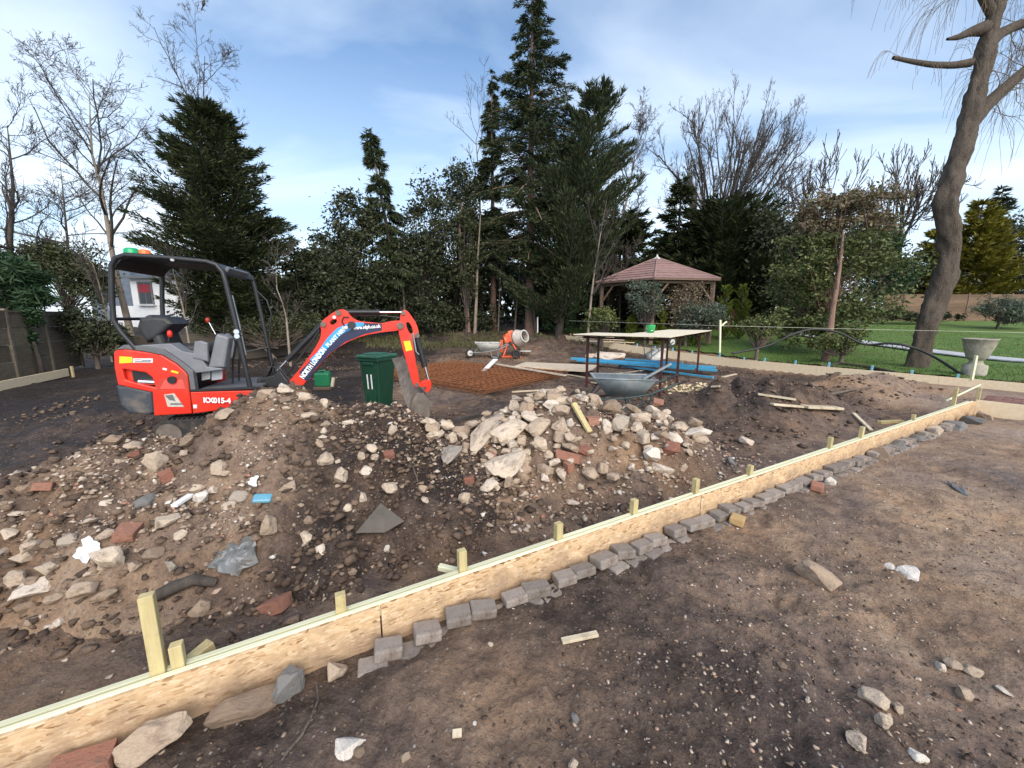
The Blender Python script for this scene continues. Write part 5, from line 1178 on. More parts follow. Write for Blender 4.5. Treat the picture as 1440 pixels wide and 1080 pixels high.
# ---- near ground
for (u, v, w, h, kd, mt, lab) in [(1146, 806, 52, 36, 'angular', 'concrete', 'largest pale stone lying alone on the right hand ground'), (1229, 981, 42, 26, 'angular', 'concrete', 'flat pale stone at lower right with a wedge below it'), (1243, 1014, 20, 30, 'slab', 'concrete', 'wedge shaped stone below the flat pale stone at lower right'), (1353, 974, 27, 20, 'round', 'concrete', 'rounded pale stone near the right edge'), (1340, 938, 24, 16, 'round', 'concrete', 'middle of three pale stones in a row near the right edge'), (1322, 937, 18, 14, 'round', 'concrete', 'left of three pale stones in a row near the right edge'), (1367, 945, 26, 16, 'round', 'stone', 'right of three pale stones in a row near the right edge'),
    (1262, 995, 18, 16, 'round', 'concrete', 'small stone right of the flat pale stone at lower right'), (1410, 970, 26, 8, 'slab', 'white_stone', 'white sliver of stone at the right edge'), (1205, 1040, 34, 16, 'slab', 'concrete', 'grey flake at the bottom right'), (1290, 1062, 26, 18, 'slab', 'white_stone', 'pale flake at the bottom right'), (1278, 804, 34, 8, 'slab', 'white_stone', 'whitish flat chip right of the largest stone'), (1250, 798, 16, 8, 'slab', 'white_stone', 'small whitish chip right of the largest stone'), (690, 905, 10, 8, 'round', 'concrete', 'small grey stone among the crumbs near the pavers'), (668, 1017, 8, 9, 'round', 'white_stone', 'tiny white pebble on the near ground'), (808, 1013, 9, 16, 'slab', 'slate_stone', 'thin grey chip standing in the near soil'), (1135, 990, 10, 8, 'round', 'concrete', 'little pale stone in the tan patch'), (1100, 935, 14, 10, 'round', 'stone', 'brown pebble in the tan patch'), (505, 1062, 20, 10, 'round', 'stone', 'brown pebble below the grey white slab'), (570, 1070, 20, 14, 'round', 'stone', 'stone half buried at the bottom edge'), (805, 1075, 20, 12, 'round', 'concrete', 'pale stone at the bottom edge')]:
    rock_px(u, v, w, h, kd, mt, 'stone', lab, 'stone', GF)
rock_px(492, 1040, 58, 40, 'slab', 'white_stone', 'stone_slab', 'flat grey white slab lying on the near ground at bottom centre', 'stone slab', None, .5, (.05, .05), dep=.8, sink=.65)
rock_px(388, 848, 36, 18, 'brick', 'brick', 'brick_fragment', 'broken red brick lying between the soil heap and the front board', 'brick')
rock_px(384, 859, 12, 10, 'angular', 'white_stone', 'stone', 'small white chip beside the broken red brick', 'stone', GF)
# rough slabs propping the near end of the boards
def fslab(u, v, w, h, dep, kd, mt, name, label, cat, rz=0.0, off=-.07, tilt=(.05, .05), z=.06):
    t, _z = t_of(u, v, off); p = fpt(t, off, z); s = (p.y * _c - (p.z - EYE) * _s) / F
    return rock((p.x, p.y, p.z - h * s * .5), (w * s, dep, h * s), kd, mt, name, label, cat, 'stones propping the near board', ROT_F + rz, tilt, 0.0)
fslab(220, 1035, 104, 56, .12, 'angular', 'concrete', 'stone_slab', 'buff concrete lump with a red end against the near board', 'stone', off=-.09)
fslab(352, 982, 120, 62, .13, 'slab', 'stone', 'stone_slab', 'long dark earthy slab leaning on the near board', 'stone', off=-.09, tilt=(.3, .0), z=.05)
fslab(405, 960, 50, 60, .10, 'slab', 'slate_stone', 'stone_slab', 'upright dark slab right of the long earthy slab', 'stone', off=-.08, rz=.2, z=.05)
fslab(472, 948, 36, 36, .11, 'angular', 'stone', 'stone_slab', 'square brown block before the first paver', 'stone', off=-.08, z=.04)
fslab(112, 1066, 70, 28, .10, 'brick', 'brick', 'brick', 'red brick lying against the near board at bottom left', 'brick', off=-.08, z=.05)
fslab(60, 1082, 60, 40, .10, 'slab', 'slate_stone', 'stone_slab', 'grey slab at the bottom left corner', 'stone', off=-.09, z=.05)
fslab(215, 1085, 60, 20, .1, 'slab', 'concrete', 'stone_slab', 'pale slab edge at the bottom of the picture', 'stone', off=-.2, z=.0)

# ---- grey block pavers along the foot of the front boards
pv = [MB().box((0, 0, 0), (.20, .10, .06), bev=.011, seg=2).mesh('paver') for _ in range(1)]
pv[0].materials.append(MT['paver']); py_ = pv[0].copy(); py_.materials.clear(); py_.materials.append(MT['paver_yellow']); prd = pv[0].copy(); prd.materials.clear(); prd.materials.append(MT['brick'])
t0 = t_of(497, 935, -.09)[0]; t1 = t_of(1335, 600, -.09)[0]
rp = random.Random(8); t = t0; i = 0; nl = nu = -1
while t < t1:
    far = (t - t0) / (t1 - t0)
    # lower course, half buried, stepped out a little
    o = link('paver', pv[0]); off = -.088 + rp.uniform(-.015, .01)
    p = fpt(t + .08, off - .02, .0 - .014 + rp.uniform(-.012, .008)); o.location = p; o.rotation_euler = (rp.uniform(-.08, .08), rp.uniform(-.06, .06), ROT_F + math.pi / 2 * 0 + rp.uniform(-.22, .22))
    o.scale = (rp.uniform(.62, .82), 1.1, 1); nl += 1
    tag(o, 'grey paver of the half buried lower course, %s from the near end' % ORD[nl], 'paver', 'lower course of block pavers')
    # upper course with gaps
    if rp.random() < (.97 if far < .6 else .8):
        o = link('paver', pv[0]); p = fpt(t + rp.uniform(-.02, .03), -.082 + rp.uniform(-.012, .012), .052 + rp.uniform(-.014, .010)); o.location = p
        o.rotation_euler = (rp.uniform(-.16, .12), rp.uniform(-.14, .14), ROT_F + rp.uniform(-.20, .20) - .12)
        o.scale = (rp.uniform(.62, .82), rp.uniform(.9, 1.2), rp.uniform(.8, 1.05)); nu += 1
        tag(o, 'grey paver laid loosely in the upper course, %s from the near end' % ORD[nu], 'paver', 'upper course of block pavers')
    t += .158 + rp.uniform(0, .028); i += 1
for (u, v, me, lab) in [(1033, 723, py_, 'single yellow block in the row of grey pavers'), (1145, 678, prd, 'red brick in the row of grey pavers')]:
    t, _ = t_of(u, v, -.16); o = link('paver', me); o.location = fpt(t, -.185, .04); o.rotation_euler = (.1, .05, ROT_F + .4); o.scale = (.55, 1, 1) if me is py_ else (.8, 1, 1); tag(o, lab, 'paver')
rock_px(1166, 676, 18, 16, 'round', 'white_stone', 'stone', 'white round stone at the end of the tidy pavers', 'stone')
for j, (u, v, w, h) in enumerate([(1235, 640, 34, 14), (1262, 625, 30, 14), (1285, 615, 26, 12), (1312, 605, 26, 14), (1340, 597, 32, 16), (1365, 590, 26, 18), (1385, 585, 22, 14), (1410, 582, 30, 10), (1430, 585, 30, 10)]):
    rock_px(u, v, w, h, 'angular' if j % 2 else 'slab', 'slate_stone' if j % 3 else 'stone', 'stone', 'dark rough stone at the far end of the paver row, %s from the left' % ORD[j], 'stone', 'stones at the far end of the paver row')

# ---- stuff: pebbles and clods too many to count
def stuff_rocks(name, label, cat, pts, size, mat, seed, flat=.7):
    rng = np.random.default_rng(seed); bases = []
    for k in range(5):
        me = hull_mesh('x', 900 + k + seed, n=9, bev=0); b = np.array([v.co[:] for v in me.vertices]); f = np.array([p.vertices[:] for p in me.polygons if len(p.vertices) == 3]); bases.append((b, f)); bpy.data.meshes.remove(me)
    N = len(pts); Vs, Fs, o = [], [], 0; which = rng.integers(0, 5, N)
    for k, (b, f) in enumerate(bases):
        P = pts[which == k]; n = len(P)
        if not n: continue
        s = (size[0] + (size[1] - size[0]) * rng.uniform(0, 1, n) ** 3.0)
        sc = np.stack([s * rng.uniform(.8, 1.3, n), s * rng.uniform(.7, 1.1, n), s * flat * rng.uniform(.6, 1.1, n)], 1)
        a = rng.uniform(0, 6.28, n); ca, sa = np.cos(a), np.sin(a)
        B = b[None] * sc[:, None]; X = B[..., 0] * ca[:, None] - B[..., 1] * sa[:, None]; Y = B[..., 0] * sa[:, None] + B[..., 1] * ca[:, None]
        V = np.stack([X, Y, B[..., 2] + (s * .12)[:, None]], -1) + P[:, None]
        Vs.append(V.reshape(-1, 3)); Fs.append((f[None] + (np.arange(n) * len(b))[:, None, None]).reshape(-1, 3) + o); o += n * len(b)
    ob = link(name, np_mesh(name, np.concatenate(Vs), np.concatenate(Fs)), MT[mat]); ob['kind'] = 'stuff'; return tag(ob, label, cat)
rng = np.random.default_rng(17)
def sample(n, x, y, dens):
    X = rng.uniform(*x, n * 4); Y = rng.uniform(*y, n * 4); k = rng.uniform(0, 1, len(X)) < dens(X, Y); X, Y = X[k][:n], Y[k][:n]
    return np.stack([X, Y, surf(X, Y)], 1)
stuff_rocks('gravel', 'countless small stones and pebbles in the soil heap', 'gravel', sample(12000, (-5.6, .2), (1.5, 4.6), lambda X, Y: (heap_a(X, Y) > -.05) * (sd_front(X, Y) > .25) * (.35 + .65 * sst(-1.2, -1.9, X)) * sst(-.25, .2, vnoise(X * 2, Y * 2, 77))), (.008, .065), 'pebble', 1)
stuff_rocks('gravel', 'crumbled concrete and pebbles around the broken concrete pile', 'gravel', sample(5500, (-1.3, 3.2), (3.0, 5.6), lambda X, Y: (heap_b(X, Y) > -.35) * np.clip(.3 + heap_b(X, Y) * 2 + .4, 0, 1)), (.010, .09), 'pebble', 2)
stuff_rocks('gravel', 'scattered pebbles pressed into the ground inside the boards', 'gravel', sample(2600, (-3.0, 9), (1.2, 10), lambda X, Y: (sd_front(X, Y) > .12) * (sd_back(X, Y) < -.2) * np.exp(-sd_front(X, Y) / 2.2)), (.006, .05), 'pebble', 3)
stuff_rocks('gravel', 'small pebbles scattered over the near ground outside the boards', 'gravel', sample(11000, (-2.2, 7.5), (.5, 5.2), lambda X, Y: (sd_front(X, Y) < -.12) * np.exp(-np.hypot(X - .8, Y - 1) / 2.6) * sst(-.35, .3, vnoise(X * 1.4, Y * 1.4, 78))), (.004, .030), 'pebble', 4)
stuff_rocks('soil_crumbs', 'dark crumbs and clods of earth over the soil heap', 'soil', sample(9000, (-5.6, .2), (1.5, 4.8), lambda X, Y: (heap_a(X, Y) > -.1) * (sd_front(X, Y) > .2) * (.40 + .60 * sst(-2.0, -1.3, X))), (.010, .10), 'clod', 5)
stuff_rocks('soil_crumbs', 'crumbs of earth over the near ground outside the boards', 'soil', sample(14000, (-2.2, 7.0), (.5, 5.0), lambda X, Y: (sd_front(X, Y) < -.1) * np.exp(-np.hypot(X - .6, Y - .8) / 2.2) * sst(-.3, .25, vnoise(X * 1.7, Y * 1.7, 79))), (.006, .030), 'clod', 6, .6)
stuff_rocks('soil_crumbs', 'clods of dug earth over the churned ground inside the boards', 'soil', sample(9000, (-9, 9), (1.6, 17), lambda X, Y: (sd_front(X, Y) > .2) * (sd_back(X, Y) < -.3) * np.clip(sst(-.1, .35, vnoise(X * .9, Y * .9, 80)) + np.exp(-(((X - 4.7) / 1.3) ** 2 + ((Y - 7) / .9) ** 2)) + np.exp(-(((X - 7.6) / 1.9) ** 2 + ((Y - 8.6) / .8) ** 2)), 0, 1)), (.015, .13), 'clod', 7)

# ---- scraps
o = MB().add([(-.13, -.10, 0), (.03, -.13, 0), (.13, -.03, .01), (.0, .0, .16), (-.0, .10, .01), (-.06, .08, 0)], [(0, 1, 3), (1, 2, 3), (2, 4, 3), (4, 5, 3), (5, 0, 3), (0, 5, 4, 2, 1)]).build('slate_sheet', MT['slate'], None, px3(537, 735, -.02), (0, 0, .2)); o.scale = (1.3, 1.2, .95); tag(o, 'tent shaped piece of dark grey sheet low on the soil heap', 'sheet scrap')
def crumple(name, u, v, w, h, mat, label, cat, seed, rz=0.0, lift=.02):
    p = hit(u, v); s = p.y / F; na, nr = 22, 6
    th = np.linspace(0, 2 * math.pi, na, endpoint=False); rad = 1 + .9 * fbm(np.cos(th) * 1.6 + seed, np.sin(th) * 1.6, 3, seed)
    V = [(0, 0, lift)]; Fq = []
    for j in range(1, nr):
        q = j / (nr - 1); X = np.cos(th) * rad * q * .55; Y = np.sin(th) * rad * q * .55; Z = .30 * fbm(X * 3.4 + seed, Y * 3.4, 3, seed + 1) * (.4 + q)
        V += [tuple(r) for r in np.stack([X * w * s, Y * h * 1.7 * s, Z * min(w, 2 * h) * s + lift], -1)]
    Fq = [(0, 1 + i, 1 + (i + 1) % na) for i in range(na)] + [(1 + (j - 1) * na + i, 1 + j * na + i, 1 + j * na + (i + 1) % na, 1 + (j - 1) * na + (i + 1) % na) for j in range(1, nr - 1) for i in range(na)]
    e = .01; nrm = Vector((ground_normal(p.x, p.y)))
    o = MB().add(V, Fq).build(name, MT[mat], None, p); o.rotation_mode = 'QUATERNION'; o.rotation_quaternion = nrm.to_track_quat('Z', 'Y') @ Matrix.Rotation(rz, 3, 'Z').to_quaternion()
    m = o.modifiers.new('thick', 'SOLIDIFY'); m.thickness = .003
    return tag(o, label, cat)
def ground_normal(x, y, e=.06):
    return (-(gz(x + e, y) - gz(x - e, y)) / (2 * e), -(gz(x, y + e) - gz(x, y - e)) / (2 * e), 1.0)
crumple('polythene_sheet', 332, 785, 48, 26, 'polythene', 'crumpled grey polythene at the front foot of the soil heap', 'plastic sheet', 3)
crumple('paper_scrap', 127, 779, 24, 16, 'paper', 'torn white paper beside the biggest pale lump', 'paper', 4, .4, .03)
crumple('paper_scrap', 362, 682, 15, 10, 'paper', 'small white card above the blue plastic on the tan slope', 'paper', 5, .1, .03)
crumple('plastic_scrap', 1345, 689, 40, 5, 'polythene', 'torn pale plastic film on the right hand ground', 'plastic scrap', 6, .2)
o = MB().box((0, 0, .01), (.12, .07, .035), bev=.012, seg=2).build('plastic_box', MT['blue_plastic'], None, px3(370, 706, .0), (.5, .1, .3)); tag(o, 'small blue plastic box lid on the tan slope of the heap', 'plastic box')
stick('timber_offcut', px3(246, 722, .03), px3(270, 705, .05), .045, .02, 'white', 'white painted strip of wood on the left slope of the heap', 'timber offcut')
stick('timber_offcut', px3(806, 583, .12), px3(829, 620, .06), .07, .03, 'stake', 'clean timber offcut lying on top of the concrete pile', 'timber offcut')
stick('timber_offcut', px3(790, 905, .012), px3(840, 897, .012), .03, .015, 'scrap', 'splintered pale wood lying beside the pavers', 'timber offcut')
stick('timber_offcut', px3(643, 1047, .01), px3(643, 1030, .012), .035, .012, 'scrap', 'cream chip of wood at the bottom of the near ground', 'timber offcut')
stick('timber_offcut', px3(1085, 571, .03), px3(1150, 577, .03), .09, .03, 'scrap', 'pale plank on the dark soil right of the concrete pile', 'plank')
stick('timber_offcut', px3(1065, 558, .04), px3(1118, 566, .04), .07, .03, 'scrap', 'thinner plank on the slope of the dark soil mound', 'plank')
stick('timber_offcut', px3(1130, 577, .05), px3(1180, 578, .05), .16, .04, 'scrap', 'broad broken board end beside the dark soil mound', 'plank')
tag(MB().tube([px3(215, 850, .03), px3(245, 840, .05), px3(275, 832, .05), px3(305, 828, .04)], [.03, .038, .034, .026], 9).build('muddy_log', MT['bark_dark']), 'muddy log lying at the bottom of the left slope', 'log')
tag(MB().tube([px3(1150, 520, .05), px3(1180, 515, .09), px3(1230, 522, .1), px3(1265, 528, .05)], [.06, .05, .04, .03], 8).build('muddy_branch', MT['bark_dark']), 'dark branch lying on the low bank before the back board', 'branch')
tag(MB().tube([px3(1160, 560, .04), px3(1190, 555, .06), px3(1225, 548, .04)], [.03, .028, .02], 7).build('muddy_branch', MT['bark']), 'thin reddish branch on the low bank right of the soil mound', 'branch')
stick('muddy_pipe', px3(612, 605, .03), px3(700, 582, .05), .06, .05, 'bark_dark', 'dark muddy rail lying between the two heaps', 'rail')
stick('muddy_pipe', px3(640, 607, .03), px3(700, 590, .05), .04, .03, 'old_wood', 'thin grey batten under the dark muddy rail', 'batten')
def root_px(pts, r, label):
    tag(MB().tube([px3(u, v, .012) for u, v in pts], [r * (1 - .6 * i / len(pts)) for i in range(len(pts))], 6).build('root', MT['bark']), label, 'root')
root_px([(400, 1073), (425, 1045), (438, 1015), (448, 990), (445, 965)], .006, 'thin root trailing down the near ground below the slabs')
root_px([(475, 640), (490, 632), (505, 628), (520, 618)], .008, 'short root on the dark soil of the heap')
root_px([(575, 650), (582, 665), (588, 680)], .006, 'thin root poking out low on the dark soil')
root_px([(415, 700), (425, 690), (440, 688)], .006, 'bent root on the tan slope')

# ================================================================== MINI EXCAVATOR
EX = Vector((-3.556, 5.063, 0.05)); EXR = R(15)
ex = empty('mini_excavator', EX, EXR); tag(ex, 'red mini excavator with black canopy parked behind the soil heap', 'excavator')
_lx, _ly, _hx, _hy = -math.sin(EXR), math.cos(EXR), math.cos(EXR), math.sin(EXR)
def sp(u, v, yl):
    """photograph pixel -> (x, z) in the upright plane y = yl of the machine"""
    d = ray(u, v); k = (yl + EX.x * _lx + EX.y * _ly) / (d.x * _lx + d.y * _ly)
    x = d.x * k - EX.x; y = d.y * k - EX.y
    return (x * _hx + y * _hy, EYE + d.z * k - EX.z)
def sps(pts, yl): return [sp(u, v, yl) for u, v in pts]
# tracks
for s in (-1, 1):
    prof = [(.62 + .17 * math.cos(a), .19 + .17 * math.sin(a)) for a in np.linspace(-math.pi / 2, math.pi / 2, 9)] + [(-.62 + .17 * math.cos(a), .19 + .17 * math.sin(a)) for a in np.linspace(math.pi / 2, 3 * math.pi / 2, 9)]
    tr = MB().prism(prof, s * .38 - .115, s * .38 + .115, .012).build('track', MT['rubber'], ex)
    g = MB()
    for i in range(26):
        x = -.62 + i * 1.24 / 25
        for z in (.012, .368): g.box((x, s * .38, z), (.022, .22, .022))
    g.build('tread', MT['rubber'], tr)
    for x, r in ((-.62, .13), (.62, .13), (-.3, .07), (0, .07), (.3, .07)):
        MB().cyl((x, s * .38 - .12, .19 if abs(x) > .5 else .1), (x, s * .38 + .12, .19 if abs(x) > .5 else .1), r, n=14).build('roller', MT['muddy_steel'], tr)
MB().box((0, 0, .24), (.9, .54, .16), bev=.02).build('undercarriage', MT['muddy_steel'], ex)
MB().cyl((0, 0, .3), (0, 0, .45), .26, n=20).build('slew_ring', MT['black'], ex)
bl_ = MB().prism([(.98, .02), (1.03, .03), (1.06, .14), (1.04, .26), (1.0, .28), (1.01, .14)], -.495, .495, .006).build('dozer_blade', MT['muddy_steel'], ex)
for s in (-1, 1): MB().box((.80, s * .26, .16), (.44, .05, .08), bev=.01).build('blade_arm', MT['muddy_steel'], ex)
# platform
MB().box((-.22, 0, .54), (1.05, .90, .20), bev=.02).build('platform', MT['black'], ex)
MB().box((.02, .02, .69), (.62, .86, .035), bev=.008).build('floor_mat', MT['graphite'], ex)
# red bodywork
N_ = -.49
panel = [(-1.0, 1.19), (-.90, 1.195), (-.72, 1.16), (-.57, 1.117), (-.45, 1.02), (-.37, .92), (-.355, .88), (-.36, .70), (-.365, .425), (-.74, .425), (-.72, .70), (-1.03, .80), (-1.035, 1.0), (-1.02, 1.15)]
hole = sps([(172, 519), (205, 524), (214, 531), (218, 545), (196, 540), (176, 534)], N_)
sidep = MB().plate(panel, [hole], N_, N_ + .05).build('side_panel', MT['red'], ex)
b = sidep.modifiers.new('edge', 'BEVEL'); b.width = .012; b.segments = 2; b.limit_method = 'ANGLE'; b.angle_limit = R(40)
sidep2 = MB().prism(panel, .44, .49, .01).build('side_panel', MT['red'], ex)
MB().prism([(-1.035, .82), (-1.03, 1.12), (-.99, 1.185), (-.90, 1.19), (-.90, .82)], N_ + .05, .44, .012).build('rear_hood', MT['red'], ex)
MB().box((-.70, .0, .86), (.52, .84, .52), bev=.02).build('engine', MT['black'], ex)
MB().box((-.86, N_ + .062, .93), (.32, .02, .26)).build('grille', MT['black'], ex)
c = sp(203, 538, N_); MB().cyl((c[0] - .07, N_ + .045, c[1] + .005), (c[0] + .09, N_ + .045, c[1] - .01), .033, n=12).build('muffler', MT['chrome'], ex)
# black band along the top edge of the panel
band = [(-1.0, 1.195), (-.90, 1.20), (-.72, 1.165), (-.565, 1.122), (-.445, 1.025), (-.362, .92), (-.35, .88), (-.35, .70), (-.30, .70), (-.30, .93), (-.36, 1.0), (-.46, 1.10), (-.56, 1.185), (-.72, 1.225), (-.92, 1.245)]
MB().prism(band, N_ + .008, N_ + .09, .006).build('trim_band', MT['graphite'], ex)
# recess with cap
rc = sps([(225, 547), (232, 534), (257, 534), (261, 547)], N_)
MB().prism(rc, N_ - .004, N_ + .004, .002).build('recess', mk('red_recess', (0.70, 0.09, 0.07), None, 4, .45), ex)
c = sp(243, 534, N_); MB().cyl((c[0], N_ - .03, c[1]), (c[0], N_ + .01, c[1]), .042, n=18).build('fuel_cap', MT['black'], ex)
c = sp(246, 523, N_); MB().box((c[0], N_ - .002, c[1]), (.07, .008, .022), rot=(0, .35, 0)).build('sticker', MT['yellow'], ex)
c = sp(232, 519, N_); MB().box((c[0], N_ - .002, c[1]), (.04, .008, .022), rot=(0, .35, 0)).build('sticker', MT['white'], ex)
q = sps([(168, 501), (186, 502), (186, 510), (168, 511)], N_); MB().prism(q, N_ - .003, N_ + .002).build('sticker', MT['yellow'], ex)
q = sps([(187, 504), (215, 504), (215, 510), (187, 510)], N_); st_ = MB().prism(q, N_ - .003, N_ + .002).build('sticker', MT['white'], ex)
for (u0, u1, v, mt) in ((189, 199, 506, 'red'), (200, 213, 506.5, 'navy'), (190, 212, 508.6, 'navy')):
    q = sps([(u0, v - .5), (u1, v - .5), (u1, v + .5), (u0, v + .5)], N_); MB().prism(q, N_ - .005, N_ - .0032).build('print_line', MT[mt], st_)
q = sps([(231, 555), (245, 553), (259, 572), (236, 572)], N_); st2 = MB().prism(q, N_ - .003, N_ + .002).build('sticker', mk('grey_sticker', (0.42, 0.40, 0.34), (0.55, 0.53, 0.46), 30, .5), ex)
q = sps([(232, 556), (243, 555), (247, 564), (238, 562)], N_); MB().prism(q, N_ - .005, N_ - .0032).build('print_mark', MT['graphite'], st2)
q = sps([(240, 567), (256, 567), (257, 569), (240, 569)], N_); MB().prism(q, N_ - .005, N_ - .0032).build('print_mark', MT['graphite'], st2)
# counterweight
cw = [(-1.06, .79), (-.96, .795), (-.725, .71), (-.74, .46), (-.78, .43), (-.98, .46), (-1.05, .56)]
MB().prism(cw, -.478, .478, .035, 3).build('counterweight', MT['darkgrey'], ex)
MB().box((-1.01, -.2, .815), (.09, .22, .05), bev=.01).build('tail_light', MT['red'], ex)
# skirt
skirt = MB().prism([(-.352, .685), (.40, .67), (.42, .62), (.40, .50), (-.352, .425)], N_, N_ + .04, .008).build('side_skirt', MT['red'], ex)
MB().prism([(-.352, .685), (.40, .67), (.42, .62), (.40, .50), (-.352, .425)], .45, .49, .008).build('side_skirt', MT['red'], ex)
MB().box((.02, N_ + .02, .70), (.74, .05, .028), bev=.006).build('step_edge', MT['black'], ex)
p0 = sp(286, 566, N_ - .004); p1 = sp(329, 561.5, N_ - .004)
ang = math.atan2(p1[1] - p0[1], p1[0] - p0[0])
def face_M(x, y, z, a, shear=0.0):
    """text lying in the near side plane, reading along +x"""
    B = Matrix(((math.cos(a), -math.sin(a), 0, x), (0, 0, -1, y), (math.sin(a), math.cos(a), 0, z), (0, 0, 0, 1)))
    S = Matrix.Identity(4); S[0][1] = shear
    return B @ S
text_obj('KX015-4', .082, MT['text_white'], skirt, face_M(p0[0], N_ - .003, p0[1], ang, .25), bold=.0035, sx=.98)
q = sps([(272, 569), (277, 569), (277, 574), (272, 574)], N_); MB().prism(q, N_ - .003, N_ + .002).build('sticker', MT['white'], ex)
# consoles, seat, levers
MB().prism([(-.86, 1.0), (-.86, 1.23), (-.62, 1.245), (-.50, 1.25), (-.40, 1.16), (-.24, 1.12), (-.17, .97), (-.02, .945), (-.02, .93), (-.30, .90), (-.40, .98)], -.44, -.24, .02).build('right_console', MT['console'], ex)
MB().prism([(-.17, .955), (-.055, 1.33), (-.035, 1.355), (.06, 1.325), (.085, 1.30), (.0, .955)], -.43, -.27, .025).build('lever_column', MT['console'], ex)
MB().prism([(-.30, 1.08), (-.26, 1.27), (-.20, 1.28), (-.13, 1.25), (-.15, 1.03)], -.455, -.40, .015).build('console_cover', MT['console'], ex)
for u0, u1 in ((284, 296), (298, 313)):
    q = sps([(u0, 516), (u1, 515), (u1, 533), (u0, 535)], -.30); MB().prism(q, -.31, -.29, .004).build('document_holder', mk('pale_plastic', (0.42, 0.44, 0.47), None, 5, .4) if u0 == 284 else bpy.data.materials['pale_plastic'], ex)
MB().prism([(-.80, .95), (-.80, 1.15), (-.34, 1.12), (-.30, .95)], .24, .44, .02).build('left_console', MT['console'], ex)
MB().box((-.55, 0, 1.0), (.46, .50, .18), bev=.03).build('seat_base', MT['black'], ex)
seat = MB().box((-.52, 0, 1.16), (.46, .44, .12), bev=.045, seg=3).build('seat_cushion', MT['seat'], ex)
MB().box((-.76, 0, 1.37), (.12, .42, .42), rot=(0, -.22, 0), bev=.05, seg=3).build('backrest', MT['seat'], ex)
MB().prism([(-.92, 1.44), (-.88, 1.54), (-.74, 1.56), (-.62, 1.55), (-.55, 1.47), (-.62, 1.42), (-.75, 1.30), (-.85, 1.25)], -.22, .20, .04, 3).build('headrest', MT['seat'], ex)
MB().cyl((-.60, -.29, 1.2), (-.57, -.30, 1.32), .012, n=8).build('lever', MT['black'], ex); MB().lathe([(.0, .05), (.022, .04), (.028, 0), (.02, -.03), (0, -.035)], 12, Matrix.Translation((-.56, -.30, 1.35))).build('lever_knob', MT['red'], ex)
for y in (-.12, .08):
    MB().tube([(-.05, y, .72), (-.02, y, 1.0), (.04, y, 1.22)], .011, 8).build('travel_lever', MT['black'], ex); MB().lathe([(0, .06), (.02, .05), (.024, 0), (.016, -.03)], 10, Matrix.Translation((.045, y, 1.25))).build('lever_grip', MT['black'], ex)
p = sp(292, 450, .2); q = sp(303, 470, .2); MB().tube([(q[0], .2, q[1]), (p[0], .2, p[1])], .008, 8).build('lever', MT['chrome'], ex); MB().lathe([(0, .035), (.022, .025), (.026, 0), (.02, -.03), (0, -.04)], 12, Matrix.Translation((p[0], .2, p[1]))).build('lever_knob', MT['red'], ex)
MB().prism([(-.36, 1.0), (-.30, 1.30), (-.18, 1.34), (-.10, 1.22), (-.14, 1.0)], .22, .34, .03).build('left_lever_box', MT['console'], ex)
MB().tube([(-.24, .28, 1.3), (-.22, .28, 1.45)], .012, 8).build('lever', MT['black'], ex)
# canopy: posts and roof
canopy_top = [(-.94, 2.07), (-.91, 2.15), (-.84, 2.215), (-.74, 2.235), (-.03, 2.19), (.05, 2.16), (.11, 2.09), (.135, 2.05), (.10, 2.05), (.06, 2.11), (.0, 2.14), (-.74, 2.185), (-.82, 2.165), (-.88, 2.10), (-.90, 2.06)]
roof = MB().prism(canopy_top, -.46, .46, .008).build('canopy_roof', MT['black'], ex)
for s in (-1, 1):
    y = s * .462
    MB().tube([(-.93, y, 2.02), (-.92, y, 2.10), (-.87, y, 2.18), (-.78, y, 2.215), (-.4, y, 2.20), (-.03, y, 2.172), (.06, y, 2.14), (.115, y, 2.06), (.135, y, 1.95), (.185, y, 1.5), (.225, y, 1.05), (.26, y, .70)], .027, 10).build('canopy_frame', MT['black'], ex)
    MB().tube([(-.93, y, 2.04), (-.965, y, 1.75), (-.985, y, 1.52), (-.93, y, 1.38), (-.82, y, 1.20)], .027, 10).build('rear_post', MT['black'], ex)
MB().tube([(-.985, -.462, 1.53), (-.985, .462, 1.53)], .018, 8).build('rear_crossbar', MT['black'], ex)
MB().tube([(.215, -.462, 1.13), (.215, .462, 1.13)], .010, 8).build('front_crossbar', MT['muddy_steel'], ex)
for z in (1.33, 1.38): MB().cyl((.195, -.50, z), (.20, -.42, z), .03, n=10).build('pipe_clamp', MT['chrome'], ex)
MB().tube([(.17, .42, 1.9), (.28, .40, 1.78), (.32, .40, 1.6), (.27, .42, 1.35)], .010, 7).build('hose', MT['black'], ex)
MB().tube([(.17, -.44, 1.80), (.20, -.43, 1.5), (.235, -.43, 1.1)], .016, 8).build('work_light_pipe', MT['galv'], ex)
MB().box((.11, -.05, 2.085), (.04, .62, .10), rot=(0, .6, 0), bev=.006).build('visor', MT['graphite'], ex)
bx, bz_ = sp(190, 352, 0)
MB().cyl((bx, 0, 2.21), (bx, 0, 2.27), .075, .06, n=16).build('beacon_base', MT['black'], ex)
MB().lathe([(.0, .065), (.05, .062), (.072, .045), (.078, .0), (.078, -.01), (0, -.01)], 16, Matrix.Translation((bx - .035, 0, 2.29))).build('beacon_lens', MT['green_lens'], ex)
MB().lathe([(.0, .05), (.04, .048), (.055, .035), (.06, .0), (.06, -.01), (0, -.01)], 16, Matrix.Translation((bx + .075, .03, 2.295))).build('beacon_lens', MT['orange_lens'], ex)
MB().cyl((-.35, -.47, 2.17), (-.35, -.48, 2.19), .02, n=8).build('sticker', MT['white'], ex)
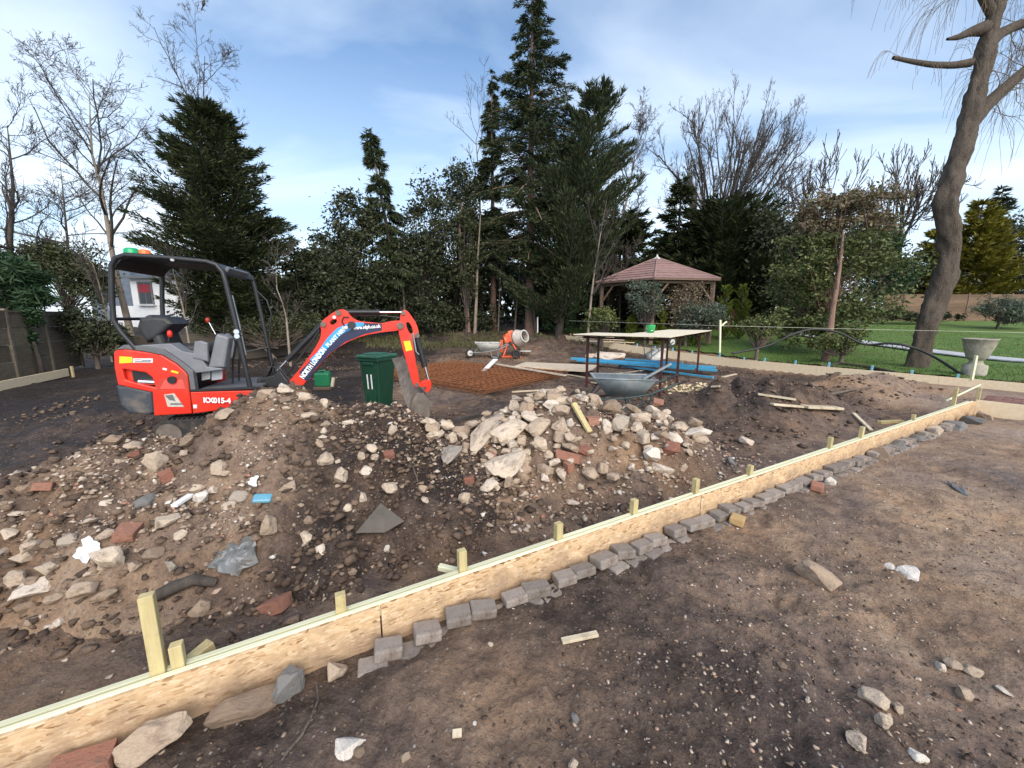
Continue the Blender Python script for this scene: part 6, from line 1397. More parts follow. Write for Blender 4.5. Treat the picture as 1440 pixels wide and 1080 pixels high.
# swing bracket
MB().prism([(.20, .60), (.22, .75), (.42, .80), (.50, .86), (.58, .72), (.62, .56), (.58, .48), (.40, .46), (.24, .50)], -.11, .11, .015).build('swing_bracket', MT['black'], ex)
for z in (.52, .72): MB().cyl((.32, 0, z - .03), (.32, 0, z + .03), .12, n=16).build('swing_pin', MT['black'], ex)
# boom
def smooth_loop(pts, it=2):
    for _ in range(it):
        out = []
        for i in range(len(pts)):
            a, b = pts[i], pts[(i + 1) % len(pts)]; out += [(.75 * a[0] + .25 * b[0], .75 * a[1] + .25 * b[1]), (.25 * a[0] + .75 * b[0], .25 * a[1] + .75 * b[1])]
        pts = out
    return pts
boom_px = [(398, 549), (410, 556), (424, 545), (440, 524), (460, 501), (482, 484), (510, 472), (540, 467), (562, 465), (570, 459), (566, 451), (552, 451), (536, 455), (520, 453), (504, 452), (494, 446), (488, 437), (480, 434.5), (470, 438), (454, 450), (450, 456), (452, 468), (448, 482), (430, 508), (412, 530), (400, 543)]
boom_l = smooth_loop(sps(boom_px, -.06), 1)
boom_hole = smooth_loop(sps([(463, 453), (468, 449), (474, 449), (473, 454), (466, 458)], -.06), 2)
BY = .062
boom = MB().plate(boom_l, [boom_hole], -BY, BY).build('boom', MT['red'], ex)
m = boom.modifiers.new('edge', 'BEVEL'); m.width = .008; m.segments = 2; m.limit_method = 'ANGLE'; m.angle_limit = R(50)
def decal(px, mat, lift, name='decal'):
    return MB().prism(sps(px, -BY), -BY - lift, -BY - lift + .0025).build(name, MT[mat], boom)
decal([(421, 523), (424, 532), (432, 536), (445, 517), (463, 498), (485, 481), (512, 470), (537, 464.5), (537, 455), (520, 454.5), (503, 453.5), (490, 455), (474, 462), (461, 475), (446, 496), (432, 512)], 'navy', .003)
decal([(436, 505), (440, 511), (450, 503), (462, 488), (480, 470), (494, 463), (512, 457.5), (512, 453.8), (503, 453.2), (490, 454.6), (474, 461.6), (461, 474.6), (446, 495.5)], 'sky_blue', .0055)
def text_px(s, u0, v0, u1, v1, size, mat='text_white', lift=.0085, bold=.002):
    a = sp(u0, v0, -BY); b = sp(u1, v1, -BY); an = math.atan2(b[1] - a[1], b[0] - a[0]); L = math.hypot(b[0] - a[0], b[1] - a[1])
    t = text_obj(s, size, MT[mat], boom, Matrix.Identity(4), bold=bold)
    w = max(v.co.x for v in t.data.vertices) - min(v.co.x for v in t.data.vertices)
    t.matrix_local = face_M(a[0], -BY - lift, a[1], an) @ Matrix.Diagonal((L / w, 1, 1, 1))
text_px('NORTH LONDON', 427, 533, 459, 492, .088, bold=.004); text_px('PLANT HIRE', 462, 488.5, 487, 463, .075, bold=.002)
text_px('www.nlph.co.uk', 497, 463.5, 536, 460.5, .068, bold=.002)
c = sp(495, 457, -BY); MB().cyl((c[0], -BY - .05, c[1]), (c[0], -BY, c[1]), .05, n=14).build('work_light', MT['black'], ex)
c = sp(487, 461, -BY); MB().lathe([(0, .02), (.025, .015), (.03, -.01), (0, -.012)], 10, Matrix.Translation((c[0], -BY - .03, c[1])) @ Matrix.Rotation(R(90), 4, 'X')).build('light_lens', MT['white'], ex)
for (u, v, r) in ((455, 456, .035), (476, 440, .035), (563, 458, .045), (567, 440, .03), (404, 548, .04)):
    c = sp(u, v, -BY); MB().cyl((c[0], -BY - .022, c[1]), (c[0], BY + .022, c[1]), r, n=14).build('pin', MT['muddy_steel'], ex)
c = sp(470, 446, -BY); MB().cyl((c[0], -BY - .004, c[1]), (c[0], -BY, c[1]), .022, n=10).build('sticker', MT['white'], boom)
def ram(u0, v0, u1, v1, split, r, name, y=0.0, rod=.45):
    a = Vector((sp(u0, v0, y)[0], y, sp(u0, v0, y)[1])); b = Vector((sp(u1, v1, y)[0], y, sp(u1, v1, y)[1])); m_ = a.lerp(b, split)
    o = MB().cyl(a, m_, r, n=14).build(name, MT['black'], ex); MB().cyl(m_, b, r * rod, n=10).build('rod', MT['chrome'], o); MB().cyl(m_ - (m_ - a).normalized() * .05, m_, r * 1.15, n=14).build('gland', MT['black'], o)
ram(453, 456, 390, 521, .78, .036, 'boom_cylinder', -.005)
ram(478, 439, 567, 439, .62, .034, 'arm_cylinder', 0)
# hoses
MB().tube([(sp(u, v, 0)[0], -.03, sp(u, v, 0)[1]) for u, v in ((398, 535), (415, 512), (435, 486), (450, 464))], .014, 7).build('hose', MT['black'], ex)
MB().tube([(sp(u, v, 0)[0], .03, sp(u, v, 0)[1]) for u, v in ((490, 443), (515, 444), (540, 444), (562, 447))], .012, 7).build('hose', MT['black'], ex)
for k_, y_ in enumerate((-.05, -.02, .02, .05)):
    MB().tube([(.30, y_ * 2, .74), (.40, y_ * 1.6, .92 + .03 * k_), (.50, y_, .86), (.60, y_, .70)], .011, 7).build('hose', MT['black'], ex)
MB().tube([(sp(u, v, 0)[0], -BY - .012, sp(u, v, 0)[1]) for u, v in ((486, 459), (482, 452), (484, 446), (492, 446))], .008, 6).build('hose', MT['black'], ex)
# arm
arm_px = [(559, 462), (562, 452), (563, 441), (567, 435.5), (573, 437), (580, 446), (586, 456), (589, 466), (589, 474), (583, 476), (580, 474), (583, 500), (590, 535), (590, 543), (584, 546), (580, 540), (574, 518), (566, 490)]
arm_l = smooth_loop(sps(arm_px, -.05), 1)
arm_hole = smooth_loop(sps([(570, 455), (574, 452), (579, 459), (581, 468), (577, 470), (573, 463)], -.05), 2)
arm = MB().plate(arm_l, [arm_hole], -.052, .052).build('arm', MT['red'], ex)
m = arm.modifiers.new('edge', 'BEVEL'); m.width = .007; m.segments = 2; m.limit_method = 'ANGLE'; m.angle_limit = R(50)
q = sps([(567.5, 480), (576.5, 479), (580, 492), (571, 494)], -.052); MB().prism(q, -.0555, -.051).build('sticker', MT['yellow'], arm)
for (u, v, r) in ((587, 472, .03), (586, 541, .032)):
    c = sp(u, v, -.05); MB().cyl((c[0], -.075, c[1]), (c[0], .075, c[1]), r, n=12).build('pin', MT['muddy_steel'], ex)
c0_ = sp(586, 474, 0); c1_ = sp(603, 537, 0); A = Vector((c0_[0], 0, c0_[1])); B = Vector((c1_[0], 0, c1_[1])); mid = A.lerp(B, .66)
o = MB().cyl(A, mid, .042, n=14).build('bucket_cylinder', MT['black'], ex); MB().cyl(mid, B, .016, n=10).build('rod', MT['chrome'], o)
MB().tube([(A.x - .05, -.045, A.z + .06), (A.x - .02, -.05, A.z - .2), (A.x + .02, -.05, A.z - .25)], .012, 7).build('pipe', MT['galv'], ex)
lk = smooth_loop(sps([(588, 540), (602, 533), (607, 537), (606, 546), (602, 552), (597, 551), (600, 543), (590, 545)], -.05), 1)
for s in (-1, 1): MB().prism(lk, s * .055 - .012, s * .055 + .012, .004).build('bucket_link', MT['red'], ex)
# bucket: curved shell between two side plates
bk = sps([(583, 547), (598, 552), (604, 572), (602, 594), (593, 606), (578, 600), (573, 588)], 0)
bk = smooth_loop(bk, 1)
shell = bk[1:-3]
for s in (-1, 1): MB().prism(bk, s * .19 - .006, s * .19 + .006, .003).build('bucket_side', MT['muddy_steel'], ex)
mb = MB(); vs_ = [(x, -.19, z) for x, z in shell] + [(x, .19, z) for x, z in shell]; n_ = len(shell)
mb.add(vs_, [(i, i + 1, n_ + i + 1, n_ + i) for i in range(n_ - 1)], True); o = mb.build('bucket', MT['muddy_steel'], ex); m = o.modifiers.new('t', 'SOLIDIFY'); m.thickness = .014
for i in range(4):
    x, z = bk[-3]; MB().box((x - .03, -.15 + .1 * i, z - .01), (.10, .035, .02), rot=(0, -.5, 0), bev=.004).build('bucket_tooth', MT['muddy_steel'], ex)

# ================================================================== BIN, CAN, PLANK NEAR THE BOOM
def wheelie_bin():
    Y = 6.35; p = at_y(531, 575, Y); z0 = .0
    root = empty('wheelie_bin', (p.x, Y + .1, z0), R(-22)); tag(root, 'dark green wheeled bin numbered 11 standing under the boom', 'bin'); root.scale = (.72, .72, 1)
    H = at_y(531, 503, Y).z - z0
    mb = MB(); lo = [(-.20, -.22), (.20, -.22), (.20, .22), (-.20, .22)]; hi = [(-.275, -.29), (.275, -.29), (.275, .33), (-.275, .33)]
    b = bmesh.new(); v0 = [b.verts.new((x, y, .03)) for x, y in lo]; v1 = [b.verts.new((x, y, H)) for x, y in hi]
    b.faces.new(v0[::-1]); b.faces.new(v1)
    for i in range(4): b.faces.new((v0[i], v0[(i + 1) % 4], v1[(i + 1) % 4], v1[i]))
    bmesh.ops.bevel(b, geom=[e for e in b.edges if abs(e.verts[0].co.z - e.verts[1].co.z) > .1], offset=.035, segments=3, affect='EDGES'); mb.bm(b)
    body = mb.build('bin_body', MT['bin_green'], root)
    MB().box((0, .02, H - .03), (.60, .67, .05), bev=.012).build('rim', MT['bin_green'], root)
    lid = MB().box((0, .01, H + .025), (.61, .70, .05), bev=.02, seg=2).build('lid', MT['bin_lid'], root)
    MB().box((0, -.05, H + .06), (.36, .40, .03), bev=.012).build('lid_panel', MT['bin_lid'], lid)
    MB().tube([(-.2, .37, H - .02), (-.2, .42, H), (.2, .42, H), (.2, .37, H - .02)], .016, 8).build('handle', MT['bin_green'], root)
    for x in (-.12, .12): MB().box((x, -.262, H * .28), (.02, .03, H * .36), rot=(-.07, 0, 0), bev=.006).build('rib', MT['bin_green'], root)
    MB().box((0, -.30, H - .09), (.30, .03, .05), bev=.01).build('lifting_lip', MT['bin_green'], root)
    for s in (-1, 1): MB().cyl((s * .19, .26, .10), (s * .25, .26, .10), .10, n=16).build('wheel', MT['rubber'], root)
    an = math.atan2(.07, H - .03)
    for i, dx in enumerate((-.055, .055)):
        zc = H * .60; y = -.22 - .07 * (zc - .03) / (H - .03)
        t = text_obj('1', .34, MT['text_white'], root, Matrix.Identity(4), name='numeral', align='CENTER', bold=.006)
        t.matrix_local = Matrix.Translation((dx, y - .004, zc - .12)) @ Matrix.Rotation(R(90) + an, 4, 'X') @ Matrix.Diagonal((.85, 1, 1, 1))
wheelie_bin()
def jerrycan():
    p = at_y(455, 541, 6.6); root = empty('fuel_can', (p.x, 6.6, p.z - .03), .1); tag(root, 'bright green plastic fuel can standing behind the soil heap', 'fuel can')
    MB().box((0, 0, .12), (.25, .15, .24), bev=.03, seg=3).build('can_body', MT['can_green'], root)
    MB().tube([(-.07, 0, .23), (-.06, 0, .27), (.04, 0, .275), (.06, 0, .23)], .014, 8).build('handle', MT['can_green'], root)
    MB().cyl((.09, 0, .22), (.09, 0, .265), .028, n=12).build('cap', MT['can_green'], root)
    MB().box((0, 0, -.03), (.3, .22, .07), bev=.02).build('soil_pad', MT['clod'], root)
jerrycan()
stick('timber_offcut', at_y(467, 544, 6.3), at_y(469, 531, 6.35), .045, .03, 'scrap', 'short pale peg leaning beside the green fuel can', 'timber offcut')
# weathered slab leaning on the bin
pts = [(558, 503), (568, 520), (577, 545), (590, 572)]
q = [at_y(u, v, 6.15 - .12 * i) for i, (u, v) in enumerate(pts)]
mb = MB()
for i, c in enumerate(q): pass
w = [.09, .12, .155, .19]; vs_ = []
for c, ww in zip(q, w):
    for s, dy in ((-1, .03), (1, -.05), (1, .02), (-1, .1)): vs_.append((c.x + s * ww, c.y + dy, c.z + s * .02))
fs_ = [(3, 2, 1, 0), (12, 13, 14, 15)] + [(i * 4 + j, i * 4 + (j + 1) % 4, i * 4 + 4 + (j + 1) % 4, i * 4 + 4 + j) for i in range(3) for j in range(4)]
mb.add(vs_, fs_); tag(mb.build('weathered_plank', MT['old_wood']), 'grey weathered slab of wood leaning against the green bin', 'plank')

# ================================================================== WHEELBARROWS
def torus(R0, r, M, n=22, k=8):
    vs = []; fs = []
    for i in range(n):
        a = 2 * math.pi * i / n
        for j in range(k):
            b = 2 * math.pi * j / k; vs.append(M @ Vector(((R0 + r * math.cos(b)) * math.cos(a), r * math.sin(b), (R0 + r * math.cos(b)) * math.sin(a))))
    for i in range(n):
        for j in range(k): fs.append((i * k + j, i * k + (j + 1) % k, ((i + 1) % n) * k + (j + 1) % k, ((i + 1) % n) * k + j))
    return vs, fs
def barrow(loc, rz, label, tray_m, frame_m, scale=1.0, flip=False):
    """x points to the wheel"""
    root = empty('wheelbarrow', loc, rz); tag(root, label, 'wheelbarrow', 'wheelbarrows'); root.scale = (scale,) * 3
    if flip: root.rotation_euler = (R(180), R(-18), rz)
    b = bmesh.new()
    lo = [(-.28, -.20, .30), (.30, -.17, .26), (.30, .17, .26), (-.28, .20, .30)]; hi = [(-.46, -.34, .60), (.58, -.31, .62), (.58, .31, .62), (-.46, .34, .60)]
    v0 = [b.verts.new(p) for p in lo]; v1 = [b.verts.new(p) for p in hi]; b.faces.new(v0[::-1])
    for i in range(4): b.faces.new((v0[i], v0[(i + 1) % 4], v1[(i + 1) % 4], v1[i]))
    bmesh.ops.bevel(b, geom=[e for e in b.edges if len(e.link_faces) == 2], offset=.045, segments=3, affect='EDGES'); bmesh.ops.recalc_face_normals(b, faces=b.faces[:])
    tray = MB().bm(b, None, True).build('tray', MT[tray_m], root); m = tray.modifiers.new('t', 'SOLIDIFY'); m.thickness = .006
    MB().tube([hi[0], hi[1], hi[2], hi[3], hi[0]], .012, 8).build('rim', MT[tray_m], tray)
    for s in (-1, 1):
        MB().tube([(.78, s * .06, .19), (.45, s * .14, .22), (.10, s * .19, .25), (-.35, s * .25, .34), (-.75, s * .28, .52), (-.95, s * .28, .60)], .017, 8).build('handle_bar', MT[frame_m], root)
        MB().tube([(-.80, s * .28, .535), (-.98, s * .28, .61)], .023, 8).build('grip', MT['rubber'], root)
        MB().tube([(-.02, s * .20, .27), (-.10, s * .22, .05), (-.14, s * .22, .012), (-.30, s * .22, .012), (-.36, s * .23, .06), (-.40, s * .25, .36)], .015, 8).build('leg', MT[frame_m], root)
        MB().tube([(.62, s * .09, .21), (.45, s * .2, .45)], .012, 6).build('brace', MT[frame_m], root)
    wh = MB().add(*torus(.15, .042, Matrix.Translation((.78, 0, .19))), True).build('wheel', MT['rubber'], root)
    MB().cyl((.78, -.025, .19), (.78, .025, .19), .112, n=20).build('rim_disc', MT['galv_pale'], wh); MB().cyl((.78, -.07, .19), (.78, .07, .19), .02, n=10).build('axle', MT['black'], wh)
    return root
bp_ = at_y(878, 560, 6.2)
barrow((bp_.x, 6.2, .10), R(176), 'grey galvanised wheelbarrow standing behind the concrete pile', 'galv', 'frame_green', .92)
stick('metal_strip', (bp_.x + .28, 6.2, .62), (bp_.x + .75, 6.28, .86), .05, .03, 'galv', 'grey strip of metal sticking out of the galvanised wheelbarrow', 'metal strip')
mp_ = hit(688, 503); barrow((mp_.x, mp_.y, mp_.z), R(188), 'pale cement stained wheelbarrow beside the orange mixer', 'galv_pale', 'galv', .95)
ub = hit(916, 505); barrow((ub.x + .1, ub.y, ub.z + .60), R(15), 'upturned pale wheelbarrow with its wheel in the air beyond the tall table', 'galv_pale', 'frame_green', 1.0, True)

# ================================================================== MIXER
def mixer():
    g = hit(722, 504); root = empty('cement_mixer', g, R(-4)); tag(root, 'orange cement mixer with grey drum tipped towards the right', 'cement mixer')
    for y in (-.28, .28):
        MB().tube([(-.42, y * 1.1, .02), (-.16, y * .8, .75), (-.12, y * .7, .95)], .03, 8).build('stand_leg', MT['mixer_orange'], root); MB().tube([(.30, y * 1.1, .02), (-.12, y * .8, .78)], .03, 8).build('stand_leg', MT['mixer_orange'], root)
    MB().tube([(-.45, -.31, .06), (.32, -.31, .06), (.32, .31, .06), (-.45, .31, .06), (-.45, -.31, .06)], .025, 6).build('base_frame', MT['mixer_orange'], root)
    MB().box((-.22, -.05, .82), (.34, .40, .36), rot=(0, -.3, 0), bev=.04, seg=2).build('motor_housing', MT['mixer_orange'], root)
    MB().box((-.12, -.05, 1.04), (.22, .28, .14), rot=(0, -.3, 0), bev=.03, seg=2).build('motor_cover', MT['mixer_orange'], root)
    MB().tube([(-.3, -.3, .95), (-.62, -.3, .98), (-.62, -.1, .98)], .02, 8).build('tilt_handle', MT['oxide'], root)
    for x in (-.50, -.44): MB().box((x, -.26, .50), (.05, .05, .5), bev=.008).build('upright', MT['mixer_orange'], root)
    M = Matrix.Translation((.16, 0, .80)) @ Matrix.Rotation(R(72), 4, 'Y') @ Matrix.Rotation(R(34), 4, 'X')
    d = MB().lathe([(0, -.34), (.16, -.34), (.30, -.24), (.34, -.10), (.34, .06), (.24, .36), (.235, .40), (.215, .40), (.22, .36), (.31, .06), (.31, -.1), (.27, -.22), (0, -.30)], 28, M).build('drum', MT['mixer_drum'], root)
    MB().lathe([(.345, -.02), (.365, -.01), (.365, .03), (.345, .04)], 28, M).build('ring_gear', MT['muddy_steel'], d)
    MB().lathe([(.24, .36), (.262, .37), (.262, .405), (.24, .41), (.21, .405)], 28, M).build('drum_lip', MT['galv_pale'], d)
    for k in range(2): MB().box((.0, (.1 if k else -.1), .1), (.3, .02, .3), M=M).build('paddle', MT['muddy_steel'], d)
    MB().box((.45, 0, .28), (.55, .40, .03), bev=.01).build('tray', MT['galv_pale'], root)
    for y in (-.36, .36):
        w = MB().add(*torus(.14, .05, Matrix.Translation((.15, y, .19))), True).build('wheel', MT['rubber'], root); MB().cyl((.15, y - .03, .19), (.15, y + .03, .19), .10, n=16).build('hub', MT['black'], w)
mixer()

# ================================================================== MESH STACK, SHEETS, TABLE, BLUE BOARDS
cA = on_z(684, 556, -.1); cB = on_z(798, 530, -.1); cD = on_z(612, 520, -.1)
e1 = Vector((cB.x - cA.x, cB.y - cA.y, 0)).normalized(); e2 = Vector((-e1.y, e1.x, 0)); L1 = (cB - cA).length; L2 = 4.8
for k in range(4):
    mb = MB(); rz_ = random.Random(k)
    zz = .02 + .045 * k
    for i in range(int(L2 / .2) + 1):
        y = i * .2; mb.tube([(0, y, zz + rz_.uniform(-.012, .015)), (L1 * .33, y, zz + rz_.uniform(-.012, .015)), (L1 * .66, y, zz + rz_.uniform(-.012, .015)), (L1, y, zz + rz_.uniform(-.012, .015))], .0085, 4, False)
    for i in range(int(L1 / .2) + 1):
        x = i * .2; mb.tube([(x, 0, zz + .015), (x, L2 * .33, zz + .015 + rz_.uniform(-.01, .015)), (x, L2 * .66, zz + .015 + rz_.uniform(-.01, .015)), (x, L2, zz + .015)], .0085, 4, False)
    o = mb.build('steel_mesh_sheet', MT['rust'], None, (cA.x + rz_.uniform(-.12, .12), cA.y + rz_.uniform(-.12, .12), -.10), (0, 0, math.atan2(e1.y, e1.x) + rz_.uniform(-.02, .02)))
    tag(o, '%s sheet of rusty reinforcing mesh in the stack on the ground' % ['bottom', 'second lowest', 'second highest', 'top'][k], 'steel mesh', 'stacked steel mesh sheets')
stick('timber_offcut', at_y(680, 522, 11.6), at_y(697, 505, 12.4), .16, .02, 'white', 'pale short board lying on the left of the rusty mesh', 'plank')
a = on_z(697, 512, .12); b = on_z(795, 528, .12); stick('timber_offcut', a, b, .12, .03, 'ply', 'long pinkish plank lying along the far edge of the rusty mesh', 'plank')
a = on_z(720, 551, -.05); b = on_z(790, 547, -.05); stick('timber_offcut', a, b, .05, .03, 'scrap', 'thin pale batten on the ground before the rusty mesh', 'batten')
# sheets on a blue pallet
pc = on_z(778, 516, .05); prz = math.atan2(-.25, .97) + .05
pl = empty('pallet', (pc.x - .1, pc.y, -.13), R(-24)); tag(pl, 'blue pallet under the plywood sheets', 'pallet')
for i in range(7): MB().box((-.5 + i * .166, 0, .135), (.10, 1.0, .02), bev=.003).build('slat', MT['pallet_blue'], pl)
for y in (-.45, 0, .45):
    MB().box((0, y, .01), (1.15, .1, .02)).build('runner', MT['pallet_blue'], pl)
    for x in (-.5, 0, .5): MB().box((x, y, .065), (.14, .1, .09), bev=.004).build('block', MT['pallet_blue'], pl)
for k in range(3):
    o = MB().box((0, 0, 0), (2.44, 1.22, .018), bev=.002).build('plywood_sheet', MT['ply'], None, (pc.x + .05 * k, pc.y + .03 * k, .04 + k * .02), (0, 0, R(-24 + k * 2))); tag(o, '%s of three pale plywood sheets on the blue pallet' % ['bottom', 'middle', 'top'][k], 'plywood', 'plywood sheets on the pallet')
# tall bench
Ct = Vector((3.27, 8.15)); dE = Vector((.587, .81)); dW = Vector((-.81, .587)); TZ = 1.19
tb = empty('site_bench', (Ct.x, Ct.y, -.15)); tag(tb, 'tall makeshift bench of chipboard sheets on dark red steel legs', 'bench')
def tpt(a, b): q = dE * a + dW * b; return (q.x, q.y)
for k, (a0, a1, ww) in enumerate(((0, 1.22, 2.2), (1.225, 3.0, 1.22), (3.004, 4.8, 1.22))):
    x, y = tpt((a0 + a1) / 2, ww / 2); MB().box((0, 0, 0), (a1 - a0, ww, .022), bev=.002).build('table_top', MT['pale_osb'], tb, (x, y, TZ + .15 + .004 * k), (0, 0, math.atan2(dE.y, dE.x)))
for (a0, b0) in ((.25, .2), (1.75, .2), (.35, 2.0), (1.0, 2.0), (4.2, .2), (4.2, 1.1)):
    x, y = tpt(a0, b0); MB().box((x, y, .65), (.05, .05, 1.30), rot=(0, 0, .94)).build('leg', MT['oxide'], tb); MB().tube([(x - .25, y, .02), (x, y, .25), (x + .2, y, .02)], .014, 6).build('foot', MT['oxide'], tb)
for b0, e_ in ((.2, 4.5), (1.1, 4.5), (2.0, 1.1)):
    xa, ya = tpt(.1, b0); xb, yb = tpt(e_, b0); MB().tube([(xa, ya, 1.30), (xb, yb, 1.30)], .024, 6).build('bearer', MT['oxide'], tb)
for a0, e_ in ((.3, 2.1), (1.75, 1.15), (4.2, 1.15)):
    xa, ya = tpt(a0, .1); xb, yb = tpt(a0, e_); MB().tube([(xa, ya, 1.26), (xb, yb, 1.26)], .022, 6).build('bearer', MT['oxide'], tb)
q = tpt(1.9, .7); p = Vector((Ct.x + q[0], Ct.y + q[1])); gp = at_y(915, 465, p.y)
bu = empty('bucket', (gp.x, p.y, TZ + .016)); tag(bu, 'small bright green bucket standing on the tall bench', 'bucket')
MB().lathe([(0, .005), (.085, .005), (.115, .19), (.12, .20), (.108, .195), (.08, .015), (0, .015)], 20).build('bucket_shell', MT['bucket_green'], bu); MB().tube([(-.115, 0, .17), (-.1, 0, .08), (0, -.12, .06), (.1, 0, .08), (.115, 0, .17)], .004, 6).build('handle', MT['chrome'], bu)
# blue lengths
for k, (u0, v0, u1, v1, w, h, z, lab) in enumerate([(804, 504, 1006, 517, .20, .07, .10, 'upper long blue board under the tall bench'), (812, 507, 1008, 521, .16, .06, .05, 'lower long blue board under the tall bench'), (870, 514, 1003, 531, .07, .05, -.05, 'thin blue length lying in front of the two wide blue boards'), (880, 505, 960, 511, .10, .05, .16, 'short blue board on top of the long ones')]):
    stick('blue_board', on_z(u0, v0, z), on_z(u1, v1, z), w, h, 'blue_board', lab, 'blue board', 'blue boards under the bench')
# timber scraps and sawdust under the bench
for k, (u0, v0, u1, v1) in enumerate([(795, 528, 850, 538), (830, 540, 870, 546), (860, 528, 905, 522), (1000, 548, 1012, 546), (1016, 532, 1035, 528), (740, 557, 790, 551)]):
    stick('timber_offcut', px3(u0, v0, .03), px3(u1, v1, .03), .08, .025, 'scrap', 'pale plank scrap under the tall bench, %s from the left' % ORD[[1, 2, 3, 4, 5, 0][k]], 'plank', 'plank scraps under the bench')
rng = np.random.default_rng(44); pc_ = hit(967, 548); N = 260
Q = np.stack([pc_.x + rng.normal(size=N) * .32, pc_.y + rng.normal(size=N) * .28, np.zeros(N)], 1); Q[:, 2] = surf(Q[:, 0], Q[:, 1]) + .01 + np.abs(rng.normal(size=N)) * .02
d = rng.normal(size=(N, 3)); d[:, 2] *= .3; V, Fc = leafquads(Q, d, rng.uniform(.05, .14, N), .035, rng)
MT['chip'] = mk('wood_chip', (0.62, 0.52, 0.32), (0.72, 0.64, 0.44), 10, .8)
o = link('wood_chips', np_mesh('wood_chips', V, Fc), MT['chip']); o['kind'] = 'stuff'; tag(o, 'little pile of pale wood chips by the bench leg', 'wood chips')
# pale chunks and planks by the spoil behind the bench
for (u, v, w, h, lab) in [(860, 500, 50, 10, 'flat broken paving slab leaning on the spoil behind the bench'), (835, 500, 26, 8, 'smaller broken paving slab behind the bench')]:
    rock_px(u, v, w, h, 'slab', 'concrete', 'concrete_slab', lab, 'concrete slab', None, .2, (.3, 0), dep=.6)
for k in range(4):
    stick('timber_offcut', at_y(806 + 4 * k, 470 + 3 * k, 18.6 - .3 * k), at_y(850 + 14 * k, 471 + 3.6 * k, 18.2 - .3 * k), .14, .03, 'ply', '%s plank of the small stack by the far back board' % ['top', 'second', 'third', 'lowest'][k], 'plank', 'planks by the back board')
# stake with arm and string line, planter, hose
tall_stake = stick('timber_stake', at_y(1012, 496, 11.8), at_y(1013, 450, 11.8), .05, .05, 'rail', 'tall pale stake with a side arm behind the bench', 'stake')
arm_ = stick('side_arm', at_y(1013, 459, 11.82), at_y(1022, 452, 11.82), .04, .04, 'rail', 'x', 'x')
del arm_['label']; del arm_['category']
bpy.context.view_layer.update(); arm_.parent = tall_stake; arm_.matrix_parent_inverse = tall_stake.matrix_world.inverted()
sa = at_y(1013, 458, 11.8); sb = at_y(1500, 469, 11.2); tag(MB().tube([sa, (sa + sb) / 2 + Vector((0, 0, -.01)), sb], .004, 5).build('string_line', MT['string']), 'thin string line stretched across the lawn view', 'string line')
sa = at_y(1013, 458, 11.8); sb = at_y(800, 451, 17.5); tag(MB().tube([sa, (sa + sb) / 2, sb], .004, 5).build('string_line', MT['string']), 'thin string line running left from the tall pale stake', 'string line')
stick('timber_stake', at_y(1366, 535, 8.9), at_y(1373, 500, 8.9), .05, .05, 'rail', 'pale stake standing in front of the stone bowl planter', 'stake')
stick('white_post', at_y(756, 468, 20.5), at_y(756, 446, 20.5), .06, .06, 'white', 'short white post at the foot of the trees', 'post')
pl_ = on_z(1373, 520, .05); Yp = 10.6; p0_ = at_y(1373, 506, Yp); top = at_y(1373, 476, Yp).z; s_ = Yp / F
root = empty('bowl_planter', (p0_.x, Yp, p0_.z)); tag(root, 'round stone bowl planter on a low pedestal at right', 'planter'); root.scale = (.7, .7, 1)
hb_ = top - p0_.z
MB().lathe([(0, .0), (.22, .0), (.30, .08), (.42, hb_ * .65), (.465, hb_ - .04), (.49, hb_ - .03), (.49, hb_), (.43, hb_), (.40, hb_ - .1), (0, hb_ - .12)], 32).build('bowl', MT['planter'], root)
gz_ = bz(p0_.x, Yp); MB().lathe([(.20, .0), (.18, -.06), (.24, -.12), (.34, -.14), (.34, gz_ - p0_.z - .05)], 24).build('pedestal', MT['planter'], root)
MB().lathe([(0, hb_ - .06), (.25, hb_ - .07), (.41, hb_ - .09)], 20).build('potting_soil', MT['clod'], root)
hy = [(1030, 497, 12.6), (1080, 486, 12.6), (1115, 470, 12.5), (1145, 463, 12.5), (1180, 468, 12.5), (1215, 484, 12.3), (1250, 483, 11.9), (1278, 487, 11.6), (1310, 500, 11.5), (1350, 525, 10.6)]
hp = [at_y(u, v, Y) for u, v, Y in hy]
def spline(P, n=6):
    out = []
    for i in range(len(P) - 1):
        a, b, c, d = P[max(i - 1, 0)], P[i], P[i + 1], P[min(i + 2, len(P) - 1)]
        for t in np.linspace(0, 1, n, endpoint=False): out.append(.5 * ((2 * b) + (c - a) * t + (2 * a - 5 * b + 4 * c - d) * t * t + (3 * b - a - 3 * c + d) * t ** 3))
    return out + [P[-1]]
tag(MB().tube(spline(hp), .035, 8).build('hose', MT['hose']), 'thick black hose looping past the willow trunk', 'hose')
h2 = [at_y(u, v, Y) for u, v, Y in [(1020, 500, 12.9), (1060, 505, 12.6), (1100, 492, 12.4), (1116, 472, 12.3)]]
for i in range(5):
    a = at_y(1215 + i * 14, 490 + i * 1.5, 12.2); tag(MB().tube(spline([a, a + Vector((.05, 0, .16)), a + Vector((.2, 0, .2)), a + Vector((.3, 0, .02))], 5), .008, 5).build('wire_hoop', MT['hose']), 'low black wire hoop edging the bed, %s from the left' % ORD[i], 'wire hoop', 'wire hoops left of the willow')

